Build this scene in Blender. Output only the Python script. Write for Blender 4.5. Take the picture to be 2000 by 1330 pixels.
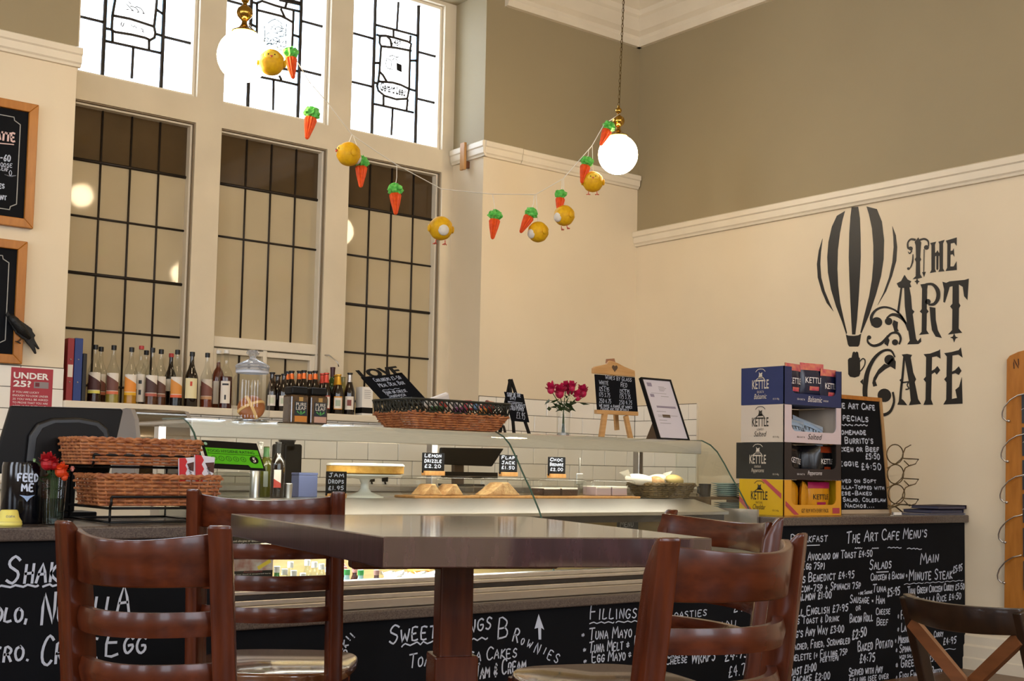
import bpy, bmesh, math, random
from mathutils import Vector, Matrix
random.seed(7)
for _o in list(bpy.data.objects): bpy.data.objects.remove(_o)
SC = bpy.context.scene
COL = SC.collection
# ------------------------------------------------------------------ camera
FPX, CX, CY, CH = 2396.0, 1000.0, 750.0, 0.95          # focal length and principal point in px of the 2000x1330 frame
_yaw, _pit, _rol = math.radians(38.365), math.radians(4.0415), math.radians(-1.1084)
_f = Vector((math.sin(_yaw)*math.cos(_pit), math.cos(_yaw)*math.cos(_pit), math.sin(_pit)))
_r = Vector((math.cos(_yaw), -math.sin(_yaw), 0)); _d = _f.cross(_r)
RIGHT = math.cos(_rol)*_r + math.sin(_rol)*_d
DOWN = -math.sin(_rol)*_r + math.cos(_rol)*_d
FWD = _f
EYE = Vector((0, 0, CH))
cam_data = bpy.data.cameras.new('camera')
cam = bpy.data.objects.new('camera', cam_data); COL.objects.link(cam)
cam.matrix_world = Matrix(((RIGHT.x, -DOWN.x, -FWD.x, EYE.x), (RIGHT.y, -DOWN.y, -FWD.y, EYE.y), (RIGHT.z, -DOWN.z, -FWD.z, EYE.z), (0, 0, 0, 1)))
cam_data.sensor_width = 36.0; cam_data.sensor_fit = 'HORIZONTAL'
cam_data.lens = FPX/2000.0*36.0; cam_data.shift_y = (CY-665.0)/2000.0
cam_data.clip_start = 0.02; cam_data.clip_end = 200
SC.camera = cam
# ------------------------------------------------------------------ world (overcast sky) and exposure
W = bpy.data.worlds.new('overcast_sky'); SC.world = W; W.use_nodes = True
_bg = W.node_tree.nodes['Background']
_bg.inputs['Color'].default_value = (0.80, 0.88, 1.0, 1); _bg.inputs['Strength'].default_value = 11.0
VS = SC.view_settings
VS.view_transform = 'Standard'; VS.look = 'None'; VS.gamma = 1.0; VS.use_curve_mapping = False
VS.exposure = 0.0
SC.cycles.transparent_max_bounces = 48; SC.cycles.max_bounces = 14; SC.cycles.transmission_bounces = 14; SC.cycles.sample_clamp_indirect = 8.0
LAMP_L = 40.0        # radiance of the opal globes
LAMP_C = (1.0, 0.77, 0.48)
# the sky reaches the hall through these openings (x, y, z, width, height, rotation); light portals guide the sampling
SKY_OPENINGS = [(2.37, 6.45, 3.41, .66, .92, (math.radians(-90), 0, 0)), (3.18, 6.45, 3.41, .66, .92, (math.radians(-90), 0, 0)), (4.0, 6.45, 3.41, .66, .92, (math.radians(-90), 0, 0))]
REAR_WIN = [(-2.4, -1.2), (.2, 1.4), (2.8, 4.0)]; LEFT_WIN = [(-2.0, -.8), (.6, 1.8), (3.2, 4.4)]; WZ0, WZ1 = 1.2, 3.5
for _a, _b in REAR_WIN: SKY_OPENINGS.append(((_a+_b)/2, -3.82, (WZ0+WZ1)/2, _b-_a, WZ1-WZ0, (math.radians(90), 0, 0)))
for _a, _b in LEFT_WIN: SKY_OPENINGS.append((-3.82, (_a+_b)/2, (WZ0+WZ1)/2, _b-_a, WZ1-WZ0, (math.radians(90), 0, math.radians(-90))))
for _x, _y, _z, _w, _h, _rt in SKY_OPENINGS:
    _l = bpy.data.lights.new('sky_portal', 'AREA'); _l.shape = 'RECTANGLE'; _l.size = _w; _l.size_y = _h; _l.cycles.is_portal = True
    _o = bpy.data.objects.new('sky_portal', _l); COL.objects.link(_o); _o.location = (_x, _y, _z); _o.rotation_euler = _rt
# ------------------------------------------------------------------ pixel -> place helpers
def ray(x, y): return RIGHT*((x-CX)/FPX) + DOWN*((y-CY)/FPX) + FWD
def onX(v, x, y): q = ray(x, y); return EYE + q*((v-EYE.x)/q.x)
def onY(v, x, y): q = ray(x, y); return EYE + q*((v-EYE.y)/q.y)
def onZ(v, x, y): q = ray(x, y); return EYE + q*((v-EYE.z)/q.z)
def onP(p0, n, x, y):
    q = ray(x, y); return EYE + q*((p0-EYE).dot(n)/q.dot(n))
def atD(d, x, y): return EYE + ray(x, y)*d
# ------------------------------------------------------------------ materials
def lin(c):
    if isinstance(c, str):
        c = c.lstrip('#'); c = [int(c[i:i+2], 16)/255 for i in (0, 2, 4)]
        c = [v/12.92 if v <= .04045 else ((v+.055)/1.055)**2.4 for v in c]
    return (c[0], c[1], c[2], 1)
MATS = {}
def mat(name, c, rough=.5, metal=0., var=0., scale=8., bump=0., spec=.5, trans=0., alpha=1., emis=None, estr=0., stretch=(1, 1, 1), coat=0., ior=1.45, c2=None, bscale=None):
    if name in MATS: return MATS[name]
    m = bpy.data.materials.new(name); m.use_nodes = True
    nt = m.node_tree; b = nt.nodes['Principled BSDF']
    b.inputs['Base Color'].default_value = lin(c); b.inputs['Roughness'].default_value = rough
    b.inputs['Metallic'].default_value = metal; b.inputs['Specular IOR Level'].default_value = spec
    b.inputs['Transmission Weight'].default_value = trans; b.inputs['Alpha'].default_value = alpha
    b.inputs['IOR'].default_value = ior
    if coat: b.inputs['Coat Weight'].default_value = coat; b.inputs['Coat Roughness'].default_value = .08
    if emis is not None:
        b.inputs['Emission Color'].default_value = lin(emis); b.inputs['Emission Strength'].default_value = estr
    if var or bump or c2:
        tc = nt.nodes.new('ShaderNodeTexCoord'); mp = nt.nodes.new('ShaderNodeMapping'); mp.inputs['Scale'].default_value = stretch
        nt.links.new(tc.outputs['Object'], mp.inputs['Vector'])
        nz = nt.nodes.new('ShaderNodeTexNoise'); nz.inputs['Scale'].default_value = scale; nz.inputs['Detail'].default_value = 5
        nt.links.new(mp.outputs['Vector'], nz.inputs['Vector'])
        if var or c2:
            rp = nt.nodes.new('ShaderNodeValToRGB'); L = lin(c)
            if c2: a, e = L, lin(c2)
            else:
                a = tuple(max(0, v*(1-var)) for v in L[:3])+(1,); e = tuple(min(1, v*(1+var)) for v in L[:3])+(1,)
            rp.color_ramp.elements[0].color = a; rp.color_ramp.elements[1].color = e
            rp.color_ramp.elements[0].position = .32; rp.color_ramp.elements[1].position = .68
            nt.links.new(nz.outputs['Fac'], rp.inputs['Fac']); nt.links.new(rp.outputs['Color'], b.inputs['Base Color'])
        if bump:
            n2 = nz
            if bscale:
                n2 = nt.nodes.new('ShaderNodeTexNoise'); n2.inputs['Scale'].default_value = bscale
                nt.links.new(mp.outputs['Vector'], n2.inputs['Vector'])
            bp = nt.nodes.new('ShaderNodeBump'); bp.inputs['Strength'].default_value = bump; bp.inputs['Distance'].default_value = .01
            nt.links.new(n2.outputs['Fac'], bp.inputs['Height']); nt.links.new(bp.outputs['Normal'], b.inputs['Normal'])
    MATS[name] = m; return m
def thin_glass(name, tint=(1, 1, 1), refl=1.0, haze=0.0):
    """a thin clear sheet: straight-through transparency with a Fresnel reflection"""
    if name in MATS: return MATS[name]
    m = bpy.data.materials.new(name); m.use_nodes = True; nt = m.node_tree
    for n in list(nt.nodes):
        if n.type != 'OUTPUT_MATERIAL': nt.nodes.remove(n)
    out = [n for n in nt.nodes if n.type == 'OUTPUT_MATERIAL'][0]
    t = nt.nodes.new('ShaderNodeBsdfTransparent'); t.inputs['Color'].default_value = (*tint, 1)
    g = nt.nodes.new('ShaderNodeBsdfGlossy'); g.inputs['Roughness'].default_value = .02; g.inputs['Color'].default_value = (refl, refl, refl, 1)
    lw = nt.nodes.new('ShaderNodeLayerWeight'); lw.inputs['Blend'].default_value = .5
    pw = nt.nodes.new('ShaderNodeMath'); pw.operation = 'POWER'; pw.inputs[1].default_value = 5.0; nt.links.new(lw.outputs['Facing'], pw.inputs[0])
    fr = nt.nodes.new('ShaderNodeMath'); fr.operation = 'MULTIPLY_ADD'; fr.inputs[1].default_value = .80; fr.inputs[2].default_value = .04; nt.links.new(pw.outputs[0], fr.inputs[0])
    mx = nt.nodes.new('ShaderNodeMixShader'); nt.links.new(fr.outputs[0], mx.inputs[0]); nt.links.new(t.outputs[0], mx.inputs[1]); nt.links.new(g.outputs[0], mx.inputs[2])
    last = mx
    if haze:
        df = nt.nodes.new('ShaderNodeBsdfTranslucent'); df.inputs['Color'].default_value = (*tint, 1)
        m2 = nt.nodes.new('ShaderNodeMixShader'); m2.inputs[0].default_value = haze
        nt.links.new(mx.outputs[0], m2.inputs[1]); nt.links.new(df.outputs[0], m2.inputs[2]); last = m2
    nt.links.new(last.outputs[0], out.inputs['Surface'])
    MATS[name] = m; return m
# ------------------------------------------------------------------ mesh helpers
class MB:
    def __init__(s): s.v = []; s.f = []; s.xf = None
    def add(s, vs, fs):
        o = len(s.v)
        for v in vs:
            v = Vector(v); s.v.append(s.xf @ v if s.xf else v)
        s.f += [tuple(i+o for i in f) for f in fs]; return s
    def box(s, x0, x1, y0, y1, z0, z1):
        return s.add([(x0, y0, z0), (x1, y0, z0), (x1, y1, z0), (x0, y1, z0), (x0, y0, z1), (x1, y0, z1), (x1, y1, z1), (x0, y1, z1)],
                     [(0, 3, 2, 1), (4, 5, 6, 7), (0, 1, 5, 4), (1, 2, 6, 5), (2, 3, 7, 6), (3, 0, 4, 7)])
    def prism(s, pts, vec):
        """closed polygon of 3-D points extruded along vec"""
        n = len(pts); vec = Vector(vec); p = [Vector(q) for q in pts]
        return s.add(p+[q+vec for q in p], [tuple(range(n))[::-1], tuple(range(n, 2*n))]+[(i, (i+1) % n, (i+1) % n+n, i+n) for i in range(n)])
    def lathe(s, prof, n=20, c=(0, 0, 0), cap=True):
        vs = []; fs = []
        for r, z in prof:
            for k in range(n):
                a = 2*math.pi*k/n; vs.append((c[0]+r*math.cos(a), c[1]+r*math.sin(a), c[2]+z))
        for i in range(len(prof)-1):
            for k in range(n):
                k2 = (k+1) % n; fs.append((i*n+k, i*n+k2, (i+1)*n+k2, (i+1)*n+k))
        if cap: fs += [tuple(range(n))[::-1], tuple(range((len(prof)-1)*n, len(prof)*n))]
        return s.add(vs, fs)
    def tube(s, path, r, n=8, closed=False, flat=None):
        """r: radius, list of radii; flat=(ru, rv, up): rectangular-ish ellipse"""
        P = [Vector(p) for p in path]; m = len(P); vs = []; fs = []
        prev = None
        for i, p in enumerate(P):
            if closed: t = P[(i+1) % m]-P[i-1]
            else: t = P[min(i+1, m-1)]-P[max(i-1, 0)]
            if t.length < 1e-9: t = Vector((0, 0, 1))
            t.normalize()
            if flat: u = Vector(flat[2])
            elif prev is None: u = Vector((0, 0, 1)) if abs(t.z) < .9 else Vector((1, 0, 0))
            else: u = prev
            u = u-t*u.dot(t)
            if u.length < 1e-6: u = t.orthogonal()
            u.normalize(); prev = u; w = t.cross(u)
            rr = r[i] if isinstance(r, (list, tuple)) else r
            for k in range(n):
                a = 2*math.pi*k/n
                if flat: vs.append(p+u*(flat[0]*math.cos(a))+w*(flat[1]*math.sin(a)))
                else: vs.append(p+u*(rr*math.cos(a))+w*(rr*math.sin(a)))
        for i in range(m if closed else m-1):
            j = (i+1) % m
            for k in range(n):
                k2 = (k+1) % n; fs.append((i*n+k, i*n+k2, j*n+k2, j*n+k))
        if not closed: fs += [tuple(range(n))[::-1], tuple(range((m-1)*n, m*n))]
        return s.add(vs, fs)
    def sweep(s, path, sect, up=(0, 0, 1), closed=False):
        """sect: list of (a,b) in (side, up) axes swept along path"""
        P = [Vector(p) for p in path]; m = len(P); n = len(sect); vs = []; fs = []
        for i, p in enumerate(P):
            if closed: t = P[(i+1) % m]-P[i-1]
            else: t = P[min(i+1, m-1)]-P[max(i-1, 0)]
            t.normalize(); u = Vector(up); u = (u-t*u.dot(t)).normalized(); w = t.cross(u)
            for a, b in sect: vs.append(p+w*a+u*b)
        for i in range(m if closed else m-1):
            j = (i+1) % m
            for k in range(n):
                k2 = (k+1) % n; fs.append((i*n+k, i*n+k2, j*n+k2, j*n+k))
        if not closed: fs += [tuple(range(n))[::-1], tuple(range((m-1)*n, m*n))]
        return s.add(vs, fs)
    def sphere(s, c, r, n=16, m=10, sc=(1, 1, 1)):
        vs = [Vector((c[0], c[1], c[2]-r*sc[2]))]; fs = []
        for i in range(1, m):
            t = math.pi*i/m-math.pi/2
            for k in range(n):
                a = 2*math.pi*k/n
                vs.append(Vector((c[0]+r*sc[0]*math.cos(t)*math.cos(a), c[1]+r*sc[1]*math.cos(t)*math.sin(a), c[2]+r*sc[2]*math.sin(t))))
        vs.append(Vector((c[0], c[1], c[2]+r*sc[2]))); T = len(vs)-1
        for k in range(n):
            fs.append((0, 1+(k+1) % n, 1+k)); fs.append((T, 1+(m-2)*n+k, 1+(m-2)*n+(k+1) % n))
        for i in range(m-2):
            for k in range(n):
                k2 = (k+1) % n; fs.append((1+i*n+k, 1+i*n+k2, 1+(i+1)*n+k2, 1+(i+1)*n+k))
        return s.add(vs, fs)
    def quad(s, a, b, c, d): return s.add([a, b, c, d], [(0, 1, 2, 3)])
    def mesh(s, name, bevel=0, seg=2, origin=None):
        me = bpy.data.meshes.new(name)
        o = Vector(origin) if origin is not None else Vector((0, 0, 0))
        me.from_pydata([v-o for v in s.v], [], s.f)
        bm = bmesh.new(); bm.from_mesh(me)
        bmesh.ops.recalc_face_normals(bm, faces=bm.faces)
        if bevel:
            es = [e for e in bm.edges if len(e.link_faces) == 2 and e.calc_face_angle(0) > math.radians(32)]
            bmesh.ops.bevel(bm, geom=es, offset=bevel, segments=seg, affect='EDGES', profile=.5, clamp_overlap=True)
        bm.to_mesh(me); bm.free(); return me
    def build(s, name, m, parent=None, smooth=False, bevel=0, seg=2, origin=None, local=False):
        """verts are world coordinates unless local; origin = where the object's own origin goes"""
        if parent is not None and not local:
            origin = parent['_o'] if '_o' in parent else (0, 0, 0)
        me = s.mesh(name, bevel, seg, origin)
        me.materials.append(m)
        if smooth: me.shade_smooth(); 
        if smooth and (smooth == 'auto' or bevel):
            try: me.set_sharp_from_angle(angle=math.radians(40))
            except Exception: pass
        o = bpy.data.objects.new(name, me); COL.objects.link(o)
        if parent is not None:
            o.parent = parent; o['_o'] = parent['_o'] if '_o' in parent else (0.0, 0.0, 0.0)
        elif origin is not None: o.location = origin; o['_o'] = tuple(origin)
        else: o['_o'] = (0.0, 0.0, 0.0)
        return o
def tag(o, label=None, cat=None, group=None, kind=None):
    if label: o['label'] = label
    if cat: o['category'] = cat
    if group: o['group'] = group
    if kind: o['kind'] = kind
    return o
def thing(name, label, cat, loc=(0, 0, 0), rz=0, group=None):
    o = bpy.data.objects.new(name, None); COL.objects.link(o); o.empty_display_size = .05
    o.location = loc; o.rotation_euler = (0, 0, rz)
    o['_o'] = tuple(float(c) for c in loc) if rz == 0 else (0.0, 0.0, 0.0)
    return tag(o, label, cat, group)
def struct(o): o['kind'] = 'structure'; return o
def kids(o): return [c for c in bpy.data.objects if c.parent == o]
def copy_tree(o, parent=None):
    c = o.copy(); COL.objects.link(c); c.parent = parent
    for ch in kids(o): copy_tree(ch, c)
    return c
# ---- text: default font as mesh, and a hand-drawn stroke alphabet
_tcache = {}
def text_mesh(txt, ext=0.0, shear=0.0, bold=0.0):
    k = (txt, ext, shear, bold)
    if k in _tcache: return _tcache[k]
    cu = bpy.data.curves.new('lettering', 'FONT'); cu.body = txt; cu.size = 1; cu.extrude = ext; cu.shear = shear; cu.offset = bold
    cu.resolution_u = 3
    ob = bpy.data.objects.new('lettering', cu); COL.objects.link(ob)
    dg = bpy.context.evaluated_depsgraph_get(); dg.update()
    me = bpy.data.meshes.new_from_object(ob.evaluated_get(dg)); bpy.data.objects.remove(ob); bpy.data.curves.remove(cu)
    vs = [v.co.copy() for v in me.vertices]; fs = [tuple(p.vertices) for p in me.polygons]; bpy.data.meshes.remove(me)
    _tcache[k] = (vs, fs); return vs, fs
def print_text(name, txt, o, u, v, w=None, h=None, m=None, parent=None, lift=.0015, align='l', shear=0, bold=0.0, mesh=None):
    """flat print: o = lower-left (or centre-bottom) corner, u = unit reading direction, v = unit up direction"""
    vs, fs = text_mesh(txt, 0, shear, bold)
    if not vs: return None
    x0 = min(p.x for p in vs); x1 = max(p.x for p in vs); y0 = min(p.y for p in vs); y1 = max(p.y for p in vs)
    u = Vector(u); v = Vector(v); n = u.cross(v).normalized()
    sx = w/(x1-x0) if w else None; sy = h/(y1-y0) if h else None
    if sx is None: sx = sy
    if sy is None: sy = sx
    off = {'l': x0, 'c': (x0+x1)/2, 'r': x1}[align]
    b = mesh or MB()
    b.add([Vector(o)+u*((p.x-off)*sx)+v*((p.y-y0)*sy)+n*lift for p in vs], fs)
    if mesh is None: return b.build(name, m, parent)
_ST = {
'A': '0,0 .5,1 1,0|.2,.4 .8,.4', 'B': '.05,0 .05,1 .7,.95 .8,.75 .6,.55 .1,.5|.6,.55 .9,.35 .8,.08 .05,0', 'C': '.95,.85 .6,1 .2,.85 .05,.5 .2,.12 .6,0 .95,.15',
'D': '.1,0 .1,1 .6,.92 .92,.5 .6,.06 .1,0', 'E': '.9,1 .1,1 .1,0 .9,0|.1,.52 .7,.52', 'F': '.95,1 .1,1 .1,0|.1,.52 .7,.52', 'G': '.95,.85 .6,1 .2,.85 .05,.5 .2,.12 .6,0 .92,.2 .92,.45 .55,.45',
'H': '.1,0 .1,1|.9,0 .9,1|.1,.5 .9,.5', 'I': '.5,0 .5,1', 'J': '.2,.9 .95,1 .65,1 .65,.2 .4,0 .1,.15', 'K': '.1,0 .1,1|.9,1 .12,.45 .9,0', 'L': '.15,1 .1,0 .9,.05',
'M': '.02,0 .15,1 .5,.35 .85,1 .98,0', 'N': '.08,0 .1,1 .9,0 .92,1', 'O': '.5,1 .15,.85 .05,.45 .25,.05 .6,0 .92,.3 .9,.75 .5,1', 'P': '.1,0 .12,1 .7,.98 .88,.75 .65,.5 .12,.45',
'Q': '.5,1 .15,.85 .05,.45 .25,.05 .6,0 .92,.3 .9,.75 .5,1|.6,.3 1,-.1', 'R': '.1,0 .12,1 .7,.98 .85,.75 .6,.52 .12,.48|.45,.5 .95,0', 'S': '.9,.88 .55,1 .2,.85 .2,.62 .75,.45 .85,.2 .5,0 .08,.12',
'T': '.0,.97 1,1|.5,1 .48,0', 'U': '.1,1 .1,.25 .4,0 .75,.1 .9,.4 .9,1', 'V': '.05,1 .48,0 .95,1', 'W': '0,1 .25,0 .5,.7 .75,0 1,1', 'X': '.05,0 .95,1|.05,1 .95,0', 'Y': '.05,1 .5,.5|.95,1 .35,-.1', 'Z': '.05,1 .95,1 .05,0 .95,.03',
'0': '.5,1 .15,.85 .08,.45 .25,.05 .6,0 .9,.3 .88,.75 .5,1', '1': '.5,0 .5,1', '2': '.1,.8 .4,1 .8,.85 .75,.55 .1,0 .95,.02', '3': '.1,.95 .8,.95 .4,.58 .85,.4 .7,.06 .1,.05', '4': '.6,0 .6,1 .05,.35 .95,.38',
'5': '.9,1 .25,1 .18,.58 .6,.62 .88,.35 .6,.02 .1,.05', '6': '.75,1 .25,.6 .1,.25 .4,0 .8,.15 .75,.45 .2,.4', '7': '.05,.97 .95,1 .35,0', '8': '.5,.52 .2,.75 .5,1 .8,.75 .5,.52 .12,.22 .5,0 .9,.22 .5,.52', '9': '.85,.6 .3,.5 .2,.85 .6,1 .88,.8 .8,.4 .6,0',
'£': '.9,.85 .65,1 .4,.85 .4,.3 .1,0 .95,.05|.15,.45 .7,.48', ':': '.5,.28 .5,.34|.5,.66 .5,.72', '.': '.4,0 .45,.06', ',': '.5,.12 .3,-.18', '*': '.5,.2 .5,.8|.2,.35 .8,.65|.2,.65 .8,.35', '(': '.75,1.05 .4,.75 .4,.25 .75,-.1', ')': '.25,1.05 .6,.75 .6,.25 .25,-.1',
'&': '.8,.95 .3,.85 .35,.6 .75,.55|.35,.6 .1,.25 .5,0 .9,.2|.5,1.15 .5,-.15', '+': '.5,.15 .5,.85|.15,.5 .85,.5', '-': '.2,.45 .8,.48', '!': '.5,.35 .55,1|.48,.02 .5,.08', "'": '.5,.8 .55,1.05', '/': '.1,0 .9,1', '=': '.2,.35 .8,.35|.2,.6 .8,.6',
'~': '0,.2 .12,.45 .3,.2 .45,.45 .6,.2 .75,.45 .9,.2 1,.35', '_': '0,.1 1,.15', '?': '.1,.8 .4,1 .8,.8 .5,.45 .5,.3|.5,.02 .5,.08', '^': '.5,0 .5,1|.15,.6 .5,1 .85,.6', '$': '.5,1 .15,.85 .05,.45 .25,.05 .6,0 .92,.3 .9,.75 .5,1'}
def strokes(b, txt, o, u, v, h, wd=None, pen=.012, cap=1.35, jit=.05, lift=.002, rnd=None, slant=.0, aspect=.62, gap=.28):
    """hand lettering in flat pen strokes; upper case letters of the text are drawn taller than lower case ones (small capitals)"""
    rnd = rnd or random; u = Vector(u); v = Vector(v); n = u.cross(v).normalized()
    adv = 0; items = []
    for ch in txt:
        if ch == ' ': adv += .55*h; continue
        big = ch.isupper(); hh = h*(cap if big else 1.0); g = _ST.get(ch.upper())
        if ch.isdigit() or ch == '£': hh = h*1.15
        w = hh*aspect*(.45 if ch in "iI1!'.:,()" else 1.25 if ch in 'mMwW' else 1.0)
        if ch in '~_': w = h*2.2; hh = h*(1.5 if ch == '~' else .5)
        if g: items.append((g, adv, w, hh, ch))
        adv += w+gap*h*.8
    k = (wd/adv) if (wd and adv) else 1.0
    for g, a, w, hh, ch in items:
        dy = rnd.uniform(-.05, .05)*h; sl = slant+rnd.uniform(-.06, .06)
        for st in g.split('|'):
            pts = []
            for c in st.split(' '):
                px, py = c.split(','); px = float(px)+rnd.uniform(-jit, jit); py = float(py)+rnd.uniform(-jit, jit)*.6
                pts.append(((a+px*w+sl*py*hh)*k, py*hh+dy))
            ribbon(b, pts, Vector(o)+n*lift, u, v, pen)
def ribbon(b, pts, o, u, v, pen):
    """flat pen line through 2-D points (smoothed), as quads"""
    P = [Vector((p[0], p[1])) for p in pts]
    if len(P) > 2:
        Q = []
        for i in range(len(P)-1):
            p0 = P[max(i-1, 0)]; p1 = P[i]; p2 = P[i+1]; p3 = P[min(i+2, len(P)-1)]
            for t in (0, .5):
                Q.append(.5*((2*p1)+(p2-p0)*t+(2*p0-5*p1+4*p2-p3)*t*t+(3*p1-p0-3*p2+p3)*t**3))
        Q.append(P[-1]); P = Q
    vs = []; fs = []; m = len(P)
    for i in range(m):
        t = P[min(i+1, m-1)]-P[max(i-1, 0)]
        if t.length < 1e-9: t = Vector((1, 0))
        t.normalize(); w = Vector((-t.y, t.x))*pen*.5
        e = t*(-pen*.3 if i == 0 else pen*.3 if i == m-1 else 0)
        for s in (1, -1):
            q = P[i]+w*s+e; vs.append(o+u*q.x+v*q.y)
    for i in range(m-1): fs.append((2*i, 2*i+1, 2*i+3, 2*i+2))
    b.add(vs, fs)
# ================================================================== materials
M_CREAM = mat('cream_wall_paint', '#dccdb2', .6, var=.035, scale=1.6, bump=.04, bscale=40)
M_WHITEP = mat('ivory_gloss_paint', '#ddd2bd', .42, var=.03, scale=6)
M_TAUPE = mat('taupe_wall_paint', '#96886a', .65, var=.04, scale=1.4, bump=.04, bscale=40)
M_CEIL = mat('ceiling_paint', '#b9a988', .8, var=.03, scale=2)
M_STONE = mat('stone_frame_paint', '#d3c6ad', .55, var=.05, scale=4, bump=.05, bscale=30)
M_TILE = mat('white_glazed_tile', '#e9e4da', .12, var=.02, scale=5, coat=.4)
M_GROUT = mat('dark_grout', '#5d564c', .9, var=.1, scale=30)
M_LEAD = mat('lead_came', '#2a221a', .5, metal=.3, var=.15, scale=40)
M_PANE = mat('obscured_glass', '#b5a688', .04, var=.04, scale=3, bump=.008, bscale=9, spec=.5)
M_PANEB = mat('brown_glass', '#4a3a25', .05, var=.12, scale=6, bump=.008, bscale=9, spec=.5)
M_SKYG = thin_glass('clear_leaded_glass', (.93, .96, 1.0), .8, .15)
M_SKYB = thin_glass('pale_blue_glass', (.72, .88, .98), .8, .25)
M_SKYC = thin_glass('cream_painted_glass', (.97, .95, .90), .8, .35)
M_INK = mat('black_glass_paint', '#15130f', .6)
M_INKB = mat('blue_grey_glass_paint', '#5d7f98', .6)
M_BOARD = mat('chalkboard_black', '#0d0f14', .65, var=.25, scale=3, spec=.12)
M_CHALK = mat('chalk_pen_white', '#bcc4d6', .8)
M_QUARTZ = mat('speckled_brown_worktop', '#443a36', .25, c2='#61564f', scale=260, coat=.2)
M_STEEL = mat('brushed_steel', '#b9b4ae', .33, metal=1, var=.1, scale=30, stretch=(1, 40, 40))
M_STEELD = mat('dark_steel', '#4d4b4c', .3, metal=1, var=.1, scale=20)
M_ALU = mat('aluminium_profile', '#c9c6c2', .3, metal=1, var=.06, scale=30)
M_PLY = mat('tan_back_panel', '#8d7548', .5, var=.15, scale=6, stretch=(1, 1, 6))
M_DELIG = thin_glass('deli_glass', (.93, .97, .95), .95)
M_GEDGE = mat('green_glass_edge', '#3f5c4e', .15, trans=.3)
M_LED = mat('led_diffuser', '#ffffff', .5, emis=(1.0, .93, .80), estr=22)
M_LEDC = mat('cool_led_diffuser', '#ffffff', .5, emis=(.93, .97, 1.0), estr=150)
M_FLOOR = mat('oak_floor', '#6f5134', .35, var=.2, scale=4, stretch=(1, 9, 1))
M_BLK = mat('black_plastic', '#0b0a0b', .45, var=.1, scale=20, spec=.25)
M_FASC = mat('satin_steel_fascia', '#d2ccc2', .40, metal=.6, var=.05, scale=20, stretch=(1, 30, 30))
M_BRASS = mat('polished_brass', '#b08a3e', .16, metal=1, var=.08, scale=20)
M_GLOBE = mat('opal_globe', '#fff4dc', .3, emis=LAMP_C, estr=LAMP_L)
M_WHITE = mat('white_card', '#e3dfd8', .6)
# ================================================================== the room shell
YW, XR = 5.9, 5.72            # window wall face, right-hand wall face
XL1, XR1 = 1.942, 4.415       # window recess
ZR1, ZR2 = 2.857, 2.468       # undersides of the picture rails
XA, YA = -3.6, -3.6           # far walls of the hall behind the camera
ZC = 4.12
b = MB().box(XA, XL1, YW, 6.5, 0, ZR1+.05).box(XR1, XR+.2, YW, 6.5, 0, ZR1+.05).box(XL1, XR1, YW, 6.5, 0, 1.205)
wall_back = struct(b.build('wall_back', M_CREAM))
b = MB().box(XA, XL1, YW, 6.5, ZR1+.05, ZC).box(XR1, XR+.2, YW, 6.5, ZR1+.05, ZC).box(XL1, XR1, YW, 6.5, 3.895, ZC)
wall_back_upper = struct(b.build('wall_back_upper', M_TAUPE))
wall_right = struct(MB().box(XR, XR+.2, YA, YW, 0, ZR2+.05).build('wall_right', M_CREAM))
struct(MB().box(XR, XR+.2, YA, YW, ZR2+.05, ZC).build('wall_right_upper', M_TAUPE))
def pierced(b, lo, hi, wins, put):
    e = lo
    for a, c in wins: put(e, a, 0, ZC); put(a, c, 0, WZ0); put(a, c, WZ1, ZC); e = c
    put(e, hi, 0, ZC); return b
b = MB(); struct(pierced(b, YA, 6.5, LEFT_WIN, lambda p, q, z0, z1: b.box(XA-.2, XA, p, q, z0, z1)).build('wall_left', M_CREAM))
b = MB(); struct(pierced(b, XA-.2, XR+.2, REAR_WIN, lambda p, q, z0, z1: b.box(p, q, YA-.2, YA, z0, z1)).build('wall_rear', M_CREAM))
n_ = 6
for a, c in REAR_WIN:
    n_ += 1; o = bpy.data.objects.new('window_%d' % n_, None); COL.objects.link(o); struct(o); o.location = (a, YA-.1, WZ0); o['_o'] = (a, YA-.1, WZ0)
    q = MB()
    for x in (a, (a+c)/2-.025, c-.05): q.box(x, x+.05, YA-.13, YA-.08, WZ0, WZ1)
    for z in (WZ0, 2.6, WZ1-.05): q.box(a, c, YA-.129, YA-.081, z, z+.05)
    q.build('window_frame', M_WHITEP, o)
for a, c in LEFT_WIN:
    n_ += 1; o = bpy.data.objects.new('window_%d' % n_, None); COL.objects.link(o); struct(o); o.location = (XA-.1, a, WZ0); o['_o'] = (XA-.1, a, WZ0)
    q = MB()
    for x in (a, (a+c)/2-.025, c-.05): q.box(XA-.13, XA-.08, x, x+.05, WZ0, WZ1)
    for z in (WZ0, 2.6, WZ1-.05): q.box(XA-.129, XA-.081, a, c, z, z+.05)
    q.build('window_frame', M_WHITEP, o)
struct(MB().box(XA-.2, XR+.2, YA-.2, 6.5, -.1, 0).build('floor', M_FLOOR))
struct(MB().box(XA-.2, XR+.2, YA-.2, 6.5, ZC, ZC+.1).build('ceiling', M_CEIL))
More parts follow.
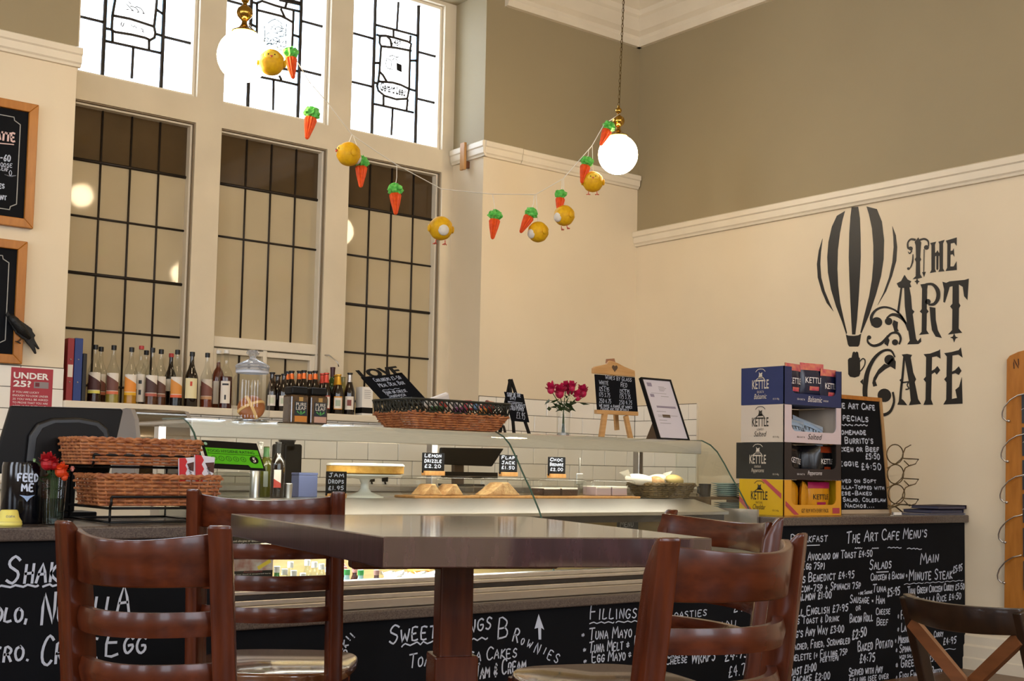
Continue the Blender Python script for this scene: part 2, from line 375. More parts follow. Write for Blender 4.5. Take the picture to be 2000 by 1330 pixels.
# picture rails, cornice, skirting
def rail_prof(h, d): return [(0, 0), (d*.45, 0), (d*.55, h*.12), (d*.75, h*.2), (d*.8, h*.55), (d, h*.62), (d, h*.92), (d*.7, h), (0, h)]
def rail(name, p0, p1, outn, h, d):
    p0 = Vector(p0); p1 = Vector(p1); n = Vector(outn)
    pts = [p0+n*a+Vector((0, 0, z)) for a, z in rail_prof(h, d)]
    return struct(MB().prism(pts, p1-p0).build(name, M_WHITEP))
rail('trim_1', (XA, YW, ZR1), (XL1+.012, YW, ZR1), (0, -1, 0), .096, .045)
rail('trim_2', (XR1-.012, YW, ZR1), (4.69, YW, ZR1), (0, -1, 0), .096, .045)
rail('trim_3', (4.693, YW, ZR1), (XR-.01, YW, ZR1), (0, -1, 0), .094, .045)
rail('trim_4', (XR1, YW-.03, ZR1), (XR1, 6.215, ZR1), (-1, 0, 0), .096, .032)
rail('trim_5', (XR, YA, ZR2), (XR, YW-.002, ZR2), (-1, 0, 0), .102, .045)
CORN = [(0, 0), (.03, 0), (.045, .035), (.045, .06), (.075, .085), (.115, .15), (.13, .165), (.13, .2), (.17, .225), (.21, .255), (.21, .288), (0, .288)]
def cornice(name, p0, p1, n):
    pts = [Vector(p0)+Vector(n)*a+Vector((0, 0, z)) for a, z in CORN]
    return struct(MB().prism(pts, Vector(p1)-Vector(p0)).build(name, M_WHITEP))
cornice('trim_6', (4.556, YW, 3.832), (XR, YW, 3.832), (0, -1, 0))
cornice('trim_7', (XR, YA, 3.832), (XR, YW, 3.832), (-1, 0, 0))
SK = [(0, 0), (.03, 0), (.03, .055), (.022, .062), (.022, .115), (.012, .125), (.012, .165), (0, .175)]
b = MB().prism([Vector((XR-a, YA, z)) for a, z in SK], (0, 3.49-YA, 0)); struct(b.build('baseboard_right', M_WHITEP))
# window sill
b = MB().box(XL1-.0, XR1, YW-.035, 6.235, 1.205, 1.243); sill = struct(b.build('trim_8', M_WHITEP, bevel=.006))
# stone mullions and transom of the window
WX = [(2.045, 2.70), (2.85, 3.515), (3.665, 4.33)]; YF = 6.22; YG = 6.30
b = MB()
xs = [XL1, WX[0][0], WX[0][1], WX[1][0], WX[1][1], WX[2][0], WX[2][1], XR1]
for i in range(0, 8, 2): b.box(xs[i], xs[i+1], YF, 6.42, 1.243, 3.895)
for x0, x1 in WX: b.box(x0, x1, YF, 6.42, 2.803, 2.945).box(x0, x1, YF, 6.42, 3.872, 3.895)
wall_window = struct(b.build('wall_window', M_STONE))
GX = [(2.06, 2.217, 2.375, 2.531, 2.688), (2.885, 3.041, 3.196, 3.354, 3.508), (3.70, 3.857, 4.014, 4.174, 4.322)]
GZ = [1.255, 1.345, 1.634, 1.922, 2.217, 2.512, 2.787]
def frame_ring(b, x0, x1, z0, z1, w, y0, y1):
    b.box(x0, x0+w, y0, y1, z0, z1).box(x1-w, x1, y0, y1, z0, z1).box(x0+w, x1-w, y0, y1, z1-w, z1).box(x0+w, x1-w, y0, y1, z0, z0+w)
for i in range(3):
    x0, x1 = WX[i]; gx = GX[i]; z0 = 1.243
    win = bpy.data.objects.new('window_%d' % (i+1), None); COL.objects.link(win); win.location = (x0, YG, 1.243); win['_o'] = (x0, YG, 1.243)
    struct(win)
    b = MB(); frame_ring(b, x0+.001, x1-.001, 1.2435, 2.802, .014, YF+.035, YG+.03); b.build('window_frame', M_WHITEP, win, bevel=.002)
    b = MB(); frame_ring(b, x0+.0005, x1-.0005, 1.2432, 2.8025, .006, YF+.012, YF+.03); b.build('window_bead', mat('shadow_gap_paint', '#86765f', .8), win)  # brownish strip, coloured as the shade in the gap round the frame
    zb = 0 if i != 1 else 3
    for r in range(zb, 6):
        for c in range(4):
            xa, xb = gx[c], gx[c+1]
            if c == 0: xa = x0+.006
            if c == 3: xb = x1-.006
            za, zt = GZ[r], GZ[r+1]
            if r == 0: za = 1.246
            if r == 5: zt = 2.80
            if i == 1 and r == 3: za = 1.655
            jy = random.uniform(-.0012, .0012)
            MB().box(xa+.002, xb-.002, YG+jy, YG+.006+jy, za+.002, zt-.002).build('pane', M_PANEB if r == 5 else M_PANE, win)
    for r in range(1, 6):
        if i == 1 and r < 4 and r != 3: continue
        if i == 1 and r == 3: continue
        heavy = r in (3, 5)
        MB().tube([(x0+.013, YG-.004, GZ[r]), (x1-.013, YG-.004, GZ[r])], .0085 if heavy else .006, 8).build('lead_bar', M_LEAD, win, smooth=True)
    for c in range(1, 4):
        MB().tube([(gx[c], YG-.003, 1.655 if i == 1 else 1.257), (gx[c], YG-.003, 2.79)], .0058, 8).build('lead_bar', M_LEAD, win, smooth=True)
    if i == 1:                                     # the hopper light at the foot of the middle window
        MB().box(x0+.012, x1-.012, YG-.045, YG+.02, 1.598, 1.656).build('hopper_rail', M_WHITEP, win, bevel=.004)
        b = MB(); frame_ring(b, x0+.014, x1-.014, 1.25, 1.592, .03, YG-.03, YG+.01); b.build('hopper_frame', M_WHITEP, win, bevel=.003)
        MB().box((x0+x1)/2-.012, (x0+x1)/2+.012, YG-.035, YG+.008, 1.27, 1.60).build('hopper_post', M_WHITEP, win, bevel=.003)
        for k in range(4):
            a0 = x0+.045+k*(x1-x0-.09)/4; a1 = a0+(x1-x0-.09)/4
            MB().box(a0+.0005-(.03 if k==0 else 0), a1-.0005+(.03 if k==3 else 0), YG, YG+.006, 1.262, 1.60).build('pane', M_PANE, win)
        for k in (1, 3):
            a0 = x0+.045+k*(x1-x0-.09)/4
            MB().tube([(a0, YG-.003, 1.28), (a0, YG-.003, 1.565)], .006, 8).build('lead_bar', M_LEAD, win, smooth=True)
        MB().tube([(x1-.008, YG-.04, 1.60), (x1+.04, YG-.10, 1.595), (x1+.075, YG-.14, 1.555), (x1+.08, YG-.145, 1.53)], .004, 6).build('window_stay', M_STEEL, win, smooth=True)
# ---- upper leaded lights
def lead_path(win, crop, s, pts, r=.0082):
    P = [onY(YG-.003, crop[0]+x/s, crop[1]+y/s) for x, y in pts]
    MB().tube(P, r, 6).build('lead_bar', M_LEAD, win, smooth=True)
ZU0, ZU1 = 2.962, 3.872
UP = [
 dict(crop=(140, 0), s=6.65, A=2.243, B=2.508, left=[3.352], right=[3.352], pt=None, pb=3.21,
  thick=[], L=[[(430, 530), (800, 610), (1160, 690)], [(800, 610), (780, 1020)], [(565, 0), (545, 110), (530, 200), (520, 380), (560, 415), (780, 450), (950, 490), (1020, 520), (1075, 490), (1085, 430), (1070, 345), (1095, 130), (1105, 0)],
   [(530, 200), (760, 245), (1070, 345)], [(445, 370), (520, 385)], [(530, 400), (530, 545)], [(1005, 525), (1005, 655)], [(1090, 440), (1175, 465)], [(1095, 120), (1190, 185)]]),
 dict(crop=(420, 0), s=5.117, A=None, B=None, left=[], right=[], pb=None,
  L=[[(325, 740), (480, 775), (660, 810), (830, 850)], [(585, 805), (580, 1100)], [(420, 30), (418, 270), (415, 440), (405, 700)], [(420, 100), (520, 125), (660, 160), (720, 190), (780, 225)], [(420, 30), (470, 10), (600, 55), (690, 80), (850, 115)],
   [(715, 30), (700, 80)], [(640, 0), (850, 45)], [(655, 85), (700, 180)], [(785, 115), (775, 350), (770, 470), (760, 700)], [(785, 350), (845, 370)], [(365, 20), (420, 35)], [(365, 245), (415, 270)], [(405, 620), (560, 670), (690, 690), (820, 710)], [(640, 755), (665, 800)]]),
 dict(crop=(670, 0), s=4.433, A=None, B=None, left=[], right=[], pb=None,
  L=[[(480, 20), (465, 260)], [(285, 215), (465, 262), (650, 310)], [(245, 895), (430, 935), (610, 975)], [(430, 935), (418, 1170)],
   [(320, 310), (315, 370), (330, 400), (315, 620), (305, 705), (295, 745), (305, 785), (360, 830), (460, 860), (555, 855), (572, 770), (580, 430), (590, 380), (560, 360), (440, 325), (370, 310), (320, 310)],
   [(330, 400), (460, 415), (590, 440)], [(305, 705), (430, 715), (500, 735), (572, 770)], [(380, 312), (410, 345), (420, 400)], [(315, 620), (345, 650), (380, 710)], [(290, 300), (330, 315)], [(437, 265), (437, 325)], [(585, 310), (580, 365)],
   [(270, 545), (315, 545)], [(580, 525), (640, 525)], [(260, 715), (300, 720)], [(350, 830), (350, 915)], [(560, 860), (550, 955)], [(572, 770), (620, 785)]])]
VB = [((435, 0), (400, 935), (1210, 0), (1150, 1100)), ((360, 0), (325, 1050), (860, 0), (825, 1160)), ((290, 0), (235, 1125), (670, 60), (605, 1210))]
HB = [([[(60, 210), (430, 290)]], [[(1190, 480), (1530, 560)]]), ([[(105, 10), (350, 60)]], [[(860, 215), (1080, 265)], [(845, 705), (1065, 750)]]),
      ([[(90, 290), (275, 340)], [(75, 710), (245, 750)]], [[(650, 455), (810, 490)], [(630, 855), (790, 890)]])]
for i in range(3):
    x0, x1 = WX[i]; U = UP[i]; cr, s = U['crop'], U['s']
    win = bpy.data.objects.new('window_%d' % (i+4), None); COL.objects.link(win); win.location = (x0, YG, 2.945); win['_o'] = (x0, YG, 2.945); struct(win)
    b = MB(); frame_ring(b, x0+.001, x1-.001, 2.946, 3.871, .018, YF+.03, YG+.03); b.build('window_frame', M_WHITEP, win, bevel=.002)
    pz = lambda q: onY(YG, cr[0]+q[0]/s, cr[1]+q[1]/s)
    a0, a1, b0, b1 = [pz(q) for q in VB[i]]; xa = (a0.x+a1.x)/2; xb = (b0.x+b1.x)/2
    for xx in (xa, xb): MB().tube([(xx, YG-.003, 2.96), (xx, YG-.003, 3.86)], .0115, 6).build('lead_bar', M_LEAD, win, smooth=True)
    zl = sorted(sum((pz(q).z for q in seg), 0)/2 for seg in HB[i][0]); zr = sorted(sum((pz(q).z for q in seg), 0)/2 for seg in HB[i][1])
    if i == 0: zl += [3.63]; zr += [3.65]
    if i == 1: zl = [zr[0]]+zl+[zl[0]+.29] if zl[0]-zr[0] > .25 else zr[:]; zr = zr+[zr[-1]+.28]
    for z in zl: MB().tube([(x0+.016, YG-.003, z), (xa, YG-.003, z)], .0084, 6).build('lead_bar', M_LEAD, win, smooth=True)
    for z in zr: MB().tube([(xb, YG-.003, z), (x1-.016, YG-.003, z)], .0084, 6).build('lead_bar', M_LEAD, win, smooth=True)
    for L in U['L']: lead_path(win, cr, s, L)
    def panes(xa_, xb_, zs, m):
        for k in range(len(zs)-1): MB().box(xa_+.001, xb_-.001, YG, YG+.004, zs[k]+.001, zs[k+1]-.001).build('pane', m, win)
    panes(x0+.016, xa, [ZU0]+zl+[3.862], M_SKYG); panes(xb, x1-.016, [ZU0]+zr+[3.862], M_SKYG)
    zp = {0: onY(YG, 140+800/6.65, 610/6.65).z, 1: onY(YG, 420+585/5.117, 800/5.117).z, 2: onY(YG, 670+430/4.433, 935/4.433).z}[i]
    zt = onY(YG, 670+465/4.433, 262/4.433).z
    xm = (xa+xb)/2
    for q0, q1 in ((xa, xm), (xm, xb)):
        panes(q0, q1, [ZU0, zp], M_SKYG); panes(q0, q1, [zt, 3.862], M_SKYG)
    if i < 2:
        for q0, q1 in ((xa, xb),): MB().tube([(xa, YG-.003, zt), (xb, YG-.003, zt)], .0084, 6).build('lead_bar', M_LEAD, win, smooth=True)
    panes(xa, xa+.05, [zp, (zp+zt)/2, zt], M_SKYB); panes(xb-.05, xb, [zp, (zp+zt)/2, zt], M_SKYB)
    panes(xa+.05, xb-.05, [zp, zp+.06, zt-.05, zt], M_SKYC)
    # painted devices on the centre panes
    def paint(pts, w, m=M_INK, name='glass_painting'):
        P = [onY(YG-.0015, cr[0]+x/s, cr[1]+y/s) for x, y in pts]
        bb = MB(); ribbon(bb, [(p.x, p.z) for p in P], Vector((0, YG-.0015, 0)), Vector((1, 0, 0)), Vector((0, 0, 1)), w); return bb
    bb = MB()
    if i == 0:
        for L in ([(710, 50), (760, 100), (800, 140)], [(760, 80), (830, 100), (870, 150)], [(830, 85), (900, 110), (940, 175)], [(740, 20), (770, 50)], [(710, 120), (740, 125)], [(780, 135), (805, 140)], [(850, 155), (875, 160)], [(920, 170), (945, 180)],
                  [(650, 290), (640, 320), (660, 345), (680, 300)], [(770, 320), (800, 350), (820, 335), (840, 365)], [(900, 370), (930, 390), (915, 410), (940, 415)]):
            q = paint(L, .006); bb.add(q.v, q.f)
        bb.build('glass_painting', M_INK, win)
    elif i == 1:
        rr = random.Random(3)
        for k in range(26):
            cx, cy = rr.uniform(500, 700), rr.uniform(230, 470); a = rr.uniform(0, 6.3)
            L = [(cx+26*math.cos(a+t)*(1+.3*t), cy+34*math.sin(a+t)) for t in (0, .9, 1.8, 2.6)]
            q = paint(L, .005); bb.add(q.v, q.f)
        for L in ([(490, 250), (500, 330), (490, 450)], [(715, 240), (705, 350), (710, 440)], [(530, 230), (600, 190), (670, 240)]):
            q = paint(L, .006); bb.add(q.v, q.f)
        bb.build('glass_painting', M_INKB, win)
    else:
        for L in ([(400, 490), (430, 480), (460, 495), (485, 490)], [(430, 520), (450, 500), (480, 545)], [(380, 505), (370, 550), (385, 590), (430, 600)], [(390, 510), (420, 530), (415, 590)]):
            q = paint(L, .006); bb.add(q.v, q.f)
        for k in range(6):
            q = paint([(468+k*7, 548+3*k), (470+k*7, 606+3*k)], .009); bb.add(q.v, q.f)
        o = onY(YG-.002, cr[0]+425/s, cr[1]+388/s); o2 = onY(YG, cr[0]+500/s, cr[1]+398/s)
        print_text('x', '1487', o, (1, 0, 0), (0, 0, 1), w=(o2-o).length, h=.04, mesh=bb, lift=0, bold=.03)
        o = onY(YG-.002, cr[0]+322/s, cr[1]+785/s); o2 = onY(YG, cr[0]+540/s, cr[1]+818/s)
        print_text('x', 'Gerard Leeu', o, (1, 0, 0), (0, 0, 1), w=(o2-o).length, h=.06, mesh=bb, lift=0, shear=.2, bold=.035)
        bb.build('glass_painting', M_INK, win)
# ---- glazed wall tiles
tile_me = {}
def tile(x, z, w, parent, ax='y', h=.0972):
    k = (round(w, 3), ax, round(h, 3))
    if k not in tile_me:
        q = MB()
        if ax == 'y': q.box(0, w, -.009, 0, 0, h)
        else: q.box(-.009, 0, 0, w, 0, h)
        tile_me[k] = q.mesh('tile', bevel=.002, seg=1); tile_me[k].materials.append(M_TILE)
    o = bpy.data.objects.new('tile', tile_me[k]); COL.objects.link(o); o.parent = parent
    o.location = (x, YW-.004+random.uniform(-.0006, .0006), z) if ax == 'y' else (XR-.004, x, z)
TZ = [1.395-.1*k for k in range(1, 9)]
MB().box(.6, XL1, YW-.004, YW, .55, 1.397).box(XR1, XR, YW-.004, YW, .55, 1.397).box(XL1, XR1, YW-.004, YW, .55, 1.203).build('grout_bed', M_GROUT, wall_back)
MB().box(XR-.004, XR, 5.33, YW, .55, 1.397).build('grout_bed', M_GROUT, wall_right)
for r, z in enumerate(TZ):
    off = .1 if r % 2 else 0
    x = .544+off-.4
    while x < XR-.01:
        a, e = max(x, .6), min(x+.1968, XR-.012)
        segs = [(a, e)]
        if z+.0972 > 1.203:
            segs = []
            if a < XL1: segs.append((a, min(e, XL1)))
            if e > XR1: segs.append((max(a, XR1), e))
        for p, q in segs:
            if q-p > .012: tile(p, z, q-p, wall_back)
        x += .2
    if abs(z-1.195) < .001: pass
    y = 5.33+off*.0
    for p, q in (((5.333, 5.5), (5.503, 5.70), (5.703, 5.885)) if r % 2 else ((5.333, 5.40), (5.403, 5.6), (5.603, 5.8), (5.803, 5.885))): tile(p, z, q-p, wall_right, 'x')
x = .544-.3
while x < XR1:      # the cut course under the sill
    a, e = max(x, XL1), min(x+.1968, XR1)
    if e-a > .012: tile(a, 1.195-.0, e-a, wall_back, 'y', .008)
    x += .2
MB().box(XR-.012, XR, 5.322, 5.331, .85, 1.4).build('tile_trim', M_WHITEP, wall_right)
# ================================================================== counters and the deli case
YP, YS = 3.485, 3.46           # chalkboard fronts, worktop edge
ZT, ZTB = .770, .732           # worktop top and underside
def counter(name, label, x0, x1, depth=.66, z=ZT, zb=ZTB, ovr=.0, ovl=0.0):
    r = thing(name, label, 'counter', (x0, YP, 0))
    MB().box(x0, x1, YP+.012, YP+depth, 0.0, zb).build('carcass', M_BLK, r)
    MB().box(x0+.002, x1-.002, YP, YP+.012, .001, zb-.001).build('chalkboard_front', M_BOARD, r)
    MB().box(x0-ovl, x1+ovr, YS, YP+depth, zb, z).build('worktop', M_QUARTZ, r, bevel=.006, seg=3)
    return r
counter_l = counter('serving_counter', 'black chalkboard-fronted counter with the shakes menu, under the till', -.4, 1.685)
counter_d = counter('deli_counter', 'low chalkboard-fronted counter with the brownies menu, under the glass deli case', 1.687, 4.25, depth=.07, z=.484, zb=.449)
counter_r = counter('menu_counter', 'chalkboard-fronted counter covered in the full cafe menu, below the crisp boxes', 4.252, XR-.003)
# ---- refrigerated display case
DX0, DX1 = 1.70, 4.243
case = thing('deli_display_case', 'long curved glass deli display case with steel shelves and lights', 'display case', (DX0, 3.9, 0))
MB().box(DX0, DX1, 3.505, 3.57, .4845, .515).build('steel_plinth', M_STEEL, case, bevel=.003)
MB().box(DX0, DX1, 3.565, 4.24, 0.001, .40).build('base_cabinet', M_STEELD, case)
MB().box(DX0+.01, DX1-.01, 3.571, 3.58, .42, .56).build('front_lip', M_STEEL, case)
b = MB()
for (y0, y1, z0, z1) in ((3.515, 3.56, .515, .532), (3.52, 3.545, .532, .548), (3.512, 3.56, .548, .562), (3.525, 3.565, .562, .578)): b.box(DX0, DX1, y0, y1, z0, z1)
b.build('front_rail', M_ALU, case, bevel=.003)
MB().box(DX0, DX1, 3.518, 3.522, .533, .547).build('rail_groove', M_STEELD, case)
MB().box(DX0+.01, DX1-.01, 3.58, 4.185, .405, .42).build('well_floor', M_ALU, case)
MB().box(DX0+.01, DX1-.01, 4.185, 4.20, .42, .815).build('back_panel', M_PLY, case)
for xx in (DX0, DX1-.012): MB().box(xx, xx+.012, 3.585, 4.184, .42, .80).build('end_panel', M_STEEL, case)
# cake deck with a sloping steel front
b = MB().prism([(DX0+.01, 3.715, .772), (DX0+.01, 3.715, .787), (DX0+.01, 3.925, .835), (DX0+.01, 4.32, .835), (DX0+.01, 4.32, .815), (DX0+.01, 3.93, .815)], (DX1-.06-DX0, 0, 0))
b.build('deck', M_STEEL, case, bevel=.002)
MB().box(DX0+.01, DX1-.06, 3.735, 3.755, .745, .774).build('deck_lip', M_STEELD, case)
for i, x in enumerate((1.75, 2.95, 4.16)):
    MB().box(x, x+.03, 4.26, 4.30, .835, 1.088).build('shelf_post', M_ALU, case, bevel=.003)
MB().box(DX0+.03, DX1-.0, 3.936, 4.40, 1.088, 1.104).build('top_shelf', M_STEEL, case, bevel=.004, seg=2)
MB().box(DX0+.03, DX1-.0, 3.93, 3.942, 1.044, 1.1035).build('shelf_fascia', M_FASC, case, bevel=.004, seg=2)
MB().box(DX0+.08, DX1-.08, 3.955, 3.985, 1.052, 1.066).build('light_tube', M_LED, case, bevel=.004)
MB().box(DX0+.08, DX1-1.15, 3.80, 3.82, .765, .781).build('light_tube', M_LEDC, case, bevel=.004)
GP = [(3.928, 1.106), (3.875, 1.085), (3.835, 1.055), (3.79, 1.0), (3.755, .95), (3.70, .88), (3.645, .80), (3.60, .72), (3.565, .64), (3.553, .578)]
def glass_panel(name, x0, x1):
    vs = []; fs = []
    for y, z in GP: vs += [(x0, y, z), (x1, y, z)]
    for i in range(len(GP)-1): fs.append((2*i, 2*i+1, 2*i+3, 2*i+2))
    o = MB().add(vs, fs).build(name, M_DELIG, case, smooth=True); return o
JX = 3.03
glass_panel('front_glass', DX0, JX-.002); glass_panel('front_glass', JX+.002, DX1)
for x in (JX, DX1+.002, DX0-.002):
    MB().tube(([(x, 4.10, 1.107)] if x != JX else [])+[(x, y, z) for y, z in GP], .0035, 6).build('glass_edge', M_GEDGE, case, smooth=True)
for x in (DX0-.002, DX1+.002):
    vs = [(x, y, z) for y, z in GP]+[(x, 4.10, .578), (x, 4.10, 1.107)]
    MB().add(vs, [tuple(range(len(vs)))]).build('end_glass', M_DELIG, case)
# ================================================================== tables and chairs
M_WOOD = mat('red_brown_varnished_beech', '#3b1608', .26, c2='#552510', scale=9, stretch=(6, 6, .7), coat=.15, spec=.35)
M_WOODR = mat('red_brown_varnished_rail', '#3b1608', .26, c2='#552510', scale=9, stretch=(.7, 6, 6), coat=.15, spec=.35)
M_WOODT = mat('dark_walnut_table_top', '#2f1a16', .3, c2='#43292a', scale=14, stretch=(1, 12, 1), coat=1.0, spec=.3)
M_WOODT.node_tree.nodes['Principled BSDF'].inputs['Coat Roughness'].default_value = .09
M_WOODT.node_tree.nodes['Principled BSDF'].inputs['Coat IOR'].default_value = 2.1
M_WOODD = mat('dark_brown_bentwood', '#20150e', .3, c2='#2d1d12', scale=9, stretch=(6, 6, .7), coat=.3)
M_WOODX = mat('mid_brown_brace', '#6a3f22', .35, c2='#7a4a2a', scale=9, stretch=(1, 6, 6))
tq = [onZ(.845, *p) for p in ((451, 1003), (750, 1048), (1391, 1051), (1035, 1009))]
tc = sum(tq, Vector((0, 0, 0)))/4; tcb = Vector((tc.x, tc.y, 0))
tab = thing('dining_table', 'dark walnut rectangular cafe table with thick top and square pedestal', 'table', tuple(tcb))
MB().prism([q-Vector((0, 0, .048)) for q in tq], (0, 0, .048)).build('table_top', M_WOODT, tab, bevel=.002)
e = (tq[2]-tq[1]).normalized(); ang = math.atan2(e.y, e.x); pc = onZ(.797, 893, 1107)
pcx = Vector((tc.x*.5+pc.x*.0+.5*tc.x, tc.y, 0))
b = MB(); b.xf = Matrix.Translation(Vector((onZ(.4, 884, 1330).x, onZ(.4, 884, 1330).y, 0)))@Matrix.Rotation(ang, 4, 'Z') if False else Matrix.Translation(tcb)@Matrix.Rotation(ang, 4, 'Z')
b.box(-.032, .032, -.032, .032, .10, .797); b.build('pedestal', M_WOOD, tab, bevel=.004)
b = MB(); b.xf = Matrix.Translation(tcb)@Matrix.Rotation(ang, 4, 'Z'); b.box(-.042, .042, -.042, .042, .08, .60); b.build('pedestal_sleeve', M_WOOD, tab, bevel=.004)
b = MB(); b.xf = Matrix.Translation(tcb)@Matrix.Rotation(ang, 4, 'Z'); b.box(-.24, .24, -.03, .03, 0, .08).box(-.03, .03, -.24, .24, .001, .081); b.build('cross_foot', M_WOOD, tab, bevel=.006)
b = MB(); b.xf = Matrix.Translation(tcb)@Matrix.Rotation(ang, 4, 'Z'); b.box(-.2, .2, -.03, .03, .762, .7965); b.build('top_bearer', M_WOOD, tab, bevel=.004)
def ladder_chair(label, pl, pr, ztop, width=None, ncross=3, m=M_WOOD, bow=.075, sz=.455, name='dining_chair'):
    """pl, pr: tops of the left and right back posts seen from behind the chair (world XY); the chair faces to the left of pr->pl turned"""
    pl = Vector((pl[0], pl[1], 0)); pr = Vector((pr[0], pr[1], 0)); c = pr-pl; W_ = c.length; ux = c.normalized(); uy = Vector((-ux.y, ux.x, 0))
    mid = (pl+pr)/2; rake = .055
    org = mid+uy*(rake+.20); rz = math.atan2(ux.y, ux.x)
    r = thing(name, label, 'chair', (org.x, org.y, 0), rz)
    hw = W_/2; yb = -.20
    def arc(z, n=14, inset=.0, bw=bow):
        yr = yb-rake*max(0, (z-sz))/(ztop-sz)
        return [(-hw+2*hw*k/n, yr-bw*(1-((2*k/n)-1)**2)+.012, z) for k in range(n+1)]
    for s in (-1, 1):
        # back post: turned with the curve of the back, raking, with a scooped top
        a = s*math.radians(24); cs, sn = math.cos(a), math.sin(a)
        zs = [0, .15, .3, sz, .6, .72, ztop-.05, ztop-.022, ztop-.006, ztop]
        b = MB(); vs = []; fs = []
        for i, z in enumerate(zs):
            yr = yb-(rake*max(0, (z-sz))/(ztop-sz))-(.06*max(0, (sz-z))/sz)
            t = .5+.5*min(1, z/sz); hx = .0125*t+.004; d0 = -.019*t-.002; d1 = .019*t+.004
            if z > ztop-.06: d1 = {ztop-.05: .020, ztop-.022: .008, ztop-.006: -.004, ztop: -.010}[z]
            for px, py in ((-hx, d0), (hx, d0), (hx, d1), (-hx, d1)):
                vs.append((s*hw+px*cs-py*sn, yr+px*sn+py*cs, z))
        n = len(zs)
        for i in range(n-1):
            for k in range(4): fs.append((i*4+k, i*4+(k+1) % 4, (i+1)*4+(k+1) % 4, (i+1)*4+k))
        fs += [(3, 2, 1, 0), tuple(range(4*n-4, 4*n))]
        b.add(vs, fs).build('back_post', m, r, local=True, bevel=.004, smooth='auto')
        b = MB(); b.tube([(s*(hw-.0), .19, 0), (s*(hw-.002), .185, .2), (s*(hw-.008), .18, sz-.02)], [.013, .016, .019], 10).build('leg', m, r, local=True, smooth='auto')
    zc = ztop-.010
    vs = []; fs = []; n = 16
    for k in range(n+1):
        t = 2*k/n-1; x = t*hw; dip = .012*(1-t*t)
        for zz, th in ((zc-dip, .0), (zc-.078, 0)):
            yr = yb-rake*max(0, (zz-sz))/(ztop-sz)-bow*(1-t*t)+.012
            vs += [(x, yr-.009, zz), (x, yr+.009, zz)]
    for k in range(n):
        q = k*4; p = q+4
        fs += [(q, p, p+1, q+1), (q+2, q+3, p+3, p+2), (q, q+2, p+2, p), (q+1, p+1, p+3, q+3)]
    fs += [(0, 1, 3, 2), (4*n, 4*n+2, 4*n+3, 4*n+1)]
    MB().add(vs, fs).build('crest_rail', M_WOODR, r, local=True, bevel=.003, smooth='auto')
    z = zc-.078-.052
    for k in range(ncross):
        sect = [(-.008, -.016), (.006, -.018), (.010, 0), (.006, .017), (-.008, .016), (-.011, 0)]
        MB().sweep(arc(z), sect).build('ladder_rung', M_WOODR, r, local=True, smooth='auto'); z -= .074
    # seat: rounded trapezoid, slightly dished front edge
    pts = []
    for k in range(40):
        a = 2*math.pi*k/40; ca, sa = math.cos(a), math.sin(a); e = 3.2
        x = abs(ca)**(2/e)*(1 if ca > 0 else -1); y = abs(sa)**(2/e)*(1 if sa > 0 else -1)
        pts.append(((hw+.035+.012*y)*x, .022+.205*y, sz-.028))
    MB().prism(pts, (0, 0, .028)).build('seat', M_SEAT, r, local=True, bevel=.007, seg=3, smooth='auto')
    b = MB()
    for s in (-1, 1): b.box(s*hw-.009, s*hw+.009, -.19, .17, sz-.085, sz-.028)
    b.box(-hw, hw, .165, .183, sz-.085, sz-.028).box(-hw, hw, -.205, -.187, sz-.085, sz-.028); b.build('seat_frame', m, r, local=True, bevel=.002)
    b = MB()
    for s in (-1, 1): b.tube([(s*hw, -.22, .2), (s*hw, .18, .2)], .009, 8)
    b.tube([(-hw, -.02, .2), (hw, -.02, .2)], .009, 8).build('stretcher', m, r, local=True, smooth='auto')
    return r
M_SEAT = mat('polished_chair_seat', '#5b351d', .14, c2='#6d4325', scale=5, stretch=(6, 1, 1), coat=1.0)
ladder_chair('varnished ladder-back chair nearest the shakes chalkboard, at left of the table', onZ(.868, 143, 1005).xy*.905+Vector((.02, .06)), onZ(.862, 430, 1037).xy*1.06, .865)
ladder_chair('varnished ladder-back chair behind the left end of the table, in front of the wicker baskets', onZ(.893, 385, 955).xy, onZ(.893, 657, 960).xy, .893)
ladder_chair('varnished ladder-back chair in the foreground, in front of the right end of the table', onZ(.865, 1297, 1050).xy, onZ(.866, 1548, 1040).xy, .866)
ladder_chair('varnished ladder-back chair behind the foreground chair, its top below the crisp boxes', (2.23, 1.84), (2.37, 2.31), .855)
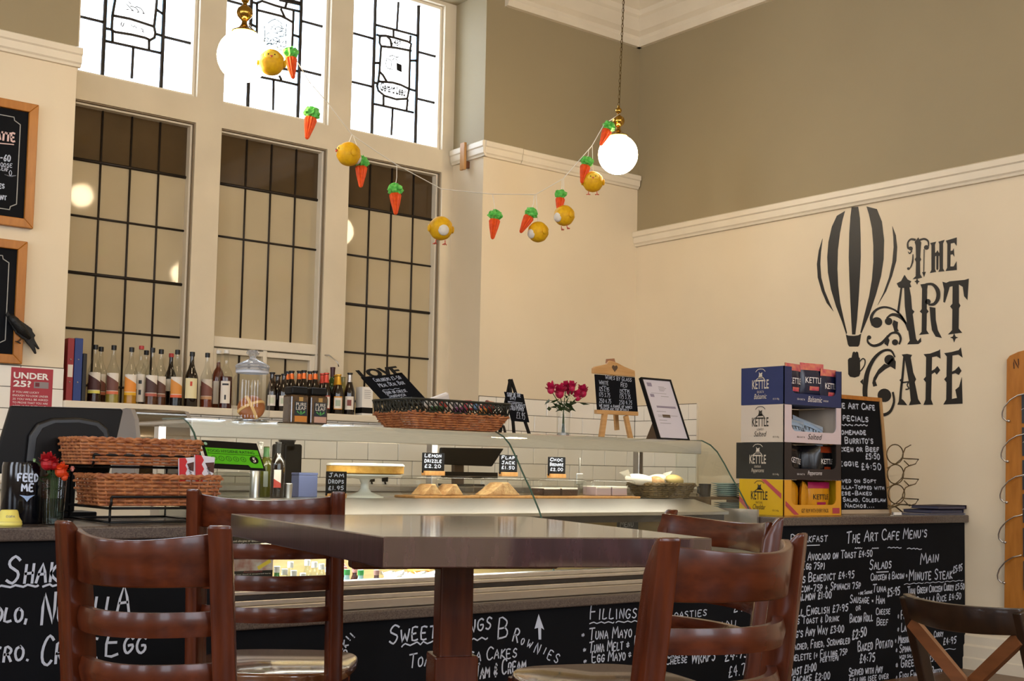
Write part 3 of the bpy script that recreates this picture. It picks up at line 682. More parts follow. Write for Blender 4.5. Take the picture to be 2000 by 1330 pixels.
# ================================================================== pendant lamps
GR = .108
M_CHAIN = mat('antique_brass_chain', '#5c4a26', .35, metal=1, var=.1, scale=20)
link_me = MB().tube([(.0055*math.cos(a), 0, .013*math.sin(a)) for a in [2*math.pi*k/12 for k in range(12)]], .0017, 5, closed=True).mesh('chain_link'); link_me.materials.append(M_CHAIN); link_me.shade_smooth()
def lamp(label, c, chain=True, lean=(0, 0)):
    c = Vector(c); r = thing('pendant_lamp', label, 'lamp', tuple(c), 0, 'opal globe pendant lamps')
    MB().sphere(c, GR, 28, 18).build('globe', M_GLOBE, r, smooth=True)
    prof = [(.050, .096), (.054, .100), (.052, .106), (.036, .112), (.022, .124), (.013, .138), (.011, .150), (.018, .158), (.030, .170), (.035, .186), (.031, .202), (.018, .214), (.010, .220), (.009, .228), (.015, .234), (.018, .244), (.015, .254), (.007, .260), (.006, .272)]
    MB().lathe(prof, 20, c).build('brass_gallery', M_BRASS, r, smooth='auto')
    z0 = c.z+.268; top = ZC-.03
    def at(z): t = (z-z0)/(top-z0); return Vector((c.x+lean[0]*t, c.y+lean[1]*t, z))
    if chain:
        z = z0+.010; k = 0
        while z < top:
            o = bpy.data.objects.new('chain_link', link_me); COL.objects.link(o); o.parent = r; o.location = at(z)-c
            o.rotation_euler = (0, 0, (0 if k % 2 else math.pi/2)+.4); z += .0222; k += 1
        MB().tube([at(z0)+Vector((.006, 0, 0)), at(top)+Vector((.004, .002, 0))], .0016, 5).build('flex', M_CHAIN, r)
    else: MB().tube([at(z0), at(top)], .005, 6).build('stem', M_CHAIN, r)
    MB().lathe([(.008, -.05), (.02, -.045), (.05, -.012), (.055, 0)], 18, at(ZC)).build('ceiling_rose', M_BRASS, r, smooth='auto')
    return r
LP1 = atD(5.15, 475, 110); LP2 = atD(6.68, 1207, 302)
lamp('opal globe pendant lamp hanging before the leaded windows', LP1)
lamp('opal globe pendant lamp on a chain in the corner by the taupe wall', LP2, lean=(.05, .0))
for p in ((4.02, .69, 3.55), (-1.6, 2.6, 2.7), (.5, .3, 2.75), (3.0, .2, 2.75), (4.7, 1.6, 2.75), (-1.8, -1.8, 2.7), (1.6, -2.2, 2.7), (4.4, -1.8, 2.7)):
    lamp('opal globe pendant lamp in the hall outside the picture', p, chain=False)
# ================================================================== Easter garland
M_YEL = mat('yellow_paper', '#e8b400', .6, c2='#d79e00', scale=60)
M_ORG = mat('orange_paper', '#ee5a0c', .6, c2='#d9480a', scale=60)
M_GRN = mat('green_tissue', '#3fae3c', .7, c2='#7fd268', scale=50)
M_PNK = mat('pink_felt', '#c4553f', .7)
M_STR = mat('white_string', '#e8e4da', .8)
M_FLF = mat('white_pompom', '#ded8cc', .9, bump=.3, bscale=300)
M_FACE = mat('pale_yellow_paper', '#f0c63a', .6)
def gd(x): return 5.02+(6.62-5.02)*(x-478)/(1204-478)
sp = [(480, 62), (524, 92), (566, 96), (604, 160), (640, 201), (687, 263), (735, 296), (775, 322), (862, 369), (960, 379), (1046, 380), (1100, 349), (1156, 285), (1180, 243), (1203, 214)]
S3 = [atD(gd(x), x, y) for x, y in sp]
S3[0] = LP1+Vector((.012, -.012, .14)); S3[-1] = LP2+Vector((0.0, -.011, .225))
tag(MB().tube(S3, .0022, 5).build('garland_string', M_STR, smooth=True, origin=S3[0]), 'thin white garland string looped between the two globe lamps', 'string')
def camdir(p): return (EYE-p).normalized()
def frame_at(p, tilt=0):
    """local axes facing the viewer side of the room: x right, y back, z up (tilted in the hanging plane)"""
    f = Vector((FWD.x, FWD.y, 0)).normalized(); x = Vector((f.y, -f.x, 0)); m = Matrix(((x.x, f.x, 0, p.x), (x.y, f.y, 0, p.y), (0, 0, 1, p.z), (0, 0, 0, 1)))
    return m@Matrix.Rotation(tilt, 4, 'Y')
def carrot(label, leaf, tip, hang, yaw=0):
    d = gd(leaf[0])-.012; P = atD(d, *leaf); T = atD(d, *tip); L = (P-T).length
    tilt = math.atan2(-(tip[0]-leaf[0]), (tip[1]-leaf[1])); s = L/.108
    r = thing('paper_carrot', label, 'decoration', tuple(P), 0, 'paper carrots on the garland')
    X = frame_at(P, tilt)@Matrix.Rotation(yaw, 4, 'Z')@Matrix.Scale(s, 4)
    b = MB(); b.xf = X; vs = []; fs = []; n = 24; prof = [(.004, -.112), (.008, -.106), (.013, -.085), (.018, -.06), (.0225, -.035), (.0235, -.025), (.019, -.016), (.008, -.012)]
    for i, (rr, z) in enumerate(prof):
        for k in range(n):
            a = 2*math.pi*k/n; q = rr*(1+.12*(1 if k % 2 else -1))*(1+.05*math.sin(z*700)); vs.append((q*math.cos(a), q*math.sin(a), z))
    for i in range(len(prof)-1):
        for k in range(n): fs.append((i*n+k, i*n+(k+1) % n, (i+1)*n+(k+1) % n, (i+1)*n+k))
    fs += [tuple(range(n))[::-1], tuple(range((len(prof)-1)*n, len(prof)*n))]
    b.add(vs, fs).build('carrot_root', M_ORG, r)
    b = MB(); b.xf = X; rnd = random.Random(int(leaf[0])); vs = []; fs = []; n = 18; m = 9
    for i in range(m+1):
        t = math.pi*i/m
        for k in range(n):
            a = 2*math.pi*k/n; q = 1+.22*rnd.uniform(-1, 1)+(.12 if k % 2 else -.08)
            vs.append((.032*q*math.sin(t)*math.cos(a), .030*q*math.sin(t)*math.sin(a), .004-.024*math.cos(t)*q))
    for i in range(m):
        for k in range(n): fs.append((i*n+k, i*n+(k+1) % n, (i+1)*n+(k+1) % n, (i+1)*n+k))
    b.add(vs, fs).build('tissue_leaves', M_GRN, r)
    if hang is not None:
        H = atD(gd(hang[0]), *hang); b = MB()
        mid = (H+P)/2+Vector((.004, 0, 0)); b.tube([H, mid, P+Vector((0, 0, .02*s))], .0016, 5).build('hanging_thread', M_STR, r)
def chick(label, c, rad, hang, view='front', yaw=0.0, feet=True):
    d = gd(c[0])-.03; P = atD(d, *c); R_ = rad*d/FPX
    r = thing('paper_chick', label, 'decoration', tuple(P), 0, 'paper chicks on the garland')
    X = frame_at(P)@Matrix.Rotation(yaw, 4, 'Z')@Matrix.Scale(R_/.045, 4)
    b = MB(); b.xf = X; vs = []; fs = []; n = 40; m = 16
    for i in range(m+1):
        t = math.pi*i/m
        for k in range(n):
            a = 2*math.pi*k/n; q = .045*(1+(.018 if k % 2 else -.018))*(1+.03*math.sin(9*t+2*(k % 2)))
            vs.append((q*math.sin(t)*math.cos(a), q*math.sin(t)*math.sin(a), -.045*math.cos(t)*1.02))
    for i in range(m):
        for k in range(n): fs.append((i*n+k, i*n+(k+1) % n, (i+1)*n+(k+1) % n, (i+1)*n+k))
    b.add(vs, fs).build('paper_ball', M_YEL, r, smooth=True)
    # face on the -y side, pompom tail on the +y side
    b = MB(); b.xf = X; b.sphere((0, -.034, .012), .026, 14, 8, (1, .5, .72)).build('face_disc', M_FACE, r, smooth=True)
    for s in (-1, 1):
        b = MB(); b.xf = X; b.sphere((s*.011, -.0475, .014), .0024, 8, 6).build('eye', M_BLK, r, smooth=True)
        b = MB(); b.xf = X; b.sphere((s*.047, 0, -.002), .016, 10, 8, (.35, .8, .9)).build('wing', M_YEL, r, smooth=True)
        if feet:
            b = MB(); b.xf = X; z = -.056
            b.tube([(s*.018, 0, -.044), (s*.019, -.002, z)], .0018, 5)
            for q in (-.7, 0, .7): b.tube([(s*.019, -.002, z), (s*.019+.012*math.sin(q), -.002-.012*math.cos(q), z-.004)], .0022, 5)
            b.build('foot', M_PNK, r)
    b = MB(); b.xf = X; b.prism([(-.005, -.047, .010), (.005, -.047, .010), (0, -.049, .001)], (0, -.006, -.001)).build('beak', M_PNK, r)
    b = MB(); b.xf = X; b.sphere((0, .036, -.012), .022, 14, 10, (1, .7, 1)).build('pompom_tail', M_FLF, r, smooth=True)
    if hang is not None:
        H = atD(gd(hang[0]), *hang); b = MB(); b.tube([H, P+Vector((0, 0, R_*.98))], .0016, 5).build('hanging_thread', M_STR, r)
carrot('orange paper carrot with green tuft beside the left globe lamp', (567, 106), (574, 153), (566, 96), .3)
carrot('orange paper carrot hanging lowest left of the string, by the window mullion', (609, 222), (601, 271), (604, 160), .6)
carrot('orange paper carrot tucked right behind a yellow chick, over the third window', (706, 318), (706, 365), (690, 265), .2)
carrot('orange paper carrot hanging alone over the dark third window panes', (772, 371), (774, 418), (775, 322), .5)
carrot('orange paper carrot hanging alone in the middle of the garland over the cream wall', (967, 422), (963, 466), (962, 379), .1)
carrot('tilted orange paper carrot hanging left of the plain yellow paper ball', (1037, 417), (1018, 454), (1044, 380), .7)
carrot('orange paper carrot lying against the chick with the white tail at its left', (1095, 381), (1092, 418), (1098, 350), .4)
carrot('orange paper carrot left of the smiling chick below the right globe lamp', (1145, 317), (1137, 357), (1150, 292), .9)
carrot('orange paper carrot touching the brass of the right globe lamp', (1189, 248), (1174, 284), (1186, 236), .2)
chick('yellow paper chick half hidden by the left globe lamp', (530, 122), 25, (524, 92), yaw=.2, feet=False)
chick('yellow paper chick turned to the left above the third leaded window', (681, 301), 23, (687, 263), yaw=-1.0, feet=False)
chick('yellow paper chick showing its white pompom tail, lowest at left of the garland', (861, 446), 23, (863, 369), yaw=math.pi+.35)
chick('plain yellow paper ball chick behind the tilted carrot', (1051, 453), 20, (1047, 380), yaw=2.2, feet=False)
chick('yellow paper chick with a pale tail facing away behind a carrot', (1102, 421), 20, (1101, 350), yaw=math.pi-.9)
chick('yellow paper chick smiling at the front, just below the right globe lamp', (1158, 355), 20, (1157, 286), yaw=-.05)
# wooden block clipped over the picture rail
M_PINE = mat('pine_wood', '#b98a52', .5, c2='#a5743d', scale=10, stretch=(6, 6, 1))
r = thing('rail_bracket', 'small wooden clip bracket hooked over the picture rail beside the window', 'bracket', (XR1-.035, 6.04, 2.80))
MB().box(XR1-.052, XR1-.034, 6.03, 6.075, 2.795, 2.965).build('front_cheek', M_PINE, r, bevel=.002)
MB().box(XR1-.034, XR1, 6.04, 6.065, 2.81, 2.852).build('hook_block', mat('dark_wood_stub', '#6a3f22', .5), r, bevel=.002)
# ================================================================== framed chalkboards, crow and notice on the left-hand wall
M_OAKF = mat('orange_oak_frame', '#b5752c', .4, c2='#a3651f', scale=7, stretch=(6, 6, 1))
def wall_board(label, x0, x1, z0, z1, fw, words):
    r = thing('framed_chalkboard', label, 'chalkboard', ((x0+x1)/2, YW-.03, z0))
    y0, y1 = YW-.030, YW-.002
    MB().box(x0+fw*.5, x1-fw*.5, YW-.014, YW-.006, z0+fw*.5, z1-fw*.5).build('board', M_BOARD, r)
    def mit(pts): return MB().prism([(x, y0, z) for x, z in pts], (0, y1-y0, 0))
    mit([(x0, z0), (x0, z1), (x0+fw, z1-fw), (x0+fw, z0+fw)]).build('frame_stile', M_OAKF, r, bevel=.003)
    mit([(x1, z0), (x1, z1), (x1-fw, z1-fw), (x1-fw, z0+fw)]).build('frame_stile', M_OAKF, r, bevel=.003)
    mit([(x0, z1), (x1, z1), (x1-fw, z1-fw), (x0+fw, z1-fw)]).build('frame_rail', M_OAKF, r, bevel=.003)
    mit([(x0, z0), (x1, z0), (x1-fw, z0+fw), (x0+fw, z0+fw)]).build('frame_rail', M_OAKF, r, bevel=.003)
    b = MB(); m = fw+.035; a, e, c, g = x0+m, x1-m, z0+m, z1-m; q = .03
    ribbon_pts = [(a+q, g), (e-q, g), (e-q*.9, g-q*.5), (e, g-q), (e, c+q), (e-q*.9, c+q*.5), (e-q, c), (a+q, c), (a+q*.5, c+q*.6), (a, c+q), (a, g-q), (a+q*.6, g-q*.6), (a+q, g)]
    for i in range(len(ribbon_pts)-1): ribbon(b, ribbon_pts[i:i+2], Vector((0, YW-.0155, 0)), Vector((1, 0, 0)), Vector((0, 0, 1)), .004)
    b.build('chalk_border', mat('chalk_grey', '#a9a8a4', .8), r)
    for txt, xa, ya, xe, ye, hp, pen, col in words:
        a = onY(YW-.0145, xa, ya); e = onY(YW-.0145, xe, ye); h = onY(YW-.0145, xa, ya-hp).z-a.z
        b = MB(); strokes(b, txt, a, (e-a).normalized(), (0, 0, 1), h, wd=(e-a).length, pen=pen, lift=.0015, cap=1.2); b.build('chalk_lettering', col, r)
    if words:
        for q in ((0, 1), (1, .3), (-1, .2)):
            c0 = onY(YW-.0155, 20, 345); b = MB(); ribbon(b, [(0, 0), (q[0]*.012+.006*q[1], q[1]*.018), (q[0]*.026, q[1]*.03), (q[0]*.012-.006*q[1], q[1]*.018), (0, 0)], c0, Vector((1, 0, 0)), Vector((0, 0, 1)), .003); b.build('chalk_leaf_drawing', M_CHALK, r)
    return r
M_CHK2 = mat('pink_chalk', '#d8b9b4', .8)
B_ = lambda t, xa, ya, xe, ye, hp, pen, m=None: (t, xa, ya, xe, ye, hp, pen, m or M_CHALK)
wall_board('oak-framed coffee chalkboard, the upper of the two on the cream wall', 1.28, 1.763, 2.040, 2.632, .042,
           [B_('Latte', -18, 270, 31, 277, 15, .009, M_CHK2), B_('_', -10, 279, 30, 283, 5, .005, M_CHK2), B_('£1-60', -12, 312, 22, 315, 10, .0055), B_('Loose', -6, 324, 25, 327, 7, .003), B_('Leaf', -3, 332, 18, 335, 7, .003), B_('Cakes', -22, 365, 10, 368, 8, .005), B_('Mint', -12, 388, 14, 391, 8, .005)])
wall_board('oak-framed chalkboard, the lower of the two, with the crow on its corner', 1.26, 1.742, 1.400, 1.975, .042, [])
CR = (0, 450); cs_ = 4.927
crow_pts = [(78, 770), (95, 800), (130, 810), (190, 860), (270, 915), (310, 945), (318, 975), (345, 1010), (330, 1030), (340, 1060), (385, 1140), (370, 1145), (338, 1110), (355, 1185), (340, 1190), (300, 1130), (250, 1070), (235, 1050), (200, 1030), (155, 990), (120, 930), (90, 880), (75, 840), (60, 815)]
cw = [onY(YW-.045, CR[0]+x/cs_, CR[1]+y/cs_) for x, y in crow_pts]
M_CROW = mat('black_crow_paint', '#0c0b0b', .55, bump=.3, bscale=120, var=.2, scale=60)
r = thing('crow_ornament', 'black crow ornament perched on the corner of the lower chalkboard', 'ornament', tuple(onY(YW-.045, 45, 660)))
MB().prism(cw, (0, .014, 0)).build('body', M_CROW, r, bevel=.006, seg=3)
c0 = onY(YW-.045, CR[0]+200/cs_, CR[1]+950/cs_); c1 = onY(YW-.045, CR[0]+90/cs_, CR[1]+815/cs_)
b = MB(); b.tube([c1+Vector((0, -.004, .0)), (c0*.4+c1*.6)+Vector((.0, -.008, 0)), c0+Vector((0, -.008, -.0)), onY(YW-.05, CR[0]+290/cs_, CR[1]+1040/cs_)], [.012, .020, .022, .008], 10).build('breast', M_CROW, r, smooth=True)
b = MB()
for dx in (0, 18): b.tube([onY(YW-.05, CR[0]+(205+dx)/cs_, CR[1]+1035/cs_), onY(YW-.05, CR[0]+(170+dx*.6)/cs_, CR[1]+1070/cs_)], .0016, 5); b.tube([onY(YW-.05, CR[0]+(145+dx)/cs_, CR[1]+1065/cs_), onY(YW-.05, CR[0]+(195+dx*.3)/cs_, CR[1]+1088/cs_)], .0022, 5)
b.build('claws', M_CROW, r)
M_RED = mat('crimson_poster', '#a52f3c', .5, var=.05, scale=8)
M_PWHT = mat('poster_white', '#ece6e2', .6)
p0 = onY(YW-.012, 22, 718); p1 = onY(YW-.012, 104, 722); zb = onY(YW-.012, 98, 830).z
po = tag(MB().box(p0.x, p1.x, YW-.0135, YW-.0125, zb, p1.z).build('age_notice_poster', M_RED, origin=(p0.x, YW-.013, zb)), 'crimson under-25 age notice poster on the white tiles', 'poster')
wp = p1.x-p0.x
for t, dx, dz, w, h in (('UNDER', .06, .052, .62, .030), ('25?', .06, .090, .30, .030)):
    print_text('poster_lettering', t, (p0.x+dx*wp, YW-.0136, p1.z-dz), (1, 0, 0), (0, 0, 1), w=wp*w*1.35 if t == 'UNDER' else wp*w*1.4, h=h, m=M_PWHT, parent=po, bold=.03)
MB().box(p0.x+.55*wp, p0.x+.9*wp, YW-.0142, YW-.0136, p1.z-.092, p1.z-.062).build('id_card_picture', mat('card_grey', '#8a7f80', .5), po)
MB().box(p0.x+.58*wp, p0.x+.68*wp, YW-.0146, YW-.0141, p1.z-.085, p1.z-.066).build('portrait_square', mat('card_maroon', '#6b1f2a', .5), po)
for k, t in enumerate(('IF YOU ARE LUCKY', 'ENOUGH TO LOOK UNDER', '25 YOU WILL BE ASKED', 'TO PROVE THAT YOU ARE', 'AGED 18 OR OVER WHEN', 'YOU BUY ALCOHOL')):
    print_text('poster_lettering', t, (p0.x+.06*wp, YW-.0136, p1.z-.118-k*.0165), (1, 0, 0), (0, 0, 1), w=wp*(.84 if k else .62), h=.009, m=M_PWHT, parent=po)
# ================================================================== bottles and files on the window sill
M_CLEAR = thin_glass('clear_bottle_glass', (.95, .96, .95), .7)
M_DARKG = mat('dark_brown_bottle_glass', '#140a06', .08, spec=.6, coat=.3)
M_GREENG = mat('green_bottle_glass', '#2c4a1c', .08, spec=.6)
M_BCAP = mat('black_cap', '#0b0a0a', .4)
M_WCAP = mat('white_cap', '#dcd8d0', .45)
M_RCAP = mat('red_cap', '#b23a38', .45)
M_LWHT = mat('label_white', '#dcd3c6', .55)
M_LCRM = mat('label_cream', '#dcd0a4', .55)
def lc(h): return mat('label_'+h.lstrip('#'), h, .55)
def liq(h): return mat('liquid_'+h.lstrip('#'), h, .12, spec=.4)
BP = {'syrup': [(.0, .0), (.92, .0), (1, .02), (1, .50), (.96, .56), (.80, .62), (.52, .70), (.36, .78), (.31, .86), (.30, .93), (.36, .935), (.36, .95), (.30, .955)],
      'tall': [(.0, .0), (.92, .0), (1, .02), (1, .52), (.97, .58), (.72, .66), (.42, .71), (.36, .76), (.34, .93), (.40, .94), (.34, .955)],
      'beer': [(.0, .0), (.94, .0), (1, .02), (1, .50), (.95, .57), (.70, .68), (.48, .78), (.42, .86), (.40, .95), (.46, .955), (.44, .97)],
      'wine': [(.0, .0), (.94, .0), (1, .02), (1, .58), (.92, .66), (.55, .74), (.38, .79), (.36, .95), (.40, .955), (.40, .98)]}
def facing(x, y): return math.atan2(-y, -x)
def arc_label(b, c, R, z0, z1, half, a0, n=10, dz0=0, dz1=0, z0b=0):
    vs = []; fs = []
    for k in range(n+1):
        t = k/n; a = a0+half-2*half*t
        vs += [(c[0]+R*math.cos(a), c[1]+R*math.sin(a), z0+z0b*t), (c[0]+R*math.cos(a), c[1]+R*math.sin(a), z1+dz0+(dz1-dz0)*t)]
    for k in range(n): fs.append((2*k, 2*k+2, 2*k+3, 2*k+1))
    return b.add(vs, fs)
def bottle(name, label, group, c, R, H, kind, glass, capm, capz=.93, liquid=None, lh=0, labels=(), cat='bottle', foil=None, n=16):
    c = Vector(c); r = thing(name, label, cat, tuple(c), 0, group)
    prof = [(q*R, z*H) for q, z in BP[kind]]; b = MB(); b.lathe(prof, n, c, cap=False)
    b.build('glass_body', glass, r, smooth='auto')
    if liquid:
        pl = [(max(q*R-.002, .001), max(z*H, .003)) for q, z in BP[kind] if z <= lh] + [(max(q*R-.002, .001), lh*H) for q, z in [(next(q for q, z in BP[kind] if z >= lh and q), lh)]]
        MB().lathe(pl, n, c).build('liquid', liquid, r, smooth='auto')
    a0 = facing(c.x, c.y); nr = [q for q, z in BP[kind] if z > .85][0]*R
    if capm: MB().lathe([(nr*1.12, capz*H), (nr*1.25, capz*H), (nr*1.25, H*.997), (nr*1.1, H), (.001, H)], 12, c, cap=False).build('cap', capm, r, smooth='auto')
    if foil:
        m, z0, z1 = foil; rr = [(max(q*R, .2*R)*1.03+.0006, z*H) for q, z in [(_ip(BP[kind], z0), z0), (_ip(BP[kind], (z0+z1)/2), (z0+z1)/2), (_ip(BP[kind], z1), z1)]]
        MB().lathe(rr, 12, c, cap=False).build('neck_foil', m, r, smooth='auto')
    for k, (z0, z1, m, half, dz0, dz1) in enumerate(labels):
        b = MB(); arc_label(b, c, R+.0008+.0006*k, c.z+z0*H, c.z+z1*H, half, a0, dz0=dz0*H, dz1=dz1*H); b.build('paper_label', m, r)
    return r
def _ip(P, z):
    for (q0, z0), (q1, z1) in zip(P, P[1:]):
        if z0 <= z <= z1 and z1 > z0: return q0+(q1-q0)*(z-z0)/(z1-z0)
    return P[-1][0]
ZS = 1.2435
def sillpos(x, Y): p = onY(Y, x, 790); return (p.x, Y, ZS)
def hpx(x, ytop, Y): return onY(Y, x, ytop).z-ZS
SY = [  # px x, px top, depth, liquid, level, label colours (upper, lower swoosh, stripe), cap, text
 (193, 677, 6.13, '#3a1408', .52, '#dcd3c6', '#7d4a3c', '#c9704a', M_BCAP, 'half hidden behind the leftmost syrup bottle'),
 (182, 673, 6.02, '#2a0f0a', .34, '#dcd3c6', '#4b2c2c', '#d8cf62', M_BCAP, 'leftmost in the row, plum label with a yellow stripe'),
 (218, 674, 6.02, '#9a8a3c', .24, '#dcd3c6', '#6f463c', '#cf6d4a', M_BCAP, 'second from the files, brown swoosh label and pale yellow syrup'),
 (253, 678, 6.02, '#b07a10', .28, '#dcd3c6', '#dd8a32', '#d7a21c', M_BCAP, 'with a bright orange swoosh label and amber syrup'),
 (282, 684, 6.14, '#4a1f12', .40, '#cfc5b6', '#cfc5b6', '#cfc5b6', M_BCAP, 'small one in the back row behind the red-capped bottle'),
 (294, 679, 6.03, '#54301c', .24, '#dcd3c6', '#4b3330', '#a65648', M_BCAP, 'left of the touching pair with brown swoosh labels'),
 (311, 682, 6.05, '#54301c', .26, '#dcd3c6', '#5c3c30', '#8a5744', M_BCAP, 'right of the touching pair with brown swoosh labels'),
 (343, 683, 6.02, '#140c0a', .16, '#dcd3c6', '#d08a3c', '#d2603a', M_BCAP, 'with an orange swoosh label beside the dark flame-label bottle'),
 (402, 689, 6.02, '#6e3018', .40, '#cbbfae', '#75483c', '#b98a62', M_BCAP, 'rightmost black-capped one, reddish syrup')]
for x, yt, Y, lq, lh, c1, c2, c3, cap, txt in SY:
    bottle('syrup_bottle', 'clear syrup bottle, '+txt, 'syrup bottles on the sill', sillpos(x, Y), .033, hpx(x, yt, Y), 'syrup', M_CLEAR, cap, .92, liq(lq), lh,
           [(.20, .52, lc(c1), .95, 0, 0), (.22, .36, lc(c2), .95, 0, .13), (.16, .21, lc(c3), .95, 0, 0)])
bottle('syrup_bottle', 'tall clear syrup bottle with red and white cap and printed white label', 'syrup bottles on the sill', sillpos(272, 6.08), .030, hpx(272, 675, 6.08), 'tall', M_CLEAR, M_RCAP, .94, None, 0, [(.06, .52, M_LWHT, .8, 0, 0), (.18, .26, M_BCAP, .2, 0, 0), (.36, .42, M_BCAP, .25, 0, 0)])
bottle('syrup_bottle', 'dark syrup bottle with cream label and small red flame', 'syrup bottles on the sill', sillpos(372, 6.0), .034, hpx(372, 687, 6.0), 'syrup', M_DARKG, M_BCAP, .92, None, 0, [(.16, .52, M_LCRM, 1.0, 0, 0), (.38, .46, lc('#c4472c'), .16, 0, 0)])
bottle('syrup_bottle', 'black-bodied syrup bottle standing behind the orange swoosh bottle', 'syrup bottles on the sill', sillpos(331, 6.14), .033, hpx(331, 690, 6.14), 'syrup', M_DARKG, M_RCAP, .93, None, 0, [(.3, .52, M_LWHT, .9, 0, 0)])
bottle('syrup_bottle', 'amber syrup bottle with white cap, left of the white-capped pair', 'syrup bottles on the sill', sillpos(424, 6.14), .034, hpx(424, 684, 6.14), 'tall', M_CLEAR, M_WCAP, .94, liq('#5a1f08'), .8, [(.10, .48, M_LWHT, .7, 0, 0)])
bottle('syrup_bottle', 'dark red bottle with white cap and sketched label, beside the cookie jar', 'syrup bottles on the sill', sillpos(439, 6.03), .036, hpx(439, 683, 6.03), 'tall', M_CLEAR, M_WCAP, .94, liq('#3d0c08'), .55, [(.10, .47, M_LWHT, .72, 0, 0), (.16, .24, M_BCAP, .12, 0, 0), (.40, .43, M_BCAP, .45, 0, 0)])
M_OFOIL = mat('copper_foil', '#d0672a', .3, metal=.5); M_RFOIL = mat('red_foil', '#c8432e', .35, metal=.3); M_YFOIL = mat('gold_foil', '#cf9a22', .3, metal=.4); M_SFOIL = mat('silver_foil', '#a8a4a0', .3, metal=.8)
def beer(lbl, x, yt, Y, capm, foil, lab, body=M_DARKG, kind='beer', R=.030): 
    return bottle('beer_bottle', lbl, 'bottled drinks on the sill', sillpos(x, Y), R, hpx(x, yt, Y), kind, body, capm, .965, None, 0, lab, foil=foil, n=14)
ov = lambda c: [(.15, .42, M_LWHT, .75, 0, 0), (.21, .36, lc(c), .45, 0, 0)]
beer('black bottle with a round white label, partly behind the cookie jar', 530, 727, 6.03, M_BCAP, None, ov('#c9cbb0'), R=.030)
beer('black bottle with a round white label, left of the tea jars', 553, 730, 5.99, M_BCAP, None, ov('#b9c0a6'), R=.030)
beer('black bottle standing behind the round-label bottles', 541, 732, 6.12, M_BCAP, None, [], R=.034)
for k, (x, yt, Y) in enumerate(((560, 725, 6.13), (568, 724, 6.03), (583, 724, 6.13), (592, 723, 6.02), (604, 725, 6.13), (614, 724, 6.02))):
    beer(('copper-necked brown beer bottle, '+('left', 'left', 'middle', 'middle', 'right', 'right')[k]+' of three in the '+('front' if Y < 6.1 else 'back')+' row'), x, yt, Y, M_BCAP, (M_OFOIL, .80, .93), [(.30, .46, lc('#a8582e'), .7, 0, 0)])
beer('brown beer bottle with red neck foil, back one of two', 628, 729, 6.13, M_RFOIL, (M_RFOIL, .76, .95), ov('#9ca89a'))
beer('brown beer bottle with red neck foil and white oval label, front one of two', 636, 728, 6.02, M_RFOIL, (M_RFOIL, .76, .95), [(.13, .45, lc('#a84432'), .85, 0, 0)]+ov('#9ca89a'))
beer('tall green wine bottle with dark red capsule behind the beers', 648, 717, 6.14, mat('wine_capsule', '#3a1016', .4), (mat('wine_capsule', '#3a1016', .4), .80, .97), [], M_GREENG, 'wine', .033)
beer('brown cider bottle with gold neck foil, back one of two', 656, 732, 6.065, M_YFOIL, (M_YFOIL, .74, .95), [])
beer('brown cider bottle with gold neck foil and orange oval label', 660, 731, 6.0, M_YFOIL, (M_YFOIL, .74, .95), [(.13, .45, lc('#cf8a2a'), .85, 0, 0)]+ov('#a3ad98'))
beer('pale glass bottle behind the gold-foil cider', 669, 734, 6.13, None, None, [], mat('pale_olive_glass', '#7a7440', .1))
beer('dark bottle with silver neck and white and red label, beside the white carton', 682, 728, 6.0, M_BCAP, (M_SFOIL, .78, .95), [(.13, .44, M_LWHT, .9, 0, 0), (.22, .36, lc('#7c4038'), .4, 0, 0)])
# white carton
p = sillpos(712, 5.99); r = thing('carton', 'white printed carton with a black base band on the sill', 'box', p)
MB().box(p[0]-.035, p[0]+.035, 5.96, 6.03, ZS, ZS+.165).build('carton_body', M_WHITE, r, bevel=.001)
MB().box(p[0]-.0356, p[0]+.0356, 5.959, 6.031, ZS+.015, ZS+.048).build('base_band', M_BLK, r)
for k in range(5): MB().box(p[0]-.022, p[0]+.018+.003*(k % 2), 5.9588, 5.9598, ZS+.10+k*.011, ZS+.1025+k*.011).build('printed_line', mat('print_grey', '#8e8b88', .6), r)
# ring binders
for x0, x1, yt, c, lab, Yd in ((128, 141, 660, '#8f2226', 'red ring binder standing at the left end of the window sill', 5.935), (142, 158, 660, '#20397a', 'blue ring binder between the red binder and the thin black file', 5.935), (159, 167, 690, '#151317', 'thin black file standing next to the blue binder', 5.94)):
    a = onY(Yd, x0, 780); e = onY(Yd, x1, 780); z1 = onY(Yd, (x0+x1)/2, yt).z
    r = thing('ring_binder', lab, 'binder', (a.x, Yd, ZS), 0, 'files on the sill'); m = mat('binder_'+c, c, .45, var=.05, scale=20)
    MB().box(a.x, e.x, Yd, Yd+.24, ZS, z1).build('cover', m, r, bevel=.003)
    if c != '#151317':
        for q in (.30, .66): MB().lathe([(.004, 0), (.004, .003)], 10, (0, 0, 0)).build if False else None
        for q in (.30, .66): MB().sphere(((a.x+e.x)/2, Yd, ZS+(z1-ZS)*q), .004, 8, 6).build('rivet', M_STEEL, r, smooth=True)
    if c == '#8f2226': MB().box(a.x+.004, e.x-.004, Yd-.001, Yd+.0, ZS+.115, ZS+.175).build('spine_label', M_LWHT, r)
# ================================================================== things on the deli top shelf
ZH = 1.1045
def shelfpos(x, Y): p = onY(Y, x, 840); return Vector((p.x, Y, ZH))
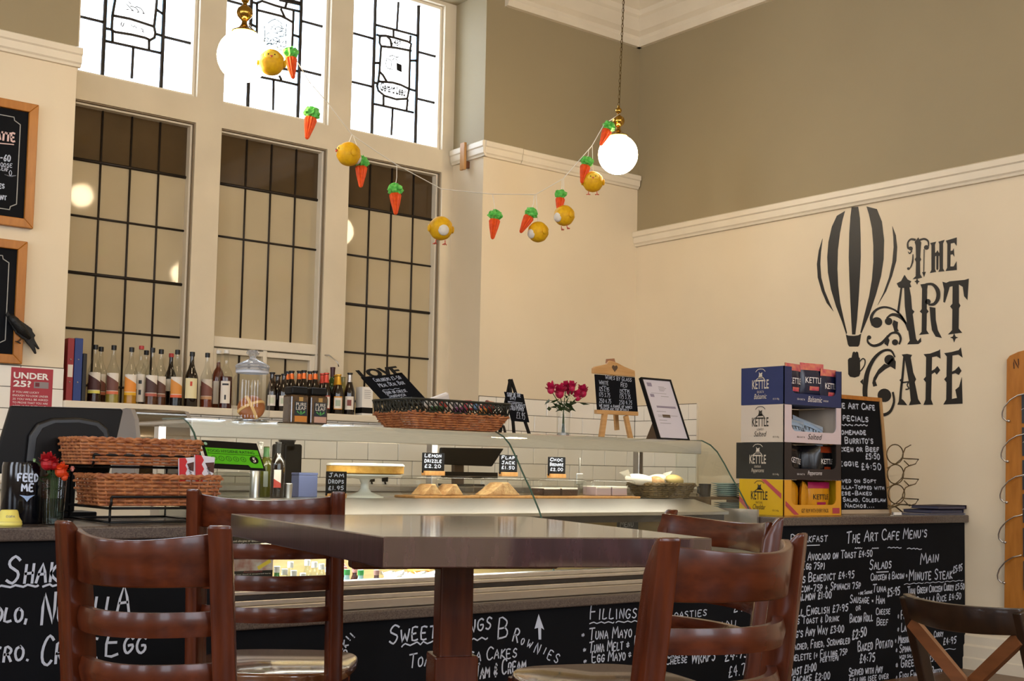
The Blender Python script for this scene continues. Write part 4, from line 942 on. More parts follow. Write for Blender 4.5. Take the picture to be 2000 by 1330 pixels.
# cookie jar with a hot cross bun
c = shelfpos(489, 4.08); s = .00186
r = thing('cookie_jar', 'glass lidded cookie jar with a hot cross bun inside', 'jar', tuple(c))
MB().lathe([(.055, .0), (.064, .004), (.068, .012), (.066, .02), (.067, .03), (.067, .15), (.064, .165), (.056, .175), (.056, .186)], 28, c, cap=False).build('glass_body', M_CLEAR, r, smooth='auto')
MB().lathe([(.001, .003), (.055, .003), (.062, .008), (.055, .012), (.001, .013)], 28, c, cap=False).build('glass_base', mat('thick_glass', '#c8ccd0', .05, trans=.85, ior=1.3), r, smooth='auto')
ld = MB().lathe([(.060, .188), (.060, .200), (.063, .204), (.060, .210), (.040, .222), (.016, .232), (.011, .237), (.012, .242), (.021, .248), (.024, .256), (.020, .264), (.001, .268)], 28, c, cap=False).build('glass_lid', mat('lid_glass', '#d9dde3', .04, trans=.8, ior=1.35), r, smooth='auto')
MB().lathe([(.056, .180), (.059, .181), (.059, .190), (.056, .191)], 28, c, cap=False).build('seal_ring', mat('frosted_seal', '#c9cdd6', .4), ld, smooth='auto')
bc = c+Vector((0.0, -.0, .055)); r2 = thing('hot_cross_bun', 'brown hot cross bun with pale cross leaning in the cookie jar', 'bun', tuple(bc-Vector((0, 0, .04))))
M_BUN = mat('baked_bun', '#8a4a1c', .4, c2='#a8642c', scale=25, bump=.1, bscale=80)
nrm = Vector((-.45, -.75, .45)).normalized(); rot = nrm.to_track_quat('Z', 'Y').to_matrix().to_4x4()
b = MB(); b.xf = Matrix.Translation(bc)@rot; b.sphere((0, 0, 0), .050, 24, 14, (1, 1, .55)).build('bun', M_BUN, r2, smooth=True)
for k in (0, 1):
    b = MB(); b.xf = Matrix.Translation(bc)@rot@Matrix.Rotation(k*math.pi/2+.45, 4, 'Z'); b.sweep([(.0505*math.sin(t), 0, .0285*math.cos(t)) for t in [-1.5+3.0*i/14 for i in range(15)]], [(-.006, -.002), (.006, -.002), (.005, .002), (-.005, .002)]).build('pastry_cross', mat('pale_pastry', '#d9b070', .5), r2, smooth='auto')
# tea jars
for x, lab, strip in ((576, 'square glass tea jar with orange strip label, next to the cookie jar', '#c07a2c'), (614, 'square glass tea jar with pale pink strip label, right of its twin', '#b8917e')):
    c = shelfpos(x, 4.02); r = thing('tea_jar', lab, 'jar', tuple(c), 0, 'tea jars on the deli shelf'); w = .036; y0 = 4.02-.034
    MB().box(c.x-w, c.x+w, y0, 4.02+.034, ZH, ZH+.108).build('glass_body', mat('jar_of_dark_tea', '#3a2a1c', .08, c2='#5a4028', scale=70, coat=.6), r, bevel=.008, seg=3)
    MB().box(c.x-w*.92, c.x+w*.92, y0+.003, 4.02+.031, ZH+.109, ZH+.137).build('lid', M_BLK, r, bevel=.005, seg=2)
    MB().box(c.x-w*.62, c.x+w*.78, y0-.0012, y0, ZH+.006, ZH+.082).build('label_panel', mat('tea_label_black', '#17222a', .5), r)
    MB().box(c.x-w*.62, c.x+w*.78, y0-.0018, y0-.0010, ZH+.008, ZH+.030).build('strip_label', lc(strip), r)
    MB().box(c.x-w*.15, c.x+w*.30, y0-.0018, y0, ZH+.084, ZH+.099).build('seal_sticker', lc('#b08a4c'), r)
    for t, z in (('PURE', .066), ('LEAF', .052)): print_text('label_lettering', t, (c.x+w*.08, y0-.0013, ZH+z), (1, 0, 0), (0, 0, 1), w=w*1.15, h=.012, m=M_LWHT, parent=r, lift=.0012, align='c')
    for sgn in (-1, 0, 1):
        b = MB(); o = Vector((c.x+w*.08, y0-.0022, ZH+.034)); dx = .013*sgn
        b.add([o, o+Vector((dx-.004, 0, .010)), o+Vector((dx*1.25, 0, .016)), o+Vector((dx+.004, 0, .009))], [(0, 1, 2, 3)]).build('leaf_print', lc('#4f9a4a'), r)
# ---- wicker helper (rectangular flared basket woven from rows of strands)
def rect_path(hx, hy, z, n=18, rc=.02):
    P = []
    for (cx, cy, a0) in ((hx-rc, hy-rc, 0), (-hx+rc, hy-rc, 90), (-hx+rc, -hy+rc, 180), (hx-rc, -hy+rc, 270)):
        for k in range(4): a = math.radians(a0+30*k); P.append((cx+rc*math.cos(a), cy+rc*math.sin(a), z))
    # resample
    L = [0]
    for i in range(len(P)): L.append(L[-1]+(Vector(P[(i+1) % len(P)])-Vector(P[i])).length)
    return P, L
def ring_pts(hx, hy, z, step, amp, phase, rc=.02):
    P, L = rect_path(hx, hy, z, rc=rc); T = L[-1]; m = int(round(T/step/2))*2; out = []
    for j in range(m*2):
        d = T*j/(m*2); i = max(k for k in range(len(L)-1) if L[k] <= d); a = Vector(P[i]); e = Vector(P[(i+1) % len(P)])
        t = (d-L[i])/max(1e-9, L[i+1]-L[i]); q = a.lerp(e, t); tg = (e-a).normalized() if (e-a).length else Vector((1, 0, 0)); n = Vector((tg.y, -tg.x, 0))
        q = q+n*(amp*math.sin(math.pi*j/2+phase)); out.append(q)
    return out
M_WICK = mat('varnished_wicker', '#86492a', .5, c2='#b97848', scale=40)
M_WICKD = mat('dark_green_black_wicker', '#15140f', .45, c2='#22241a', scale=40)
def wicker(r, hx, hy, z0, z1, fl, rows, m, sr, X, step=.03, stakes=True, base=True):
    b = MB(); b.xf = X
    for k in range(rows):
        t = k/(rows-1); f = 1+fl*t; z = z0+(z1-z0)*t
        b.tube(ring_pts(hx*f, hy*f, z, step, sr*1.5, (k % 2)*math.pi), sr, 5, closed=True)
    b.build('woven_side', m, r, smooth=True)
    b = MB(); b.xf = X
    f = 1+fl
    for q in (0, 1): b.tube([Vector(p)+Vector((0, 0, .004*math.sin(j*1.1+q*math.pi))) for j, p in enumerate(ring_pts(hx*f, hy*f, z1+sr*1.2, .02, sr*.8, q*math.pi))], sr*1.15, 6, closed=True)
    b.build('braided_rim', m, r, smooth=True)
    b = MB(); b.xf = X
    a = ring_pts(hx, hy, z0, step, 0, 0); e = ring_pts(hx*f, hy*f, z1, step, 0, 0); mlen = min(len(a), len(e))
    for j in range(0, mlen, 2): b.tube([a[j], e[min(len(e)-1, int(j*len(e)/len(a)))]], sr*.7, 4)
    b.build('stakes', m, r)
    if base:
        b = MB(); b.xf = X; b.box(-hx+.004, hx-.004, -hy+.004, hy-.004, z0-.004, z0+.004).build('base', m, r)
# sweets basket
cx, cy = 2.895, 4.115; r = thing('sweets_basket', 'wicker basket with black lattice rim full of wrapped sweets', 'basket', (cx, cy, ZH))
X = Matrix.Translation((cx, cy, ZH))
wicker(r, .205, .115, .008, .062, .20, 7, M_WICK, .0042, X)
b = MB(); b.xf = X; hx, hy = .247, .139
for z in (.070, .118): b.tube(ring_pts(hx*(1 if z < .1 else 1.03), hy*(1 if z < .1 else 1.03), z, .03, .001, 0), .0052, 6, closed=True)
b.build('rim_hoop', M_WICKD, r, smooth=True)
b = MB(); b.xf = X; lo = ring_pts(hx, hy, .070, .024, 0, 0); hi = ring_pts(hx*1.03, hy*1.03, .118, .024, 0, 0); m_ = len(lo)
for j in range(0, m_, 2):
    b.tube([lo[j], hi[(j+2) % len(hi)]], .0032, 5); b.tube([lo[(j+2) % m_], hi[j % len(hi)]], .0032, 5)
b.build('lattice_rim', M_WICKD, r, smooth=True)
b = MB(); b.xf = X; b.tube([(.24, -.06, .05), (.275, -.06, .03), (.285, -.06, .0), (.283, -.06, -.0)], .006, 6).build('handle', M_STEELD, r, smooth=True)
SW = [((-.03, -.02, .115), '#d8d2cc', '#a33a30', 'strawberry-printed white sweet packet leaning highest in the basket', (.05, .012, .032)), ((-.085, -.03, .108), '#b9b6b2', '#8e8c88', 'small grey-white sweet packet beside the strawberry packet', (.03, .01, .02)), ((.04, -.01, .108), '#d5d0cc', '#6a6470', 'white and grey sweet packet at right of the strawberry packet', (.045, .012, .022)), ((.10, -.04, .110), '#a82a34', '#d8d2cc', 'twisted red and white sweet wrapper in the middle of the basket', (.02, .012, .022)),
      ((.135, -.045, .105), '#5f86b8', '#cfd6e0', 'blue foil-wrapped sweet in the basket', (.018, .012, .014)), ((.165, -.05, .104), '#a8342c', '#c05a40', 'red foil sweet next to the blue one', (.018, .012, .012)), ((.225, -.02, .112), '#6e2a22', '#8a3a2c', 'brown-red sweet packet at the right end of the basket', (.02, .012, .026)), ((.15, -.08, .085), '#c8843c', '#a86a2c', 'orange sweet seen through the lattice rim', (.022, .012, .014)), ((.03, -.08, .085), '#7a3a6a', '#5a2a50', 'purple sweet seen through the lattice rim', (.03, .014, .014)), ((-.08, -.08, .085), '#2f5a34', '#3f6a44', 'green sweet seen through the lattice rim', (.03, .014, .014))]
for (q, c1, c2, lab, sz) in SW:
    P = Vector((cx, cy, ZH))+Vector(q); o = thing('wrapped_sweet', lab, 'sweet', tuple(P), 0, 'sweets in the basket'); rr = random.Random(hash(lab) % 1000 if False else len(lab))
    b = MB(); b.xf = Matrix.Translation(P)@Matrix.Rotation(rr.uniform(-.4, .4), 4, 'Y')@Matrix.Rotation(rr.uniform(-.3, .3), 4, 'X')
    b.box(-sz[0], sz[0], -sz[1], sz[1], -sz[2], sz[2]).build('packet', mat('wrap_'+c1, c1, .3), o, bevel=min(sz)*.6, seg=2)
    b = MB(); b.xf = Matrix.Translation(P)@Matrix.Rotation(rr.uniform(-.4, .4), 4, 'Y'); b.sphere((sz[0]*.2, -sz[1]-.0005, 0), sz[2]*.6, 10, 6, (1.3, .15, .7)).build('printed_motif', mat('wrap_'+c2, c2, .4), o)
# LOVE chalkboard leaning behind the basket
YB = 4.30
quad = [(712, 738), (786, 729), (836, 785), (760, 790)]
r = thing('love_chalkboard', 'black chalkboard topped by LOVE letters, tilted behind the sweets basket', 'chalkboard', tuple(onY(YB, 770, 790)))
MB().prism([onY(YB, *q) for q in ((706, 737), (786, 729), (842, 790), (762, 798))], (0, .008, 0)).build('board', M_BOARD, r)
for px_ in (775, 825):
    a_ = onY(YB+.012, px_, 786); MB().tube([a_, Vector((a_.x+.01, YB+.03, ZH))], .005, 6).build('prop_stick', M_BLK, r)
o0 = onY(YB, 709, 738); o1 = onY(YB, 786, 729); u = (o1-o0).normalized(); upv = (onY(YB, 706, 737)-onY(YB, 762, 798)).normalized()
vs, fs = text_mesh('LOVE', .004, 0, .035); x0 = min(v.x for v in vs); x1 = max(v.x for v in vs); y1 = max(v.y for v in vs)
b = MB(); W_ = (o1-o0).length*1.0; hh = (onY(YB, 700, 722)-onY(YB, 709, 738)).length*1.2
b.add([o0+u*((v.x-x0)/(x1-x0)*W_)+upv*(v.y/y1*hh-.003)+Vector((0, .004-v.z, 0)) for v in vs], fs).build('cut_out_letters', M_BLK, r)
for t, (px, py), w, h in (('Childrens £3-50', (733, 746), 52, .016), ('Meal Deal Box', (742, 756), 50, .016), ('~', (748, 764), 36, .012), ('Your or cheese', (752, 770), 44, .014), ('Sandwich', (760, 777), 34, .014), ('Fruit & Biscuit', (766, 785), 42, .014)):
    a = onY(YB, px, py); e = onY(YB, px+w, py-w*.12); b = MB(); strokes(b, t, a, (e-a).normalized(), upv, h, wd=(e-a).length, pen=.0021, lift=.002); b.build('chalk_lettering', M_CHALK, r)
# soup-of-the-day easel
YB = 4.16
r = thing('soup_easel', 'small black A-frame chalkboard easel beside the sweets basket', 'easel', tuple(onY(YB, 1010, 850)))
zf = ZH
def leg(pts, w, name, m, par, y0=YB, dy=.008):
    P = [onY(y0, *p) for p in pts]; b = MB(); b.sweep([P[0], P[1]], [(-w, -dy/2), (w, -dy/2), (w, dy/2), (-w, dy/2)], up=(0, 1, 0)).build(name, m, par)
leg([(997, 741), (976, 846)], .006, 'leg', M_BLK, r, YB, .01); leg([(995, 741), (1004, 848)], .006, 'leg', M_BLK, r, YB-.012); leg([(998, 741), (1034, 849)], .006, 'leg', M_BLK, r, YB-.012)
MB().prism([onY(YB-.022, *q) for q in ((986, 765), (1022, 770), (1034, 825), (1000, 822))], (0, .006, 0)).build('board', M_BOARD, r)
for t, (px, py), (ex, ey), h in (('SOUP OF THE', (990, 774), (1017, 776), .012), ('DAY', (996, 780), (1008, 781), .011), ('_', (993, 784), (1024, 788), .01), ('Butternut', (992, 793), (1026, 797), .015), ('& Red Pepper', (995, 800), (1023, 803), .013), ('£3.95', (1008, 817), (1026, 819), .024)):
    a = onY(YB-.0235, px, py); e = onY(YB-.0235, ex, ey); b = MB(); strokes(b, t, a, (e-a).normalized(), (0, 0, 1), h, wd=(e-a).length, pen=.0021, lift=.0015); b.build('chalk_lettering', M_CHALK, r)
# flowers in a glass
def leafquad(b, c, d, L, w):
    d = Vector(d).normalized(); s = d.cross(Vector((0.3, .4, 1))).normalized(); n = d.cross(s)
    b.add([c, c+d*L*.4+s*w+n*w*.2, c+d*L, c+d*L*.4-s*w+n*w*.2], [(0, 1, 2), (0, 2, 3)])
M_MAG = mat('magenta_petal', '#c4164e', .5, c2='#a00e3c', scale=60); M_LEAF = mat('dark_leaf', '#1e3312', .5, c2='#2e4a1c', scale=30); M_GYP = mat('white_gypsophila', '#d8d2ae', .7)
def bloom(r, c, R, m, n=16, seed=0, tall=1.3, name='bloom'):
    rr = random.Random(seed); b = MB(); c = Vector(c)
    for k in range(n):
        a = 2.4*k; t = .25+1.15*k/n; d = Vector((math.sin(t)*math.cos(a), math.sin(t)*math.sin(a), math.cos(t)*tall)); s = Vector((-math.sin(a), math.cos(a), 0)); p = c+d*R*.35
        w = R*.55; tip = c+d*R*rr.uniform(.95, 1.25)
        b.add([c, p+s*w, tip+s*w*.35, tip-s*w*.35, p-s*w], [(0, 1, 2), (0, 2, 3), (0, 3, 4)])
    b.sphere(c, R*.62, 10, 7, (1, 1, 1.1)); b.build(name, m, r)
c = shelfpos(1100, 4.17); r = thing('flower_vase', 'glass vase of magenta flowers on the deli shelf', 'vase', tuple(c))
MB().lathe([(.001, .002), (.026, .0), (.030, .004), (.029, .02), (.030, .11), (.033, .135)], 20, c, cap=False).build('glass_vase', M_CLEAR, r, smooth='auto')
MB().lathe([(.001, .004), (.026, .004), (.028, .012), (.026, .02), (.001, .022)], 20, c).build('glass_foot', mat('thick_glass', '#c8ccd0', .05, trans=.85, ior=1.3), r, smooth='auto')
k = 0
for px, py, R in ((1076, 762, .026), (1093, 769, .032), (1113, 765, .026), (1117, 758, .024), (1138, 768, .030), (1105, 758, .022), (1128, 776, .026)):
    P = onY(4.165+.02*((k % 3)-1), px, py); bloom(r, P, R, M_MAG, 18, k, 1.4)
    MB().tube([P, c+Vector((0, 0, .12)), c+Vector((.006*math.cos(k), .006*math.sin(k), .02))], .0022, 5).build('stem', M_LEAF, r); k += 1
b = MB(); rr = random.Random(5)
for k in range(26):
    a = rr.uniform(0, 6.28); p = onY(4.16, rr.uniform(1072, 1132), rr.uniform(778, 796)); leafquad(b, p, (math.cos(a), math.sin(a), rr.uniform(-.8, .5)), rr.uniform(.035, .06), .011)
b.build('foliage', M_LEAF, r)
b = MB()
for k in range(26): b.sphere(onY(4.14, rr.uniform(1103, 1128), rr.uniform(768, 781)), .0032, 6, 4)
b.build('gypsophila', M_GYP, r)['kind'] = 'stuff'
# wine list easel
YB = 4.10
M_LWOOD = mat('pale_easel_wood', '#c89c66', .5, c2='#b98a52', scale=9, stretch=(1, 1, 8))
r = thing('wine_easel', 'pale wooden easel chalkboard with a heart cut-out, listing wines', 'easel', tuple(onY(YB, 1195, 858)))
top = [(1159, 729), (1159, 719), (1163, 716), (1186, 711), (1191, 704), (1199, 706), (1207, 709), (1220, 716), (1240, 724), (1241, 736)]
MB().prism([onY(YB+.012, *q) for q in top], (0, .014, 0)).build('headboard', M_LWOOD, r, bevel=.002)
MB().prism([onY(YB+.022, *q) for q in ((1186, 709), (1187, 701), (1200, 700), (1203, 711))], (0, .012, 0)).build('prop_top', mat('brown_prop', '#9a6a4a', .5), r)
hc = onY(YB+.0105, 1201, 719); hp = []
for k in range(24):
    t = 2*math.pi*k/24; hp.append(hc+Vector((.0011*16*math.sin(t)**3, 0, .0011*(13*math.cos(t)-5*math.cos(2*t)-2*math.cos(3*t)-math.cos(4*t)))))
MB().prism(hp, (0, .001, 0)).build('heart_cut_out', mat('heart_shadow', '#5a4630', .7), r)  # dark heart laid on the headboard, coloured as the shade inside the cut-out
MB().prism([onY(YB+.004, *q) for q in ((1163, 731), (1240, 737), (1246, 805), (1168, 800))], (0, .008, 0)).build('board', M_BOARD, r)
MB().prism([onY(YB-.006, *q) for q in ((1166, 800), (1247, 804), (1247, 812), (1166, 808))], (0, .02, 0)).build('ledge', M_LWOOD, r, bevel=.002)
leg([(1181, 808), (1174, 857)], .013, 'leg', M_LWOOD, r, YB, .014); leg([(1222, 812), (1232, 859)], .011, 'leg', M_LWOOD, r, YB, .014); leg([(1195, 706), (1205, 840)], .011, 'leg', M_LWOOD, r, YB+.13, .012)
for t, a_, e_, h in (('Wines by Glass', (1182, 740), (1234, 746), .016), ('White', (1170, 750), (1189, 752), .016), ('Red', (1212, 755), (1226, 757), .018), ('_', (1176, 754), (1184, 755), .01), ('_', (1216, 760), (1225, 761), .01), ('125 2.95', (1170, 763), (1190, 765), .016), ('125 2.95', (1210, 768), (1230, 770), .016), ('175 3.75', (1170, 774), (1192, 776), .016), ('175 3.75', (1210, 778), (1232, 780), .016), ('250 4.75', (1170, 786), (1194, 788), .016), ('250 4.75', (1209, 789), (1235, 791), .016), ('We have a range of wines', (1170, 794), (1235, 798), .011), ('Please ask for details', (1173, 800), (1228, 803), .010)):
    a = onY(YB+.0028, *a_); e = onY(YB+.0028, *e_); b = MB(); strokes(b, t, a, (e-a).normalized(), (0, 0, 1), h, wd=(e-a).length, pen=.0020, lift=.0012, cap=1.15); b.build('chalk_lettering', M_CHALK, r)
# framed certificate leaning back
B0 = Vector((4.02, 3.985, ZH)); B1 = B0+Vector((.20, 0, 0)); upd = Vector((0, .128, .292)); n_ = Vector((0, -.292, .128)).normalized()
r = thing('certificate_frame', 'black-framed printed certificate leaning back at the end of the deli shelf', 'picture frame', tuple((B0+B1)/2))
def slab(p, a, e, t, name, m, bev=0): MB().prism([p, p+a, p+a+e, p+e], n_*t).build(name, m, r, bevel=bev)
slab(B0, Vector((.20, 0, 0)), upd, -.012, 'frame_back', M_BLK)
fw = .009; ul = upd.normalized()
slab(B0, Vector((.20, 0, 0)), ul*fw, .005, 'frame_bar', M_BLK); slab(B0+upd-ul*fw, Vector((.20, 0, 0)), ul*fw, .005, 'frame_bar', M_BLK); slab(B0+ul*fw, Vector((fw, 0, 0)), upd-ul*2*fw, .005, 'frame_bar', M_BLK); slab(B1-Vector((fw, 0, 0))+ul*fw, Vector((fw, 0, 0)), upd-ul*2*fw, .005, 'frame_bar', M_BLK)
slab(B0+ul*fw+Vector((fw, 0, 0)), Vector((.20-2*fw, 0, 0)), upd-ul*2*fw, .001, 'paper', mat('certificate_paper', '#cfc9d2', .55))
M_PGR = mat('print_grey', '#8e8b88', .6)
for x, z, w, h in ((.10, .275, .04, .002), (.10, .268, .05, .002), (.10, .261, .04, .002), (.10, .254, .03, .002), (.03, .275, .03, .02), (.03, .22, .025, .015), (.10, .225, .05, .002), (.05, .165, .125, .010), (.04, .145, .06, .002), (.04, .125, .13, .002), (.04, .118, .08, .002), (.04, .10, .05, .002), (.04, .085, .07, .002), (.04, .24, .1, .0015)):
    slab(B0+Vector((x, 0, 0))+ul*z, Vector((w, 0, 0)), ul*h, .0016, 'printed_line', mat('print_mauve', '#8f8596', .6) if h > .009 else M_PGR)
MB().prism([B0+Vector((.07, .01, 0)), B0+Vector((.07, .16, 0)), B0+Vector((.07, .095, .12)), B0+Vector((.07, .05, .12))], (.05, 0, 0)).build('strut', mat('brown_board', '#5a4630', .6), r)
# ================================================================== back counter behind the deli
M_PLATE = mat('white_china', '#d6d6cc', .2); M_CAKE = mat('sponge_cake', '#d9a94e', .7, c2='#c08a34', scale=40, bump=.2, bscale=120); M_BROWNIE = mat('chocolate_brownie', '#2c170c', .7, c2='#3d2212', scale=50, bump=.3, bscale=150)
M_PASTRY = mat('golden_pastry', '#a9794a', .6, c2='#d6b27e', scale=30, bump=.3, bscale=90); M_ICING = mat('cream_icing', '#e6dfd0', .6)
r = thing('back_counter', 'steel-topped back worktop running under the tiled wall', 'counter', (3.2, 5.6, 0))
MB().box(.9, XR-.02, 5.32, YW-.02, 0, .83).build('carcass', M_WHITEP, r); MB().box(.9, XR-.02, 5.29, YW-.016, .83, .86).build('worktop', M_STEEL, r, bevel=.004)
ZB = .861
# chrome bread bin with grey ends
a = onY(5.42, 262, 840); e = onY(5.42, 376, 845); zt = onY(5.5, 300, 799).z
r = thing('bread_bin', 'rounded chrome roll-top bread bin with grey end panel and dark oval grip', 'bread bin', ((a.x+e.x)/2, 5.5, ZB))
H = zt-ZB
prof = [(5.40, 0), (5.385, H*.3), (5.39, H*.6), (5.42, H*.85), (5.47, H*.98), (5.53, H), (5.66, H*.97), (5.68, 0)]
MB().prism([(a.x+.02, y, ZB+z) for y, z in prof], (e.x-a.x-.04, 0, 0)).build('chrome_body', mat('chrome', '#8f8a86', .12, metal=1), r, smooth='auto')
for x0 in (a.x, e.x-.02): MB().prism([(x0, y, ZB+z) for y, z in prof], (.0195, 0, 0)).build('end_panel', mat('grey_plastic', '#8b8580', .5), r)
MB().sphere((a.x, 5.5, ZB+H*.45), .03, 12, 8, (.12, .5, 1)).build('oval_grip', M_BLK, r, smooth=True)
# till screen seen from behind, behind the cakes
r = thing('till_screen', 'black tilted till screen on a stand behind the cake tags', 'screen', tuple(onY(5.42, 905, 950).xy)+(ZB,))
MB().prism([onY(5.4, *q) for q in ((862, 874), (985, 876), (962, 911), (858, 907))], (0, .02, 0)).build('screen_back', M_BLK, r, bevel=.006)
MB().prism([onY(5.43, *q) for q in ((888, 908), (906, 908), (906, 950), (888, 950))], (0, .03, 0)).build('stand', mat('brown_stand', '#4a3420', .5), r)
MB().prism([onY(5.425, *q) for q in ((868, 921), (972, 923), (972, 935), (868, 933))], (0, .03, 0)).build('keyboard_tray', M_BLK, r)
MB().box(onY(5.43, 870, 955).x, onY(5.43, 940, 955).x, 5.40, 5.5, ZB, ZB+.012).build('foot', M_BLK, r)
# coffee grinder
p = onY(5.5, 560, 950); r = thing('coffee_grinder', 'dark grey coffee grinder behind the wine bottles', 'appliance', (p.x, 5.5, ZB))
MB().box(p.x-.05, p.x+.05, 5.44, 5.58, ZB, ZB+.20).build('body', M_BLK, r, bevel=.01); MB().lathe([(.035, .2), (.05, .23), (.055, .30), (.05, .31)], 16, (p.x, 5.51, ZB)).build('hopper', mat('smoky_hopper', '#2c2a2a', .2), r, smooth='auto')
MB().prism([onY(5.44, *q) for q in ((560, 865), (575, 863), (575, 880), (562, 880))], (0, .03, 0)).build('spout', M_BLK, r)
for x, lab in ((726, 'black spatula hanging on the tiles, left of the pair under the cake stand'), (752, 'black spatula hanging on the tiles, right of the pair under the cake stand')):
    p = onY(YW-.02, x, 938); r = thing('spatula', lab, 'utensil', (p.x, YW-.02, p.z-.05), 0, 'spatulas on the tiles')
    MB().box(p.x-.02, p.x+.02, YW-.023, YW-.016, p.z-.008, p.z+.022).build('blade', M_BLK, r, bevel=.004); MB().tube([(p.x, YW-.02, p.z-.008), (p.x+.015, YW-.02, p.z-.065)], .005, 6).build('handle', M_BLK, r)
# ================================================================== food on the cake deck
ZD = .8355; YD = 4.08
def deck(x, Y=YD): p = onY(Y, x, 960); return Vector((p.x, Y, ZD))
c = deck(712, 4.09); k = onY(4.09, 712, 960)
r = thing('cake_stand', 'tall white china cake stand in the deli case', 'cake stand', tuple(c)); zt = onY(4.09, 712, 929).z-ZD
MB().lathe([(.001, 0), (.075, 0), (.072, .004), (.05, .012), (.026, .022), (.017, .034), (.015, zt-.03), (.022, zt-.014), (.09, zt-.004), (.145, zt), (.148, zt+.006), (.001, zt+.004)], 30, c, cap=False).build('stand', M_PLATE, r, smooth='auto')
r = thing('sponge_cake', 'wide golden sponge cake with pale icing on the cake stand', 'cake', tuple(c+Vector((0, 0, zt+.0045))))
MB().lathe([(.135, .0), (.150, .004), (.150, .032), (.146, .036), (.001, .038)], 30, c+Vector((0, 0, zt+.0065))).build('sponge', M_CAKE, r, smooth='auto')
MB().lathe([(.150, .030), (.154, .033), (.146, .041), (.001, .043)], 30, c+Vector((0, 0, zt+.0065)), cap=False).build('icing', M_ICING, r, smooth='auto')
def tagsign(lab, q, words, base, zbase, Y=4.05):
    x0, y0, x1, y1 = q; p0 = onY(Y, x0, y1); p1 = onY(Y, x1, y0); r = thing('price_tag', lab, 'sign', ((p0.x+p1.x)/2, Y, zbase), 0, 'slate price tags in the deli')
    zb = zbase+.010
    MB().box(p0.x, p1.x, Y-.003, Y+.003, zb, p1.z).build('slate', M_BOARD, r, bevel=.002)
    MB().box(p0.x+.006, p1.x-.004, Y-.014, Y+.014, zbase, zbase+.018).build('wooden_block', M_PINE, r, bevel=.002)
    n = len(words); H_ = p1.z-zb-.018
    for i, t in enumerate(words):
        b = MB(); strokes(b, t, Vector((p0.x+.008, Y-.003, p1.z-H_*(i+.85)/n)), (1, 0, 0), (0, 0, 1), H_/n*.5, wd=(p1.x-p0.x)*.8, pen=.0028, lift=.0012, cap=1.2); b.build('chalk_lettering', M_CHALK, r)
tagsign('slate price tag in front of the cake stand', (636, 921, 677, 958), ('Jam', 'Drops', '£1.95'), None, ZD, 3.97)
def dome(lab, x, w, hpx_, Y=4.06):
    p0 = onY(Y, x-w/2, 966); p1 = onY(Y, x+w/2, 966); c = Vector(((p0.x+p1.x)/2, Y, ZD)); h = onY(Y, x, 966-hpx_).z-onY(Y, x, 966).z; hw = (p1.x-p0.x)/2
    r = thing('cake_cover', lab, 'cake cover', tuple(c), 0, 'clear cake covers on wooden boards')
    MB().box(c.x-hw-.012, c.x+hw+.012, Y-.075, Y+.075, ZD, ZD+.010).build('wooden_board', M_PINE, r, bevel=.003)
    b = MB().box(c.x-hw, c.x+hw, Y-.065, Y+.065, ZD+.0105, ZD+.0105+h); b.build('clear_cover', M_CLEAR, r, bevel=.02, seg=4, smooth='auto')
    return c, hw, h
def slices(kind, lab, c, hw, n, h, m, topm=None, tri=False):
    for i in range(n):
        x = c.x-hw*.72+2*hw*.72*(i+.5)/n; w = hw*.72/n*.92; o = thing(kind, lab[i], 'cake', (x, c.y, ZD+.011), 0, lab[0].split(',')[0] if False else kind.replace('_', ' ')+' portions')
        if tri: MB().prism([(x-w, c.y-.045, ZD+.0115), (x+w, c.y-.045, ZD+.0115), (x+w*.25, c.y-.045, ZD+.0115+h), (x-w*.1, c.y-.045, ZD+.0115+h*.95)], (0, .09, 0)).build('slice', m, o, bevel=.004, seg=2)
        else: MB().box(x-w, x+w, c.y-.045, c.y+.045, ZD+.0115, ZD+.0115+h).build('slice', m, o, bevel=.004, seg=2)
        if topm: MB().box(x-w*.98, x+w*.98, c.y-.046, c.y+.046, ZD+.0115+h*.8, ZD+.0115+h*1.06).build('topping', topm, o, bevel=.003)
c, hw, h = dome('clear cover over golden pastries, left of the covers', 853, 116, 38); slices('pastry', ('long golden glazed pastry under the leftmost clear cover', 'folded pastry at right under the leftmost clear cover'), c, hw, 2, .045, M_PASTRY, None, True)
zc1 = ZD+.0105+h
tagsign('slate lemon tag standing on the leftmost clear cake cover', (824, 885, 868, 926), ('Lemon', 'Drizzle', '£2.20'), None, zc1+.001, 4.06)
c, hw, h = dome('clear cover over a fruit crumble slice, second from left', 971, 100, 37); slices('crumble_slice', ('tall crumbly slice under the second clear cover',), c, hw, 1, .055, M_PASTRY, None, True)
tagsign('slate flap jack tag standing on the second clear cover', (975, 889, 1010, 925), ('Flap', 'Jack', '£1.50'), None, ZD+.0105+h+.001, 4.06)
c, hw, h = dome('clear cover over chocolate brownies, third from left', 1082, 96, 34); slices('brownie', ('dark brownie at left under the third clear cover', 'dark brownie at right under the third clear cover'), c, hw, 2, .032, M_BROWNIE, M_ICING)
tagsign('slate tag standing on the brownie cover', (1070, 893, 1104, 929), ('Choc', 'Brownie', '£2.00'), None, ZD+.0105+h+.001, 4.06)
c, hw, h = dome('clear cover over pale iced cakes, rightmost of the covers', 1181, 88, 32); slices('iced_slice', ('pale iced slice at left under the rightmost clear cover', 'lilac-grey slice at right under the rightmost clear cover'), c, hw, 2, .04, mat('lilac_cake', '#a58f92', .6), M_ICING)
p = onY(4.05, 1164, 930); r = thing('cake_slice_server', 'steel cake server standing upright behind the covers', 'utensil', (p.x, 4.16, ZD))
